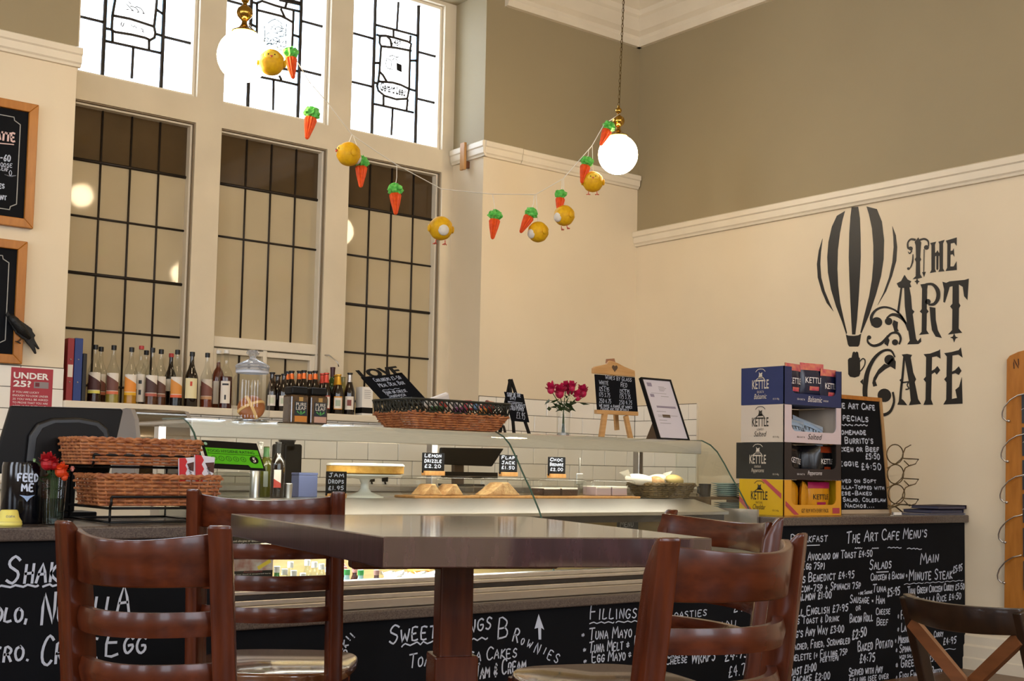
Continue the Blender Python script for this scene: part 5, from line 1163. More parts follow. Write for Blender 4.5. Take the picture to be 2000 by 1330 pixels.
MB().box(p.x-.004, p.x+.004, 4.158, 4.162, ZD, onY(4.16, 1164, 895).z).build('handle', M_ALU, r); MB().box(p.x-.02, p.x+.02, 4.157, 4.163, onY(4.16, 1164, 934).z-.03, onY(4.16, 1164, 925).z).build('blade', M_ALU, r, bevel=.004)
# bread basket with wrapped rolls
c = Vector((onY(4.06, 1292, 955).x, 4.06, ZD)); r = thing('bread_basket', 'dark woven basket holding wrapped rolls at the right end of the deli', 'basket', tuple(c))
wicker(r, .105, .075, .006, .060, .28, 7, mat('brown_seagrass', '#4a3a22', .6, c2='#6a5530', scale=60), .0045, Matrix.Translation(c), step=.022)
M_WRAP = mat('white_wrapping_paper', '#e6dfcf', .5)
for k, (dx, dy, dz, L, ang, lab, m) in enumerate(((-.14, 0, .085, .15, .1, 'white paper-wrapped sandwich sticking out left of the bread basket', M_WRAP), (-.02, .02, .085, .12, -.15, 'white paper-wrapped roll in the middle of the bread basket', M_WRAP), (.075, -.01, .085, .1, .12, 'pale bread roll lying at the right of the bread basket', mat('pale_bread', '#d8bd7a', .6)), (-.06, -.03, .075, .06, .4, 'brown crusted roll tucked into the bread basket', M_PASTRY))):
    P = c+Vector((dx, dy, dz)); o = thing('wrapped_roll', lab, 'food', tuple(P), 0, 'rolls in the bread basket')
    b = MB(); b.xf = Matrix.Translation(P)@Matrix.Rotation(ang, 4, 'Y')@Matrix.Rotation(.15*k, 4, 'Z'); b.sphere((0, 0, 0), 1, 16, 10, (L*.62, .038, .026)); b.build('roll', m, o, smooth=True)
    if m is M_WRAP:
        b = MB(); b.xf = Matrix.Translation(P)@Matrix.Rotation(ang, 4, 'Y'); b.add([(L*.5, -.02, 0), (L*.72, -.03, .03), (L*.72, .03, .02), (L*.5, .02, 0), (-L*.5, -.02, 0), (-L*.72, -.03, .035), (-L*.72, .03, .02), (-L*.5, .02, 0)], [(0, 1, 2, 3), (4, 5, 6, 7)]).build('twisted_end', m, o)
# bottles and tins at the left end of the deck
c = deck(452, 4.10); r = thing('glass_canister', 'square clear glass canister behind the hygiene rating sign', 'canister', tuple(c))
MB().box(c.x-.055, c.x+.055, 4.05, 4.15, ZD, ZD+.09).build('glass', thin_glass('greyish_glass', (.70, .72, .70), .9), r, bevel=.012, seg=3); MB().box(c.x-.05, c.x+.05, 4.055, 4.145, ZD+.091, ZD+.10).build('lid', M_CLEAR, r, bevel=.004)
c = deck(497, 4.07); r = thing('steel_canister', 'tall brushed steel canister left of the wine bottles', 'canister', tuple(c)); MB().lathe([(.018, 0), (.018, .11), (.016, .113), (.001, .113)], 18, c, cap=False).build('body', M_ALU, r, smooth='auto'); MB().lathe([(.0185, .095), (.0185, .112)], 18, c, cap=False).build('rim', M_STEEL, r)
c = deck(541, 4.05); bottle('wine_bottle', 'dark red wine bottle with white and red label in the deli', 'wine bottles in the deli', c, .026, onY(4.05, 541, 863).z-ZD, 'wine', M_DARKG, M_BCAP, .97, None, 0, [(.18, .5, M_LWHT, .5, 0, 0), (.18, .26, lc('#a83a30'), .5, 0, .08)], foil=(M_BCAP, .8, .96))
c = deck(518, 4.13); bottle('wine_bottle', 'olive green wine bottle just left of the dark red one', 'wine bottles in the deli', c, .027, onY(4.13, 518, 870).z-ZD, 'wine', mat('olive_glass', '#4a4a14', .1), None, .97, None, 0, [(.2, .5, lc('#8a8f84'), .3, 0, 0)], foil=(lc('#3f6a3a'), .78, .96))
c = deck(506, 4.19); bottle('wine_bottle', 'clear pale wine bottle behind the steel canister', 'wine bottles in the deli', c, .026, onY(4.19, 506, 862).z-ZD, 'wine', M_CLEAR, M_WCAP, .97, liq('#b9b06a'), .5, [(.2, .5, M_LWHT, .7, 0, 0)])
c = deck(562, 4.05); r = thing('steel_beaker', 'small steel beaker beside the wine bottle', 'cup', tuple(c)); MB().lathe([(.015, 0), (.017, .05), (.0165, .0505), (.0145, .001)], 16, c, cap=False).build('cup', M_ALU, r, smooth='auto'); MB().lathe([(.017, .0495), (.0178, .051), (.0166, .0525)], 16, c, cap=False).build('rolled_rim', M_ALU, r)
c = deck(594, 4.16); r = thing('blue_box', 'plain blue-grey box left of the cake stand', 'box', tuple(c)); m = mat('blue_grey_card', '#5a648c', .6)
MB().box(c.x-.04, c.x+.04, 4.13, 4.19, ZD, ZD+.082).build('box_body', m, r, bevel=.002); MB().box(c.x-.041, c.x+.041, 4.129, 4.191, ZD+.0825, ZD+.092).build('lid', m, r, bevel=.002)
# ================================================================== chilled drinks in the well
ZW = .4205
M_PET = thin_glass('clear_plastic', (.86, .92, .92), .9)
def well(x, Y): p = onY(Y, x, 1140); return Vector((p.x, Y, ZW))
BP['pet'] = [(0, 0), (.9, 0), (1, .03), (1, .60), (.94, .68), (.62, .80), (.42, .86), (.42, .93)]
def drink(lab, x, yt, Y, body, cap, labels, R=.026, kind='pet', name='drink_bottle', lq=None): 
    c = well(x, Y); return bottle(name, lab, 'chilled drinks in the deli well', c, R, onY(Y, x, yt).z-ZW, kind, body, cap, .90, lq, .6 if lq else 0, labels, n=14)
wat = [(.30, .55, mat('water_label', '#cfe0dc', .4), 1.4, 0, 0)]
names = ['leftmost of the front three', 'middle of the front three', 'rightmost of the front three', 'tallest at left of the back row', 'second from right in the back row', 'third in the back row', 'rightmost of the back row', 'behind the front three']
for k, (x, yt, Y) in enumerate(((555, 1111, 3.68), (573, 1114, 3.68), (591, 1119, 3.68), (599, 1093, 3.80), (613, 1097, 3.78), (627, 1101, 3.76), (640, 1107, 3.74), (566, 1097, 3.80))):
    drink('clear water bottle with white cap, '+names[k], x, yt, Y, M_PET, M_WCAP, wat if k > 2 else [(.30, .6, mat('water_label_green', '#9cc8b0', .4), 1.4, 0, 0)], .020)
drink('green glass water bottle beside the allergy notice', 540, 1106, 3.66, mat('bright_green_glass', '#3c7a34', .1), M_WCAP, [(.3, .5, M_LWHT, .8, 0, 0)], .020)
M_COLA = mat('cola_bottle', '#3a1210', .15); lr = [(.25, .55, lc('#a82a30'), 1.4, 0, 0)]
for k, (x, yt, Y) in enumerate(((668, 1101, 3.80), (672, 1106, 3.74), (692, 1108, 3.76), (703, 1106, 3.80))):
    drink('dark cola bottle with pale red cap, '+('furthest left', 'left, in front', 'between the blue-label bottles', 'behind the right blue-label bottle')[k], x, yt, Y, M_COLA, lc('#c98a84'), lr, .018)
for k, (x, yt) in enumerate(((677, 1112), (704, 1113))):
    drink('blue-labelled drink bottle with bright green cap, '+('left', 'right')[k]+' one of two', x, yt, 3.65, mat('pale_aqua_bottle', '#a8cfd0', .2), lc('#3c9a4c'), [(.05, .32, lc('#3a52a8'), 1.3, 0, .12)], .021)
drink('small brown cola bottle with red label standing alone', 735, 1113, 3.66, M_COLA, lc('#b0847c'), [(.2, .55, lc('#c02a34'), 1.4, 0, 0)], .020)
c = well(470, 3.62); p0 = onY(3.62, 436, 1048); p1 = onY(3.62, 532, 1129)
r = thing('allergy_notice', 'black printed food allergy notice with a photo strip standing in the well', 'notice', ((p0.x+p1.x)/2, 3.62, ZW))
MB().box(p0.x, p1.x, 3.62, 3.626, ZW, p0.z).build('board', M_BLK, r)
za, zb_ = onY(3.62, 480, 1092).z, onY(3.62, 480, 1115).z
MB().box(p0.x, p1.x, 3.6185, 3.6195, zb_, za).build('food_photo', mat('food_photo_print', '#b8b4ac', .4, c2='#8a3a2c', scale=22), r)
b = MB(); q0 = onY(3.618, 505, 1113); q1 = onY(3.618, 530, 1098); d = (q1-q0).normalized(); n2 = Vector((-d.z, 0, d.x)); b.add([q0, q1, q1+n2*.012, q0+n2*.012], [(0, 1, 2, 3)]).build('caution_strip', lc('#c8b02c'), r)
for t, (xa, y_), xe, h in (('food allergies or special dietary', (452, 1060), 522, .008), ('please inform a member of staff', (452, 1066), 522, .008), ('all our food is prepared here', (455, 1124), 528, .004), ('ALLERGENS', (475, 1119), 512, .006)):
    a = onY(3.6185, xa, y_); e = onY(3.6185, xe, y_); print_text('notice_lettering', t, a, (1, 0, 0), (0, 0, 1), w=e.x-a.x, h=h, m=M_LWHT if t != 'ALLERGENS' else lc('#8a2a2a'), parent=r, lift=.001)
M_FILM = thin_glass('clear_film', (.9, .93, .95), 1.0, .25)
for k, (x, Y, lab) in enumerate(((772, 3.66, 'film-wrapped sandwich beside the small cola bottle'), (808, 3.74, 'film-wrapped sandwich in the middle of the well'), (843, 3.66, 'film-wrapped sandwich nearest the table pedestal'))):
    c = well(x, Y); zt = onY(Y, x, 1127).z; r = thing('wrapped_sandwich', lab, 'sandwich', tuple(c), 0, 'wrapped sandwiches in the well')
    MB().box(c.x-.04, c.x+.04, Y-.035, Y+.035, ZW, zt-.02).build('tray', mat('white_tray', '#d8dadc', .4), r, bevel=.004)
    MB().prism([(c.x-.042, Y-.04, zt-.0195), (c.x+.042, Y-.04, zt-.0195), (c.x+.03, Y-.04, zt+.004), (c.x-.015, Y-.04, zt+.012)], (0, .08, 0)).build('sandwich', mat('white_bread', '#dcd6c8', .6), r, bevel=.008)
    b = MB(); rr = random.Random(k)
    pts = [[Vector((c.x-.05+.1*i/6, Y-.045+.09*j/4, zt-.005+.016*math.sin(2.1*i+k)*math.cos(1.7*j)+.014)) for i in range(7)] for j in range(5)]
    vs = [p for row in pts for p in row]; fs = [(j*7+i, j*7+i+1, (j+1)*7+i+1, (j+1)*7+i) for j in range(4) for i in range(6)]
    b.add(vs, fs).build('film_wrap', M_FILM, r, smooth=True)
p = onY(3.78, 821, 1117); r = thing('cheese_pack', 'orange-topped pack lying behind the wrapped sandwiches', 'food', (p.x, 3.78, ZW)); MB().box(p.x-.035, p.x+.035, 3.76, 3.82, ZW, p.z-.011).build('pack_body', M_WHITE, r); MB().box(p.x-.034, p.x+.034, 3.759, 3.821, p.z-.0105, p.z+.010).build('orange_top', mat('cheese_orange', '#cf8a34', .5), r, bevel=.006)
for x0, x1, y0, y1 in ((1206, 1245, 1004, 1033),):
    p0 = onY(4.18, x0, y1); p1 = onY(4.18, x1, y0); r = thing('menu_card', 'small dark slate card standing against the deli back panel', 'sign', (p0.x, 4.18, ZW)); MB().box(p0.x, p1.x, 4.174, 4.184, ZW, p1.z).build('card', mat('grey_slate', '#3c3a38', .5), r); b = MB(); strokes(b, 'Menu', Vector((p0.x+.01, 4.174, p0.z+.01)), (1, 0, 0), (0, 0, 1), .02, wd=(p1.x-p0.x)*.7, pen=.003, lift=.001); b.build('chalk_lettering', mat('chalk_grey', '#a9a8a4', .8), r)
# ================================================================== left counter
ZK = ZT+.0005
def ctr(x, Y): p = onY(Y, x, 1000); return Vector((p.x, Y, ZK))
# till, seen from behind
YT = 4.01; T = lambda *q: onY(YT, *q)
r = thing('till_monitor', 'large black touch-screen till seen from behind on the left counter', 'till', tuple(ctr(100, YT)))
poly = [(22, 792), (238, 798), (241, 803), (226, 870), (214, 925), (-22, 925), (-2, 870)]
MB().prism([T(*q) for q in poly], (0, .022, 0)).build('screen_shell', M_BLK, r, bevel=.006, seg=2)
arch = [(48, 905), (54, 850), (70, 826), (100, 816), (150, 815), (190, 822), (208, 836), (214, 860), (205, 905)]
MB().prism([T(*q)-Vector((0, .018, 0)) for q in arch], (0, .018, 0)).build('rear_housing', mat('black_plastic_satin', '#141314', .3), r, bevel=.008, seg=3)
MB().prism([T(*q)-Vector((0, .021, 0)) for q in [(62, 905), (68, 856), (80, 836), (104, 826), (150, 825), (184, 832), (198, 846), (202, 866), (192, 905)]], (0, .004, 0)).build('vent_panel', M_BLK, r)
MB().box(T(60, 900).x, T(150, 900).x, YT-.0, YT+.10, ZK+.02, T(90, 905).z).build('neck', M_BLK, r, bevel=.004); MB().box(T(20, 900).x, T(190, 900).x, YT-.02, YT+.12, ZK, ZK+.02).build('base', M_BLK, r, bevel=.004)
# feed-me tip jar
c = ctr(46, 3.70); Rj = .064; r = thing('tip_jar', 'glossy black tip jar with FEED ME in white paint', 'jar', tuple(c)); zt = onY(3.70, 46, 903).z-ZK
MB().lathe([(.001, 0), (Rj*.95, 0), (Rj, .006), (Rj, zt-.012), (Rj*.96, zt), (Rj*.88, zt), (Rj*.86, zt-.03), (.001, zt-.03)], 28, c, cap=False).build('jar_body', mat('black_glaze', '#0b0b10', .12), r, smooth='auto')
def on_cyl(txt, c, R, z, h, a_mid, span, m, par, pen=.005):
    b = MB(); strokes(b, txt, Vector((0, 0, 0)), (1, 0, 0), (0, 1, 0), h, wd=span*R, pen=pen, lift=0, jit=.03)
    xs = [v.x for v in b.v]; xm = (min(xs)+max(xs))/2
    b.v = [Vector((c[0]+(R+.0008)*math.cos(a_mid+(v.x-xm)/R), c[1]+(R+.0008)*math.sin(a_mid+(v.x-xm)/R), z+v.y)) for v in b.v]
    b.build('painted_lettering', m, par)
a0 = facing(c.x, c.y); M_PB = mat('pale_blue_paint', '#c2cce0', .6)
on_cyl('feed', c, Rj, ZK+zt*.70, .020, a0+.12, .95, M_PB, r); on_cyl('me', c, Rj, ZK+zt*.54, .020, a0+.12, .55, M_PB, r)
b = MB(); P = lambda da, z: Vector((c.x+(Rj+.001)*math.cos(a0+.12+da), c.y+(Rj+.001)*math.sin(a0+.12+da), ZK+z)); b.add([P(-.32, zt*.47), P(0, zt*.455), P(.32, zt*.47), P(.12, zt*.42), P(0, zt*.36), P(-.12, zt*.42)], [(0, 1, 5), (1, 2, 3), (1, 3, 4, 5)]).build('painted_smile', mat('blue_paint', '#8fa6cc', .6), r)
c = ctr(18, 3.56); r = thing('yellow_tub', 'small pale yellow plastic bell-shaped tub with black print', 'tub', tuple(c)); s = .034/.9
MB().lathe([(.001, 0), (.9*s, 0), (.95*s, .1*s), (.9*s, .3*s), (.92*s, .32*s), (.72*s, .62*s), (.62*s, 1.05*s), (.54*s, 1.16*s), (.001, 1.18*s)], 24, c, cap=False).build('tub_body', mat('pale_yellow_plastic', '#e0d36a', .4), r, smooth='auto')
on_cyl('copa', c, .70*s, ZK+.62*s, .0055, facing(c.x, c.y)+.15, .9, mat('print_grey', '#8e8b88', .6), r, .0012)
MB().lathe([(.905*s, .29*s), (.93*s, .305*s), (.905*s, .32*s)], 24, c, cap=False).build('rim_ring', mat('pale_cream_plastic', '#e6deb0', .4), r, smooth='auto')
# tumbler of flowers
c = ctr(104, 3.60); r = thing('flower_tumbler', 'glass tumbler of red and orange flowers in front of the wicker baskets', 'vase', tuple(c)); zt = onY(3.60, 104, 932).z-ZK
MB().lathe([(.001, .002), (.026, 0), (.028, .004), (.034, zt)], 22, c, cap=False).build('tumbler', M_CLEAR, r, smooth='auto')
MB().lathe([(.001, .003), (.026, .003), (.031, zt*.55), (.001, zt*.56)], 22, c).build('water', thin_glass('greenish_water', (.42, .52, .48), .8), r, smooth='auto')
M_REDP = mat('crimson_petal', '#b8141e', .5, c2='#8e0a18', scale=60); M_ORGP = mat('orange_petal', '#e0501a', .5, c2='#c8300e', scale=50)
for k, (px, py, R, m) in enumerate(((92, 905, .030, M_REDP), (103, 908, .022, M_REDP), (118, 921, .026, M_ORGP), (126, 932, .016, M_ORGP), (141, 917, .009, lc('#cf8a80')), (67, 900, .006, lc('#8fae7a')))):
    P = onY(3.595, px, py); bloom(r, P, R, m, 14, k+20, 1.0); MB().tube([P, c+Vector((.004*k-.01, 0, zt)), c+Vector((.003*k-.008, .004, .02))], .0018, 5).build('stem', M_LEAF, r)
b = MB(); rr = random.Random(11)
for k in range(16): leafquad(b, onY(3.60, rr.uniform(86, 122), rr.uniform(925, 985)), (rr.uniform(-1, 1), rr.uniform(-1, 1), rr.uniform(-.3, 1)), .035, .006)
b.build('foliage', M_LEAF, r)
# two-tier wicker baskets on a black wire stand
M_WIRE = mat('black_wire', '#0e0d0d', .4, metal=.3)
hx, hy = .185, .105
def tier(lab, cx, cy, z0, z1):
    r = thing('wicker_basket', lab, 'basket', (cx, cy, z0), 0, 'wicker baskets on the counter stand'); wicker(r, hx, hy, .004, z1-z0, .06, 8, M_WICK, .0046, Matrix.Translation((cx, cy, z0)), step=.028)
    return r
xa = 1.50
tier('wicker basket on the lower tier of the wire stand, holding chocolate bars', xa, 3.71, .822, .905)
tier('wicker basket on the upper tier of the wire stand, set back', xa, 3.865, .944, 1.017)
r = thing('basket_stand', 'black wire two-tier stand holding the wicker baskets', 'stand', (xa, 3.78, ZK))
for s in (-1, 1):
    MB().tube([(xa+s*.16, 3.60, ZK+.004), (xa+s*.16, 3.955, ZK+.004), (xa+s*.16, 3.955, .938), (xa+s*.16, 3.77, .938), (xa+s*.16, 3.755, .950), (xa+s*.16, 3.755, .975)], .004, 6).build('side_wire', M_WIRE, r, smooth=True)
    MB().tube([(xa+s*.16, 3.955, .8155), (xa+s*.16, 3.605, .8155), (xa+s*.16, 3.592, .83), (xa+s*.16, 3.592, .85)], .004, 6).build('side_wire', M_WIRE, r, smooth=True)
    MB().tube([(xa+s*.16, 3.60, ZK+.004), (xa+s*.16, 3.60, .812)], .004, 6).build('front_post', M_WIRE, r, smooth=True)
for y, z in ((3.592, .85), (3.755, .975), (3.955, .938), (3.60, ZK+.004), (3.61, .8155), (3.945, .8155), (3.79, .938), (3.955, ZK+.004)): MB().tube([(xa-.16, y, z), (xa+.16, y, z)], .004, 6).build('cross_wire', M_WIRE, r, smooth=True)
# chocolate bars
for k, (q, lab) in enumerate((([(350, 895), (381, 893), (381, 940), (350, 940)], 'red and white chocolate bar packet, left of the two in the wicker basket'), ([(381, 888), (421, 893), (415, 942), (382, 940)], 'red and white chocolate bar packet, right of the two in the wicker basket'))):
    Yb = 3.70+.02*k; P = [onY(Yb, *p) for p in q]; r = thing('chocolate_bar', lab, 'chocolate bar', (P[3].x, Yb, P[3].z), 0, 'chocolate bars in the wicker basket')
    MB().prism(P, (0, .010, 0)).build('wrapper', mat('wrapper_white', '#d8d6e2', .3), r, bevel=.003)
    w = P[1]-P[0]; hgt = P[0]-P[3]; zz = [P[0]-Vector((0, .0012, 0))]
    pts = [P[3], P[0]]; nn = 6
    for i in range(nn+1): pts.append(P[0]+(P[3]-P[0])*i/nn+w*((.34 if k else .42)+(.08 if i % 2 else -.03)))
    MB().prism([p-Vector((0, .0010, 0)) for p in pts], (0, .0008, 0)).build('red_print', mat('print_red', '#c01820', .35), r)
    MB().prism([p-Vector((0, .0012, 0)) for p in (P[0]+w*.48-hgt*.26, P[0]+w*.92-hgt*.20, P[0]+w*.90-hgt*.62, P[0]+w*.66-hgt*.55)], (0, .0008, 0)).build('chocolate_print', mat('choc_print', '#4a2014', .4), r)
    print_text('wrapper_lettering', 'bueno', P[3]+w*.52+hgt*.55-Vector((0, .003, 0)), (w.normalized()*.35-Vector((0, 0, 1))*.94).normalized(), (w.normalized()*.94+Vector((0, 0, 1))*.35).normalized(), w=hgt.length*.5, m=M_BLK, parent=r)
# food hygiene rating card on the deli glass
pn = Vector((0, -.82, .57)); pp = Vector((0, 3.738, .95)); G = lambda *q: onP(pp, pn, *q)
r = thing('hygiene_rating_card', 'black and green food hygiene rating card showing 5 on the deli glass', 'sign', tuple(G(455, 912)))
TL, TR, BR, BL = G(391, 859), G(501, 866), G(519, 919), G(413, 912); BL = TL+(BR-TR)
MB().prism([TL, TR, BR, BL], -pn*.003).build('card', M_BLK, r)
def gp(s, t): return TL+(TR-TL)*s+(BL-TL)*t
GL = mat('bright_green_print', '#4fae12', .4); n0 = pn*.0012; du = (TR-TL).normalized(); dv = (TL-BL).normalized(); Wd = (TR-TL).length; Hd = (TL-BL).length
b = MB(); b.add([gp(*q)+n0 for q in ((.04, .27), (.97, .27), (.97, .93), (.74, .93), (.71, .84), (.04, .84))], [(0, 1, 2, 3, 4, 5)]).build('green_panel', GL, r)
b = MB(); b.add([gp(*q)+n0*1.5 for q in ((.05, .47), (.96, .47), (.96, .485), (.05, .485))], [(0, 1, 2, 3)]).build('rule_line', M_BLK, r)
print_text('card_lettering', 'FOOD HYGIENE RATING', gp(.07, .43)+n0, du, dv, w=Wd*.82, h=Hd*.10, m=mat('dark_green_ink', '#14360a', .6), parent=r, lift=.0008, bold=.01)
def disc(s, t, R, m, name, lift, ring=None):
    b = MB(); c = gp(s, t)+pn*lift; n = 22
    if ring:
        vs = []; 
        for k in range(n): a = 2*math.pi*k/n; vs += [c+du*R*math.cos(a)+dv*R*math.sin(a), c+du*(R-ring)*math.cos(a)+dv*(R-ring)*math.sin(a)]
        b.add(vs, [(2*k, (2*k+2) % (2*n), (2*k+3) % (2*n), 2*k+1) for k in range(n)])
    else: b.add([c+du*R*math.cos(2*math.pi*k/n)+dv*R*math.sin(2*math.pi*k/n) for k in range(n)], [tuple(range(n))])
    b.build(name, m, r)
for k in range(5):
    s = .14+.128*k; disc(s, .645, .010, mat('dark_green_ink', '#14360a', .6), 'number_ring', .0018, .0016); print_text('card_lettering', str(k), gp(s, .69), du, dv, h=.009, m=mat('dark_green_ink', '#14360a', .6), parent=r, lift=.0018, align='c')
disc(.845, .645, .0155, M_BLK, 'number_disc', .0018); print_text('card_lettering', '5', gp(.845, .735), du, dv, h=.019, m=M_LWHT, parent=r, lift=.0026, align='c', bold=.02)
disc(.07, .13, .006, mat('pale_green_ink', '#8fb89a', .5), 'emblem', .0012)
# ================================================================== right counter: crisp boxes
BX0, BX1, BY0, BY1 = 4.43, 4.855, 3.60, 3.862
def crisp_bag(lab, c, w, h, yaw, m, topm, ink, par_rot=0, words=True, tilt=0):
    c = Vector(c); r = thing('crisp_packet', lab, 'crisp packet', tuple(c), 0, 'crisp packets in the display boxes')
    X = Matrix.Translation(c)@Matrix.Rotation(yaw, 4, 'Z')@Matrix.Rotation(tilt, 4, 'X')@Matrix.Rotation(par_rot, 4, 'Y')
    nx, nz = 8, 10; vs = []; fs = []
    for sgn in (-1, 1):
        for j in range(nz+1):
            for i in range(nx+1):
                s = i/nx*2-1; t = j/nz; puff = max(0, 1-s*s)**.6*max(0, 1-(2*t-1)**4)
                vs.append((s*w/2*(1-.03*math.sin(t*9)), sgn*(.018*puff+.0008)+.0015*math.sin(7*s+5*t), t*h))
    N = (nx+1)*(nz+1)
    for sgn in (0, 1):
        for j in range(nz):
            for i in range(nx):
                a = sgn*N+j*(nx+1)+i; fs.append((a, a+1, a+nx+2, a+nx+1))
    b = MB(); b.xf = X; b.add(vs, fs).build('packet', m, r, smooth=True)
    b = MB(); b.xf = X; vs2 = []; fs2 = []
    for j in range(4):
        for i in range(nx+1):
            s = i/nx*2-1; t = .80+.2*j/3; puff = max(0, 1-s*s)**.6*max(0, 1-(2*t-1)**4); vs2.append((s*w/2*1.0, -(.018*puff+.0022)+.0015*math.sin(7*s+5*t), t*h))
    for j in range(3):
        for i in range(nx): a = j*(nx+1)+i; fs2.append((a, a+1, a+nx+2, a+nx+1))
    b.add(vs2, fs2).build('top_band', topm, r, smooth=True)
    if words:
        vv, ff = text_mesh('KETTLE', 0, 0, .01); x0 = min(v.x for v in vv); x1 = max(v.x for v in vv); y1 = max(v.y for v in vv)
        b = MB(); b.xf = X; b.add([((v.x-x0)/(x1-x0)*w*.7-w*.35, -(.018*max(0, 1-((v.x-x0)/(x1-x0)*1.4-.7)**2)**.6+.0035), h*.45+v.y/y1*h*.16) for v in vv], ff).build('printed_name', ink, r)
        b = MB(); b.xf = X; b.add([(-w*.2, -.0185, h*.25), (w*.2, -.0185, h*.25), (w*.2, -.0198, h*.36), (-w*.2, -.0198, h*.36)], [(0, 1, 2, 3)]).build('flavour_print', topm, r)
    return r
def crisp_box(lab, z0, z1, m, mfront, inkl, inkf, word, dx=0, side_text=None, yb=0, win_top=False):
    x0, x1, y0, y1 = BX0+dx, BX1+dx, BY0, BY1+yb; H = z1-z0; t = .004
    r = thing('crisp_display_box', lab, 'box', ((x0+x1)/2, (y0+y1)/2, z0), 0, 'stacked crisp display boxes')
    MB().box(x0, x0+t, y0, y1, z0, z1).build('left_panel', m, r); MB().box(x1-t, x1, y0, y1, z0, z1).build('right_panel', m, r)
    MB().box(x0+t, x1-t, y1-t, y1, z0, z1-.002).build('back_panel', mat('brown_card_inside', '#5a4428', .8), r); MB().box(x0+t, x1-t, y0+t, y1-t, z0, z0+t).build('bottom_panel', m, r)
    a, e, zl, rc = x0+.055, x1-.04, z0+H*.30, .03
    out = [(x0, z1-.001), (x0, z0), (x1, z0), (x1, z1-.001), (e, z1-.001), (e, zl+rc)]
    for k in range(5): q = math.radians(-90*k/4); out.append((e-rc+rc*math.cos(q), zl+rc+rc*math.sin(q)))
    for k in range(5): q = math.radians(-90-90*k/4); out.append((a+rc+rc*math.cos(q), zl+rc+rc*math.sin(q)))
    out += [(a, z1-.001)]
    MB().prism([(x, y0, z) for x, z in out], (0, t, 0)).build('front_panel', mfront, r)
    u, v = Vector((0, -1, 0)), Vector((0, 0, 1)); ym = (y0+y1)/2+.01
    print_text('printed_name', 'KETTLE', (x0, ym, z0+H*.42), u, v, w=.098, h=H*.24, m=inkl, parent=r, align='c', bold=.012)
    b = MB(); ribbon(b, [(-.03, H*.64), (-.01, H*.72), (.015, H*.72), (.028, H*.62)], Vector((x0-.0015, ym, z0)), u, v, .004); b.build('kettle_emblem', inkl, r)
    b = MB(); o = Vector((x0-.0015, ym, z0)); b.add([o+u*p+v*q for p, q in ((-.014, H*.70), (.014, H*.70), (.009, H*.80), (.012, H*.86), (-.002, H*.83), (-.010, H*.88), (-.008, H*.80))], [(0, 1, 2, 3, 4, 5, 6)]).build('figure_emblem', inkl, r)
    b = MB(); ribbon(b, [(-.028, H*.88), (-.014, H*.945), (.014, H*.945), (.028, H*.88)], o, u, v, .003); b.build('arched_print', inkl, r)
    print_text('flavour_name', word, (x0, ym, z0+H*.15), u, v, w=.075, h=H*.14, m=inkl, parent=r, align='c', shear=.3)
    print_text('flavour_print', side_text or 'SEA SALT &', (x0, ym, z0+H*.31), u, v, w=.04, h=H*.06, m=inkl, parent=r, align='c')
    print_text('pack_count', '18 X 40g', (x0, y0+.045, z0+H*.10), u, v, w=.036, h=H*.06, m=inkl, parent=r, align='c')
    u2 = Vector((1, 0, 0)); xm = (x0+x1)/2+.01
    if word != 'Cheddar':
        print_text('flavour_name', word, (xm, y0, z0+H*.10), u2, v, w=.105, h=H*.15, m=inkf, parent=r, align='c', shear=.3)
        print_text('flavour_print', 'SEA SALT &', (xm-.075, y0, z0+H*.13), u2, v, w=.055, h=H*.045, m=inkf, parent=r, align='r')
        if word == 'Balsamic': print_text('flavour_print', 'VINEGAR', (xm+.06, y0, z0+H*.13), u2, v, w=.04, h=H*.045, m=inkf, parent=r)
    else:
        print_text('offer_print', 'GET FILM WITH EVERY PACK', (x0+.125, y0, z0+H*.08), u2, v, w=.20, h=H*.11, m=inkf, parent=r)
    return r
M_NAVY = mat('navy_card', '#24305e', .5, var=.04, scale=10); M_WCARD = mat('white_card_warm', '#cdbfae', .5); M_LILAC = mat('pale_lilac_card', '#cfc0c6', .5); M_BCARD = mat('charcoal_card', '#26241f', .5); M_BCARD2 = mat('charcoal_card_front', '#2e2626', .5); M_YCARD = mat('yellow_card', '#d0a510', .45); M_YCARD2 = mat('orange_yellow_card', '#d99a2c', .5)
INKP = mat('cream_ink', '#cfc3b0', .6); INKD = mat('dark_ink', '#2c261c', .6); INKW = mat('white_ink', '#e2dee0', .5)
zz = [ZT+.0005, .934, 1.104, 1.278, 1.452]
b4 = crisp_box('yellow cheddar crisp display box at the bottom of the stack', zz[0], zz[1]-.001, M_YCARD, M_YCARD2, INKD, INKD, 'Cheddar', side_text='MATURE')
b3 = crisp_box('charcoal peppercorn crisp display box, second from the bottom', zz[1], zz[2]-.001, M_BCARD, M_BCARD2, INKP, INKW, 'Peppercorns', dx=-.0, side_text='CRUSHED BLACK', yb=.02)
b2 = crisp_box('white salted crisp display box, third from the bottom and half empty', zz[2], zz[3]-.001, M_WCARD, M_LILAC, INKD, INKD, 'Salted', side_text='LIGHTLY', yb=-.008)
b1 = crisp_box('navy balsamic crisp display box at the top of the stack', zz[3], zz[4], M_NAVY, M_NAVY, INKP, INKW, 'Balsamic', yb=-.008)
for (p, q, w) in (((.02, .0, .16), (.10, .0, .04), .022),):
    pass
RS = mat('red_offer_stripe', '#b0444c', .5)
b = MB(); u, v = Vector((0, -1, 0)), Vector((0, 0, 1)); o = Vector((BX0-.0012, (BY0+BY1)/2, zz[0]))
b.add([o+u*p+v*q for p, q in ((.0, .162), (.028, .162), (.118, .075), (.118, .10))][::1], [(0, 1, 3, 2)]).build('offer_stripe', RS, b4)
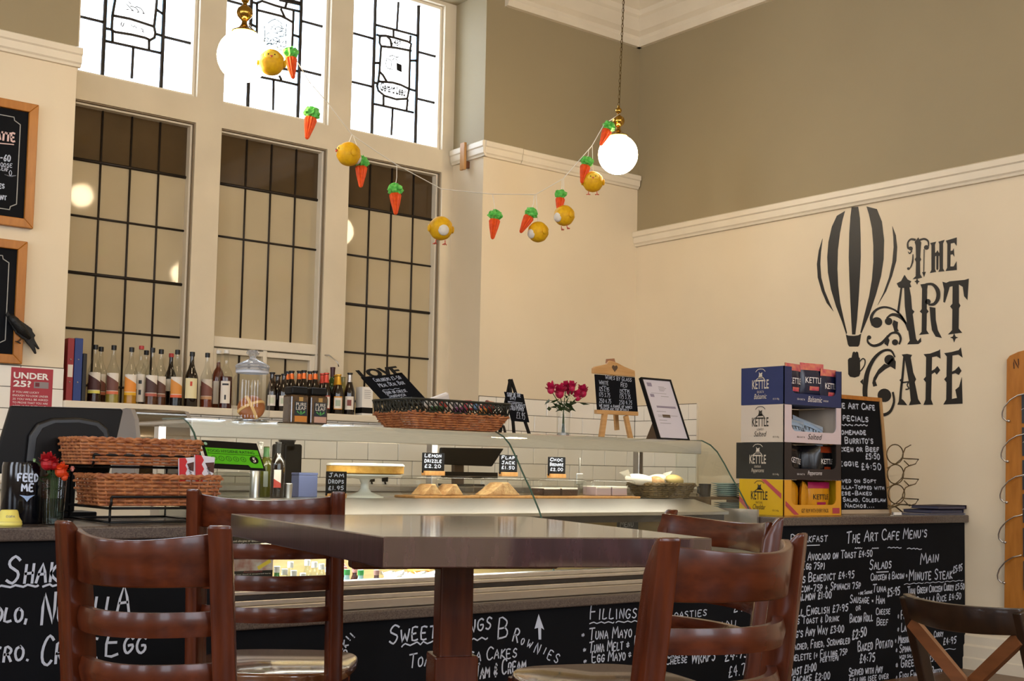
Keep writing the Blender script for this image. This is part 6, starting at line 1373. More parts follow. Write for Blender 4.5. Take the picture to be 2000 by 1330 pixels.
b = MB(); b.add([o+u*p+v*q for p, q in ((-.13, .085), (-.13, .058), (-.06, .003), (-.03, .003))], [(0, 1, 2, 3)]).build('offer_stripe', RS, b4)
b = MB(); o2 = Vector((BX0, BY0-.0012, zz[0])); u2 = Vector((1, 0, 0)); b.add([o2+u2*p+v*q for p, q in ((.012, .068), (.012, .045), (.075, .004), (.108, .004))], [(0, 1, 2, 3)]).build('offer_stripe', RS, b4)
b = MB(); b.add([o2+u2*p+v*q for p, q in ((.355, .008), (.408, .008), (.408, .034), (.355, .034))], [(0, 1, 2, 3)]).build('offer_square', RS, b4)
M_PBK = mat('navy_foil', '#171c38', .25); M_PPK = mat('pink_foil_band', '#b8305c', .3, c2='#d98a6a', scale=30); M_PBL = mat('pale_blue_foil', '#9fb6d2', .3); M_PBLK = mat('black_foil', '#0d0d12', .25); M_PYL = mat('yellow_foil', '#c98a14', .3); M_PRD = mat('magenta_band', '#a02050', .3); M_ORB = mat('rust_band', '#8a3414', .35)
for k, (x, w, yaw, dz, tl) in enumerate(((4.53, .14, .15, .0, 0), (4.685, .155, -.10, .012, .0), (4.795, .14, .1, -.010, 0))):
    crisp_bag('navy crisp packet with pink top in the navy box, '+('left', 'middle, tallest', 'right')[k], (x, BY0+.034+.012*(k % 2), zz[3]+.02+dz), w, .172, yaw, M_PBK, M_PPK, INKW, 0, True, tl)
for k, (x, yaw, rot) in enumerate(((4.575, .1, .12), (4.70, -.1, .30))):
    r = crisp_bag('pale blue crisp packet lying low in the white box, '+('left', 'right')[k], (x, BY0+.045+.03*k, zz[2]+.008), .19, .112, yaw, M_PBL, mat('pale_blue_band', '#b9c8da', .3), INKD, rot, True, -.35)
for k, (x, w, yaw) in enumerate(((4.53, .14, .2), (4.66, .12, -.9), (4.80, .14, .1))):
    crisp_bag('black crisp packet in the charcoal box, '+('left, tilted', 'middle, turned edge-on', 'right, with rust print')[k], (x, BY0+.036+.012*k, zz[1]+.008), w, .152, yaw, M_PBLK, M_ORB if k == 2 else M_PBLK, INKW, .12 if k == 0 else 0, k != 1)
for k, (x, w, yaw, rot) in enumerate(((4.535, .12, .45, .25), (4.62, .12, .5, .1), (4.735, .16, .0, 0))):
    crisp_bag('yellow crisp packet in the yellow box, '+('left, turned', 'middle, turned', 'right, facing the front')[k], (x, BY0+.036+.004*k, zz[0]+.008), w, .146, yaw, M_PYL, M_PRD if k == 2 else M_PYL, INKD, rot, k == 2)
# plates and mug left of the boxes
c = Vector((4.43, 4.02, ZK)); r = thing('plate_riser', 'low brown wooden riser under the plates', 'stand', tuple(c)); m = mat('brown_riser', '#5a4022', .6)
MB().box(4.30, 4.62, 3.93, 4.10, ZK+.062, ZK+.074).build('top_board', m, r)
for x in (4.30, 4.608): MB().box(x, x+.012, 3.93, 4.10, ZK, ZK+.0615).build('side_board', m, r)
plate = MB().lathe([(.001, 0), (.045, 0), (.05, .003), (.075, .008), (.076, .010), (.05, .006), (.001, .004)], 24, (0, 0, 0), cap=False).mesh('plate'); plate.materials.append(mat('pale_green_plate', '#a9b8ae', .25)); plate.shade_smooth()
def plates(x, y, z, n, where):
    for k in range(n):
        o = bpy.data.objects.new('plate', plate); COL.objects.link(o); o.location = (x, y, z+k*.0092); tag(o, 'pale green plate, number %s from the bottom of the %s stack' % (('one', 'two', 'three', 'four', 'five', 'six', 'seven')[k], where), 'plate', 'stacked plates by the crisp boxes')
plates(4.515, 4.015, ZK+.0745, 7, 'upper'); plates(4.535, 4.015, ZK+.0005, 5, 'lower')
c = Vector((4.355, 4.01, ZK+.0745)); r = thing('dark_mug', 'dark mug beside the plate stack', 'mug', tuple(c)); MB().lathe([(.001, 0), (.026, 0), (.03, .06), (.027, .061), (.024, .004), (.001, .004)], 20, c, cap=False).build('cup', mat('dark_glaze', '#1c1a18', .25), r, smooth='auto'); MB().tube([c+Vector((-.028, 0, .05)), c+Vector((-.048, 0, .045)), c+Vector((-.048, 0, .02)), c+Vector((-.027, 0, .012))], .005, 6).build('handle', mat('dark_glaze', '#1c1a18', .25), r, smooth=True)
# ================================================================== specials chalkboard
BR_ = onZ(ZK, 1737, 1003); XB1 = min(BR_.x, 5.60); YB0 = onX(XB1, 1737, 1003).y; TRp = onX(XB1-.0, 1718, 778)
XB0 = 4.92; up = Vector((0, TRp.y-YB0, TRp.z-ZK)); Lh = up.length; uu = up.normalized(); nn_ = Vector((0, -uu.z, uu.y)); B0 = Vector((XB0, YB0, ZK)); Wb = XB1-XB0
r = thing('specials_chalkboard', 'wood-framed cafe specials chalkboard leaning behind the crisp boxes', 'chalkboard', ((XB0+XB1)/2, YB0, ZK))
def sl(x, t, w, h, th, name, m, off=0): MB().prism([B0+Vector((x, 0, 0))+uu*t+nn_*off, B0+Vector((x+w, 0, 0))+uu*t+nn_*off, B0+Vector((x+w, 0, 0))+uu*(t+h)+nn_*off, B0+Vector((x, 0, 0))+uu*(t+h)+nn_*off], nn_*th).build(name, m, r)
sl(0.01, .01, Wb-.02, Lh-.02, .006, 'board', M_BOARD, .002)
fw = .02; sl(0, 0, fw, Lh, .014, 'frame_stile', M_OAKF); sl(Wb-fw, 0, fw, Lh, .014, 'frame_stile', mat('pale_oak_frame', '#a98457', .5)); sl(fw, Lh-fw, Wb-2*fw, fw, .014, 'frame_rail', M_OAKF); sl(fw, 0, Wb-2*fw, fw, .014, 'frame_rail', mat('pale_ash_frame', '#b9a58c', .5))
MB().prism([B0+Vector((Wb*.4, .02, 0)), B0+Vector((Wb*.4, .16, 0)), B0+Vector((Wb*.4, up.y*.8+.02, up.z*.8)), B0+Vector((Wb*.4, up.y*.8+.004, up.z*.8))], (.02, 0, 0)).build('rear_strut', M_OAKF, r)
SB = B0+nn_*.0085; SPn = nn_
def spec(t, xa, ya, xe, ye, hp, pen=.006):
    a = onP(SB, SPn, xa, ya); e = onP(SB, SPn, xe, ye); h = (onP(SB, SPn, xa, ya-hp)-a).length; b = MB(); strokes(b, t, a, (e-a).normalized(), uu, h*.8, wd=(e-a).length*1.02, pen=pen, lift=.0012); b.build('chalk_lettering', M_CHALK, r)
for t, xa, ya, xe, ye, hp in (('The Art Cafe', 1630, 796, 1709, 801, 11), ('Specials', 1636, 820, 1697, 824, 11), ('~~', 1640, 833, 1696, 834, 8), ('homemade', 1636, 848, 1692, 849, 9), ("Burrito's", 1650, 866, 1706, 866, 11), ('Chicken or Beef', 1620, 881, 1717, 882, 9), ('£5:50', 1690, 896, 1719, 897, 11), ('Veggie', 1628, 909, 1678, 911, 10), ('£4:50', 1682, 917, 1722, 917, 13), ('Served on Soft', 1622, 942, 1711, 943, 7), ('Tortilla-Topped with', 1618, 954, 1726, 956, 7), ('Cheese-Baked', 1620, 966, 1703, 967, 7), ('with Salad, Coleslaw', 1620, 979, 1729, 980, 7), ('Nachos....', 1650, 991, 1708, 991, 7)): spec(t, xa, ya, xe, ye, hp, .0065 if hp > 8 else .005)
# ================================================================== wire wine rack, menus, price strip
YR = 3.62; q = lambda x, y: onY(YR, x, y); r = thing('wine_rack', 'empty bronze wire wine rack on the right counter', 'wine rack', tuple(q(1765, 1000).xy)+(ZK,)); M_BRZ = mat('bronze_wire', '#6a5a40', .3, metal=.8)
for k, (cx_, cy_) in enumerate(((1748, 887), (1749, 926), (1751, 965))):
    P = [q(cx_+16*math.cos(a), cy_+19*math.sin(a)) for a in [2*math.pi*i/20 for i in range(20)]]; MB().tube(P, .003, 6, closed=True).build('bottle_ring', M_BRZ, r, smooth=True)
    P2 = [p+Vector((0, .12, 0)) for p in P]; MB().tube(P2, .003, 6, closed=True).build('bottle_ring', M_BRZ, r, smooth=True)
    Q = [q(1779, 869+39*k), q(1768, 875+39*k), q(1763, 888+39*k), q(1762, 896+39*k)]; MB().tube(Q, .003, 6).build('side_arc', M_BRZ, r, smooth=True)
    Q = [q(1760, 895+39*k), q(1794, 897+39*k), q(1788, 906+39*k), q(1776, 910+39*k), q(1766, 900+39*k)]; MB().tube(Q, .003, 6).build('cradle_wire', M_BRZ, r, smooth=True)
    MB().tube([q(1733, 914+39*k), q(1750, 905+39*k), q(1764, 893+39*k)], .003, 6).build('cross_wire', M_BRZ, r, smooth=True)
MB().tube([q(1735, 994), q(1758, 985), q(1778, 986)], .004, 6).build('foot_wire', M_BRZ, r, smooth=True); MB().tube([q(1736, 987), q(1750, 990), q(1762, 1000), ], .004, 6).build('foot_wire', M_BRZ, r, smooth=True)
for k, (x0, x1, y0, y1, dz, c, lab) in enumerate(((5.34, 5.70, 3.47, 3.66, 0, '#8d8a92', 'grey laminated menu at the bottom of the pile by the wall'), (5.42, 5.70, 3.48, 3.65, .010, '#23233c', 'dark blue menu folder in the middle of the pile by the wall'), (5.46, 5.71, 3.47, 3.63, .030, '#2b1d2c', 'dark plum menu folder on top of the pile by the wall'))):
    r = thing('menu_folder', lab, 'menu', ((x0+x1)/2, (y0+y1)/2, ZK+dz), 0, 'menus piled on the right counter'); m = mat('menu_'+c, c, .6, spec=.2)
    th = .0095 if k == 0 else .019
    MB().prism([(x0, y0, ZK+dz), (x1, y0, ZK+dz), (x1, y0, ZK+dz+th), (x0, y0, ZK+dz+th*.8), (x0, y0, ZK+dz+th*.8-.0015), (x1-.004, y0, ZK+dz+th-.0015), (x1-.004, y0, ZK+dz+.0015), (x0, y0, ZK+dz+.0015)], (0, y1-y0, 0)).build('cover', m, r); MB().box(x0+.004, x1-.006, y0+.004, y1-.004, ZK+dz+.0017, ZK+dz+th*.7).build('pages', mat('menu_pages', '#4a4858', .6), r)
p = onY(3.49, 1753, 1003); r = thing('price_strip', 'small white price strip clip on the edge of the right counter', 'sign', (p.x, 3.49, ZK)); MB().box(p.x-.03, p.x+.03, 3.487, 3.493, ZK, ZK+.016).build('strip', M_WHITE, r); MB().box(p.x-.03, p.x+.03, 3.487, 3.51, ZK, ZK+.002).build('foot', M_WHITE, r)
# ================================================================== ring-bound hanging menu board at the right edge
r = thing('ring_board', 'tall pine board with steel rings holding dark slates, at the right edge', 'menu board', (XR-.03, 3.0, .30)); ZL, ZTp = .30, 1.548
pts = [(3.262, ZL), (3.236, ZTp)]; 
for k in range(1, 9): a = math.pi*k/9; pts.append((2.98+.256*math.cos(a), ZTp+.055*math.sin(a)))
pts += [(2.724, ZTp), (2.70, ZL)]
MB().prism([(XR-.026, y, z) for y, z in pts], (.024, 0, 0)).build('backboard', M_OAKF, r, bevel=.002)
for zc in (1.30, 1.135, .975, .815, .650):
    yb = 3.236+.026*(1.548-zc)/1.248
    arc_ = [Vector((XR-.03-.055*math.sin(t), yb-.055-.0+.075*math.cos(t)*.9, zc+.10*(1-math.cos(t*.5+.2))*0+.062*math.sin(t))) for t in [math.pi*i/12 for i in range(13)]]
    P = [onX(XR-.05, *w_) for w_ in ()]
    cpx = {1.30: (1970, 822), 1.135: (1968, 901), .975: (1966, 981), .815: (1963, 1059), .650: (1961, 1138)}[zc]
    x_, y_ = cpx; B = [(x_, y_), (x_-6, y_-1), (x_-12, y_-7), (x_-13, y_-15), (x_-9, y_-27), (x_+3, y_-41), (x_+18, y_-50), (x_+34, y_-54)]
    MB().tube([onX(XR-.030-.02*min(1, i/3), *w_) for i, w_ in enumerate(B)], .0035, 6).build('steel_ring', M_ALU, r, smooth=True)
    MB().sphere(onX(XR-.032, x_, y_), .0075, 10, 8).build('ring_end_ball', M_ALU, r, smooth=True)
for k, (z0_, z1_) in enumerate(((.42, .56), (.58, .72), (.745, .885), (.905, 1.05), (1.07, 1.21), (1.23, 1.37))):
    MB().box(XR-.034, XR-.0265, 2.74, 3.155+.004*k*0, z0_, z1_).build('slate', mat('slate_teal', '#27343a', .5, c2='#3a3c44', scale=6), r)
    b = MB(); strokes(b, '~~', Vector((XR-.034, 3.15, z0_+.06)), (0, -1, 0), (0, 0, 1), .02, wd=.3, pen=.003, lift=.001); b.build('chalk_scribble', mat('chalk_grey', '#a9a8a4', .8), r)
b = MB(); o = onX(XR-.0262, 1980, 720); strokes(b, 'n', o, (0, -1, 0), (0, 0, 1), .045, pen=.006, lift=.001, jit=0); b.build('burnt_letter', mat('burnt_wood', '#4a2a14', .7), r)
# ================================================================== wall mural
M_VIN = mat('black_wall_vinyl', '#14110e', .45)
mu = thing('cafe_wall_logo', 'black balloon and cup logo reading The Art Cafe on the wall', 'wall sign', tuple(onX(XR-.002, 1745, 800)))
A = lambda x, y: onX(XR-.0022, 1560+x/3.022, 380+y/3.022)
def vin(name, pts): MB().prism([A(*p) for p in pts], (.0018, 0, 0)).build(name, M_VIN, mu)
def P_(s): return [tuple(float(v) for v in q.split(',')) for q in s.split()]
for s in ('140,260 118,330 107,410 112,490 135,570 165,640 205,690 182,640 153,570 132,490 126,410 130,340', '272,97 225,125 195,190 175,280 168,370 172,460 190,560 220,660 255,750 280,825 284,815 264,730 244,640 232,540 227,440 230,330 242,230 257,150',
          '312,75 350,72 360,140 364,250 365,370 360,480 352,620 343,740 333,826 315,826 310,740 304,620 298,480 295,370 298,230 305,130', '400,70 460,85 490,160 503,270 500,380 485,480 455,590 415,710 370,817 363,815 385,720 415,600 432,500 440,400 440,300 432,200 415,120', '552,187 572,240 580,310 575,390 550,480 515,570 465,652 500,580 532,490 552,400 560,310 558,250'): vin('balloon_stripe', P_(s))
vin('balloon_basket', P_('278,826 292,832 325,834 352,830 368,820 358,885 350,897 298,897 290,885'))
vin('coffee_cup', P_('318,932 326,926 334,932 342,926 350,932 354,960 360,965 362,1055 355,1072 330,1080 302,1075 292,1060 290,975 298,965 312,962'))
def vrib(pts, w, name='scroll'):
    P = [A(*p) for p in pts]; b = MB(); wid = [w]*len(P) if not isinstance(w, (list, tuple)) else w
    pp = [Vector((-p.y, p.z)) for p in P]; Q = []; W2 = []
    for i in range(len(pp)-1):
        p0 = pp[max(i-1, 0)]; p1 = pp[i]; p2 = pp[i+1]; p3 = pp[min(i+2, len(pp)-1)]
        for t in (0, .25, .5, .75):
            Q.append(.5*((2*p1)+(p2-p0)*t+(2*p0-5*p1+4*p2-p3)*t*t+(3*p1-p0-3*p2+p3)*t**3)); W2.append(wid[i]*(1-t)+wid[i+1]*t)
    Q.append(pp[-1]); W2.append(wid[-1]); k = .00079; vs = []; fs = []
    for i in range(len(Q)):
        t = (Q[min(i+1, len(Q)-1)]-Q[max(i-1, 0)]); t.normalize(); n = Vector((-t.y, t.x))*W2[i]*k*.5
        for s in (1, -1): c = Q[i]+n*s; vs.append((XR-.0024, -c.x, c.y))
    for i in range(len(Q)-1): fs.append((2*i, 2*i+1, 2*i+3, 2*i+2))
    b.add(vs, fs).build(name, M_VIN, mu)
def vdot(x, y, rad): vin('ball_terminal', [(x+rad*math.cos(2*math.pi*k/18), y+rad*math.sin(2*math.pi*k/18)) for k in range(18)])
vrib([(360, 985), (378, 968), (391, 978), (389, 1005), (374, 1030), (360, 1045)], 9, 'cup_handle')
# THE
vin('letter_t', P_('705,253 722,283 719,320 716,370 722,382 715,395 716,470 728,490 700,497 672,499 690,482 692,398 685,382 692,370 690,300 684,280'))
vrib([(690, 268), (662, 264), (644, 285), (646, 316), (664, 320)], [16, 14, 13, 14, 8]); vdot(660, 318, 12); vrib([(668, 330), (655, 348), (645, 336)], [10, 9, 3]); vrib([(674, 352), (672, 395), (658, 432), (642, 436)], [6, 13, 8, 5]); vdot(647, 437, 8)
vrib([(714, 268), (742, 262), (764, 276), (766, 306)], [14, 13, 12, 9]); vdot(753, 312, 14); vrib([(740, 322), (738, 468)], 7); vin('drop', P_('728,458 749,456 739,486')); vin('star', P_('698,494 704,508 714,513 704,518 698,531 692,518 682,513 692,508'))
vin('letter_h', P_('776,286 810,278 803,296 804,345 812,340 818,328 824,340 830,344 830,292 824,278 860,267 851,288 850,436 860,452 824,456 831,440 830,362 824,362 823,440 817,446 812,440 812,362 804,364 803,440 810,456 774,463 783,444 783,300'))
vin('letter_e', P_('868,272 932,253 931,302 918,284 896,289 895,333 908,330 914,318 918,366 908,352 895,355 894,424 914,424 931,394 932,445 866,451 876,432 877,292'))
# ART
vin('letter_a_apex', P_('624,474 641,500 664,512 655,524 664,545 652,548 604,552 590,548 578,524 604,510'))
vin('letter_a_leg', P_('622,548 652,546 662,600 668,676 682,690 672,706 684,800 692,852 702,866 720,844 722,868 706,882 640,884 655,862 646,800 636,740 626,660'))
vrib([(606, 550), (598, 610), (586, 700)], [15, 16, 18], 'letter_a_thin')
vrib([(650, 800), (632, 760), (600, 710), (560, 678), (505, 664), (455, 682), (428, 725), (438, 772)], [22, 16, 14, 12, 14, 18, 26, 20]); vdot(460, 755, 32)
vrib([(634, 762), (600, 722), (552, 708), (518, 730)], [10, 26, 20, 10]); vdot(530, 748, 22); vin('leaf', P_('560,740 585,752 582,790 590,806 565,812 560,790 552,765'))
vrib([(408, 836), (408, 870), (440, 892), (485, 880), (520, 845), (548, 818), (585, 818), (602, 850), (592, 884)], [10, 16, 18, 22, 20, 14, 18, 18, 14]); vdot(568, 872, 18); vdot(415, 843, 12); vin('leaf', P_('520,830 535,860 525,895 505,880 510,850'))
vin('letter_r_stem', P_('718,530 762,524 757,560 755,675 766,690 755,702 753,800 768,822 710,828 725,810 727,702 714,690 726,676 728,556'))
vrib([(748, 530), (790, 530), (820, 565), (822, 610), (800, 645), (765, 650)], [14, 18, 30, 30, 22, 10], 'letter_r_bowl'); vdot(762, 632, 16)
vin('letter_r_leg', P_('772,662 806,668 808,740 820,800 844,846 808,838 786,800 778,740'))
vin('letter_t', P_('848,514 870,521 890,512 980,503 1003,496 995,622 976,600 968,545 944,530 945,640 954,655 945,671 943,790 964,815 880,826 905,800 907,678 893,660 907,644 908,540 890,545 880,580 862,638 853,634 858,560')); vin('star', P_('917,818 925,838 941,843 925,850 917,872 909,850 893,843 909,838'))
# CAFE
vrib([(568, 960), (545, 922), (500, 922), (450, 962), (412, 1030), (396, 1100), (392, 1190), (420, 1262), (480, 1300), (535, 1285), (562, 1225), (555, 1165)], [10, 16, 18, 26, 34, 42, 38, 30, 22, 22, 18, 16], 'letter_c'); vin('notch', P_('378,1088 362,1105 378,1122')); vdot(535, 975, 30); vin('leaf', P_('555,960 572,985 570,1032 540,1014 520,1000')); vin('leaf', P_('545,1012 512,1030 472,1062 452,1100 462,1128 440,1134 434,1112 442,1080 470,1032 505,998')); vdot(505, 1185, 40)
vin('letter_a_leg', P_('608,944 640,940 668,946 660,962 675,1050 692,1090 684,1106 704,1208 722,1236 650,1243 661,1216 652,1120 640,1050 626,972'))
vrib([(622, 960), (614, 1060), (603, 1160), (598, 1225)], [16, 18, 18, 22], 'letter_a_thin'); vin('foot', P_('598,1200 582,1240 640,1243 618,1214')); vrib([(608, 1110), (655, 1104)], 10); vrib([(648, 1108), (640, 1125), (650, 1145), (630, 1150)], 9); vin('notch', P_('612,1080 594,1095 608,1112'))
vin('letter_f', P_('736,942 776,938 826,920 833,913 836,968 814,954 786,960 784,1040 802,1030 818,1012 834,1036 814,1062 802,1048 784,1060 780,1208 792,1240 736,1241 748,1210 750,1108 736,1090 750,1074 752,960'))
vin('letter_e', P_('858,936 902,929 944,918 956,902 966,962 942,944 906,950 904,1045 922,1036 944,1014 960,1040 944,1064 924,1054 904,1060 903,1206 934,1200 924,1152 946,1134 962,1078 966,1234 853,1239 870,1210 872,1108 858,1090 872,1074 874,956'))
# ================================================================== dark cross-back chair at the bottom right
def cross_chair(label, pl, pr, ztop, sz=.40):
    pl = Vector((pl[0], pl[1], 0)); pr = Vector((pr[0], pr[1], 0)); c_ = pr-pl; hw = c_.length/2; ux = c_.normalized(); uy = Vector((-ux.y, ux.x, 0)); rake = .09
    org = (pl+pr)/2+uy*(rake+.19); r = thing('cross_back_chair', label, 'chair', (org.x, org.y, 0), math.atan2(ux.y, ux.x)); yb = -.19
    yz = lambda z: yb-rake*max(0, z-sz)/(ztop-sz)-.05*max(0, sz-z)/sz
    for s in (-1, 1):
        MB().sweep([(s*hw, yz(z), z) for z in (0, .2, sz, .55, ztop)], [(-.015, -.011), (.015, -.011), (.015, .011), (-.015, .011)], up=(1, 0, 0)).build('back_post', M_WOODD, r, local=True, bevel=.003)
        MB().tube([(s*hw, .17, 0), (s*hw*.97, .16, sz-.02)], [.012, .017], 10).build('leg', M_WOODD, r, local=True, smooth='auto')
        MB().sweep([(s*hw*.95, yz(ztop-.06)-.012, ztop-.055), (0, yz(ztop-.16)-.03+.006*s, (ztop+sz)/2-.02), (-s*hw*.95, yz(sz+.05), sz+.03)], [(-.006, -.014), (.006, -.014), (.006, .014), (-.006, .014)], up=(0, 0, 1)).build('cross_brace', M_WOODX, r, local=True, smooth='auto')
    vs = []; fs = []; n = 16
    for k in range(n+1):
        t = 2*k/n-1
        for zz_, in ((ztop+.004*(t*t),), (ztop-.048-.008*(1-t*t),)):
            y = yz(zz_)-.045*(1-t*t); vs += [(t*hw*1.03, y-.009, zz_), (t*hw*1.03, y+.009, zz_)]
    for k in range(n): q = k*4; p = q+4; fs += [(q, p, p+1, q+1), (q+2, q+3, p+3, p+2), (q, q+2, p+2, p), (q+1, p+1, p+3, q+3)]
    fs += [(0, 1, 3, 2), (4*n, 4*n+2, 4*n+3, 4*n+1)]
    MB().add(vs, fs).build('crest_rail', M_WOODD, r, local=True, bevel=.003, smooth='auto')
    pts = [((hw+.03)*math.copysign(abs(math.cos(a))**.6, math.cos(a)), .0+.2*math.copysign(abs(math.sin(a))**.6, math.sin(a)), sz-.025) for a in [2*math.pi*k/32 for k in range(32)]]
    MB().prism(pts, (0, 0, .025)).build('seat', M_WOODD, r, local=True, bevel=.006, smooth='auto')
cross_chair('dark bentwood cross-back chair in front of the menu chalkboard, at bottom right', (2.319, 1.55), (2.262, 1.262), .70)
# ================================================================== chalk-pen menus on the counter fronts
def front(c): return [o for o in kids(c) if o.name.startswith('chalkboard_front')][0]
def menu(par, items):
    for it in items:
        t, xa, ya, xe, ye, hp = it[:6]; pen = it[6] if len(it) > 6 else None
        a = onY(YP-.0004, xa, ya); e = onY(YP-.0004, xe, ye); h = onY(YP, xa, ya-hp).z-a.z; u = (e-a).normalized(); b = MB()
        strokes(b, t, a, u, (0, 0, 1), h, wd=(e-a).length*1.03, pen=pen or h*.16+.0015, lift=.0012, cap=1.45, slant=.06)
        b.build('chalk_lettering', M_CHALK, par)
fl, fd, fr_ = front(counter_l), front(counter_d), front(counter_r)
menu(fl, [('Shakes', 10, 1141, 165, 1130, 36, .0075), ('~~', -5, 1150, 160, 1146, 10, .006), ('Rolo,', -40, 1213, 56, 1214, 26, .007), ('NutellA', 80, 1220, 252, 1200, 40, .0075), ('Aero.', -48, 1292, 60, 1290, 27, .007), ('Creme', 78, 1300, 192, 1284, 38, .0075), ('Egg', 205, 1281, 287, 1272, 32, .0075)])
menu(fd, [('Sweet Things', 758, 1258, 958, 1228, 24, .006), ('~', 783, 1268, 845, 1260, 14, .005), ('~', 900, 1258, 955, 1252, 12, .005), ('Toasted Tea Cakes', 798, 1303, 1006, 1283, 18, .005), ('Jam & Cream', 925, 1328, 1026, 1308, 20, .006), ('Fillings For', 1151, 1210, 1290, 1205, 19, .005), ('~~', 1153, 1221, 1250, 1217, 8, .004), ('Toasties', 1302, 1210, 1380, 1202, 12, .004), ('£4.75', 1432, 1196, 1480, 1190, 17, .005), ('Panini', 1350, 1232, 1440, 1224, 13, .004),
  ('*', 1134, 1245, 1144, 1244, 10, .004), ('Tuna Mayo', 1150, 1250, 1233, 1243, 15, .005), ('*', 1137, 1275, 1147, 1274, 10, .004), ('Tuna Melt', 1150, 1276, 1216, 1268, 15, .005), ('* Prawn', 1222, 1268, 1290, 1260, 16, .005), ('*', 1138, 1296, 1148, 1295, 9, .004), ('Egg Mayo', 1155, 1294, 1221, 1288, 14, .005), ('* Smoked', 1226, 1286, 1296, 1280, 15, .005), ('Cream', 1302, 1286, 1340, 1280, 11, .0045), ('Cheese', 1300, 1298, 1342, 1293, 10, .0045), ('Wraps', 1350, 1297, 1397, 1289, 20, .006), ('£4:75', 1415, 1292, 1462, 1282, 20, .006), ('£4.75', 1422, 1322, 1466, 1314, 18, .005)])
for ch, x, y, h, ang in (('B', 972, 1248, 40, 0.0), ('r', 1000, 1251, 24, -.3), ('o', 1016, 1257, 12, -.4), ('w', 1028, 1262, 14, -.5), ('n', 1042, 1272, 20, -.5), ('i', 1060, 1276, 13, -.5), ('e', 1067, 1286, 18, -.5), ('s', 1080, 1292, 18, -.5), ('l', 655, 1286, 12, .9), ('o', 660, 1278, 9, .9), ('o', 667, 1271, 9, .9), ('k', 675, 1266, 14, .7), ('!', 683, 1252, 13, .9), ('!', 691, 1246, 13, .9), ('u', 672, 1287, 9, .8), ('p', 678, 1281, 13, .8)):
    a = onY(YP-.0004, x, y); hh = onY(YP, x, y-h).z-a.z; b = MB(); u = Vector((math.cos(ang), 0, math.sin(ang))); v = Vector((-math.sin(ang), 0, math.cos(ang))); strokes(b, ch, a, u, v, hh/(1.45 if ch.isupper() else 1), pen=.006 if h > 20 else .0045, lift=.0012, cap=1.45); b.build('chalk_lettering', M_CHALK, fd)
b = MB(); b.add([onY(YP-.0016, *p) for p in ((1052, 1199), (1063, 1230), (1057, 1226), (1057, 1249), (1052, 1249), (1051, 1226), (1044, 1228))], [(0, 1, 2, 3, 4, 5, 6)]).build('chalk_arrow', M_CHALK, fd)
b = MB(); b.add([onY(YP-.0016, *p) for p in ((655, 1243), (661, 1266), (653, 1269), (652, 1262))], [(0, 1, 2, 3)]).build('chalk_arrow', M_CHALK, fd)
b = MB(); b.add([onY(YP-.0016, *p) for p in ((1306, 1272), (1343, 1269), (1332, 1280), (1330, 1273), (1318, 1274))], [(0, 1, 2, 3, 4)]).build('chalk_arrow', M_CHALK, fd)
C = lambda t, xa, ya, xe, ye, hp, pen=None: (t, 1500+xa/3.8, 980+ya/3.8, 1500+xe/3.8, 980+ye/3.8, hp, pen)
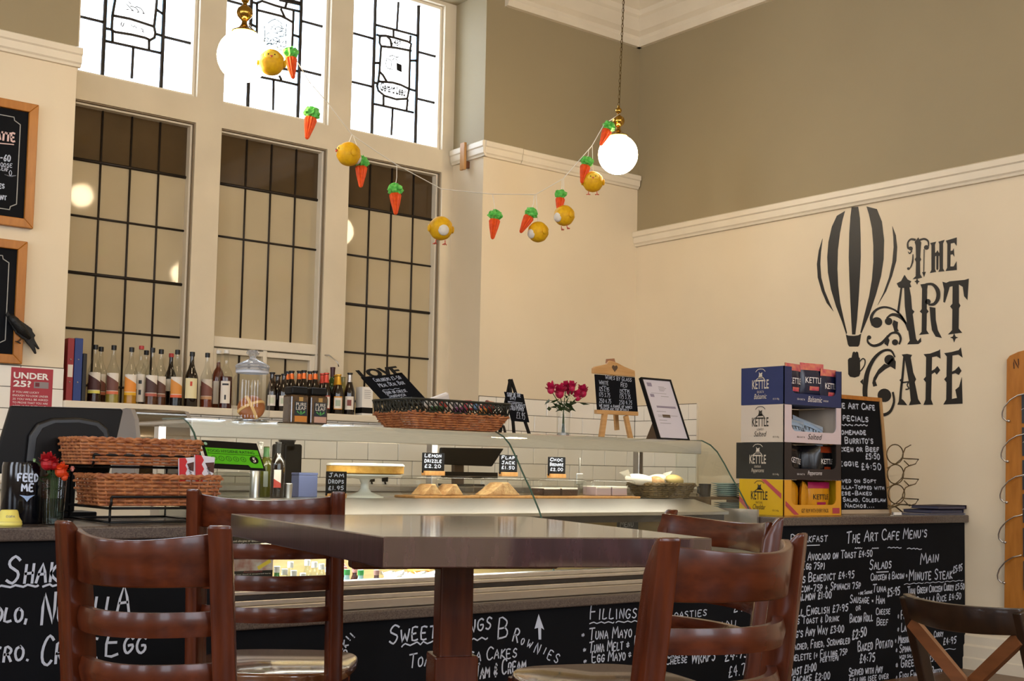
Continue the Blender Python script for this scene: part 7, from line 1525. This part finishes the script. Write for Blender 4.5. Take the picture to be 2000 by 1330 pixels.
menu(fr_, [C("The Art Cafe Menu's", 580, 305, 1170, 262, 15, .0065), C('~', 640, 352, 700, 352, 5, .004), C('~', 770, 356, 820, 352, 5, .004), C('~', 885, 348, 990, 350, 5, .004), C('~', 1030, 356, 1140, 360, 5, .004), C('Breakfast', 168, 306, 437, 292, 11, .005), C('_', 190, 328, 402, 322, 4, .004), C('Fresh Avocado on Toast £4:50', 150, 442, 762, 405, 11), C('(add Egg 75p)', 150, 507, 416, 497, 11), C('Eggs Benedict £4:95', 165, 608, 632, 562, 12), C('+ Bacon-75p + Spinach 75p', 150, 674, 678, 642, 11), C('+ Salmon £1:00', 152, 742, 466, 712, 12), C('Full English £7:95', 155, 852, 586, 810, 12), C("inc's Toast & Drink", 140, 912, 520, 885, 9.5), C("Egg's Any Way £3:00", 150, 1012, 556, 965, 12), C('Poached, Fried, Scrambled', 145, 1106, 598, 1050, 10.5), C('Omelette (+ Filling 75p', 145, 1186, 580, 1132, 10.5), C('per item)', 385, 1192, 522, 1172, 8), C('Toast £1:00', 140, 1297, 356, 1250, 13), C('Teacake £2:00', 150, 1352, 455, 1312, 12),
  C('Salads', 750, 503, 916, 490, 13, .006), C('_', 800, 524, 902, 520, 4, .005), C('Chicken & Bacon *', 760, 583, 1030, 566, 9.5), C('Tuna', 775, 668, 876, 664, 10), C('£5:95', 885, 702, 978, 690, 13), C('+ one Sausage', 668, 690, 772, 678, 5), C('Sausage = Ham', 605, 748, 862, 755, 10.5), C('or', 650, 808, 690, 800, 8), C('Cheese', 800, 837, 905, 830, 9), C('Bacon Roll', 606, 897, 776, 882, 11), C('Beef', 805, 917, 890, 910, 10), C('£2:50', 622, 1020, 732, 990, 15), C('Baked Potato', 665, 1108, 922, 1075, 13), C('£4:75', 678, 1197, 796, 1182, 14), C('Served with Any', 598, 1293, 846, 1262, 10.5), C('Filling (see over', 600, 1348, 888, 1310, 9),
  C('Main', 1130, 462, 1267, 440, 14), C('Minute Steak', 1045, 583, 1365, 570, 14.5, .0065), C('£5:95', 1372, 530, 1442, 508, 11), C('~~~', 1010, 620, 1445, 592, 4.5, .003), C('Thai Green Chicken Curry £5:50', 1035, 685, 1447, 648, 10), C('* Chilli & Rice £4:50', 1060, 768, 1426, 718, 10.5), C('* Fish Pie', 960, 872, 1090, 862, 11), C('* Lasagne', 958, 968, 1110, 948, 11), C('* Mushroom', 940, 1052, 1090, 1035, 10), C('* Spinach', 945, 1124, 1088, 1105, 10.5), C('with salad', 975, 1165, 1090, 1150, 6), C('* Greek', 945, 1235, 1105, 1215, 12), C('* Fish Finger', 945, 1330, 1150, 1300, 11), C('£4:95', 1298, 1062, 1397, 1045, 11), C('~', 1190, 1110, 1400, 1100, 5, .003), C('£5:50', 1198, 1188, 1266, 1178, 11), C('Butty £5:25', 1212, 1295, 1372, 1275, 12), C('and Rice', 1290, 805, 1402, 790, 6), C('Curry', 1230, 1005, 1300, 995, 8)])
# ================================================================== tidy
for o in bpy.data.objects:
    if '_o' in o: del o['_o']
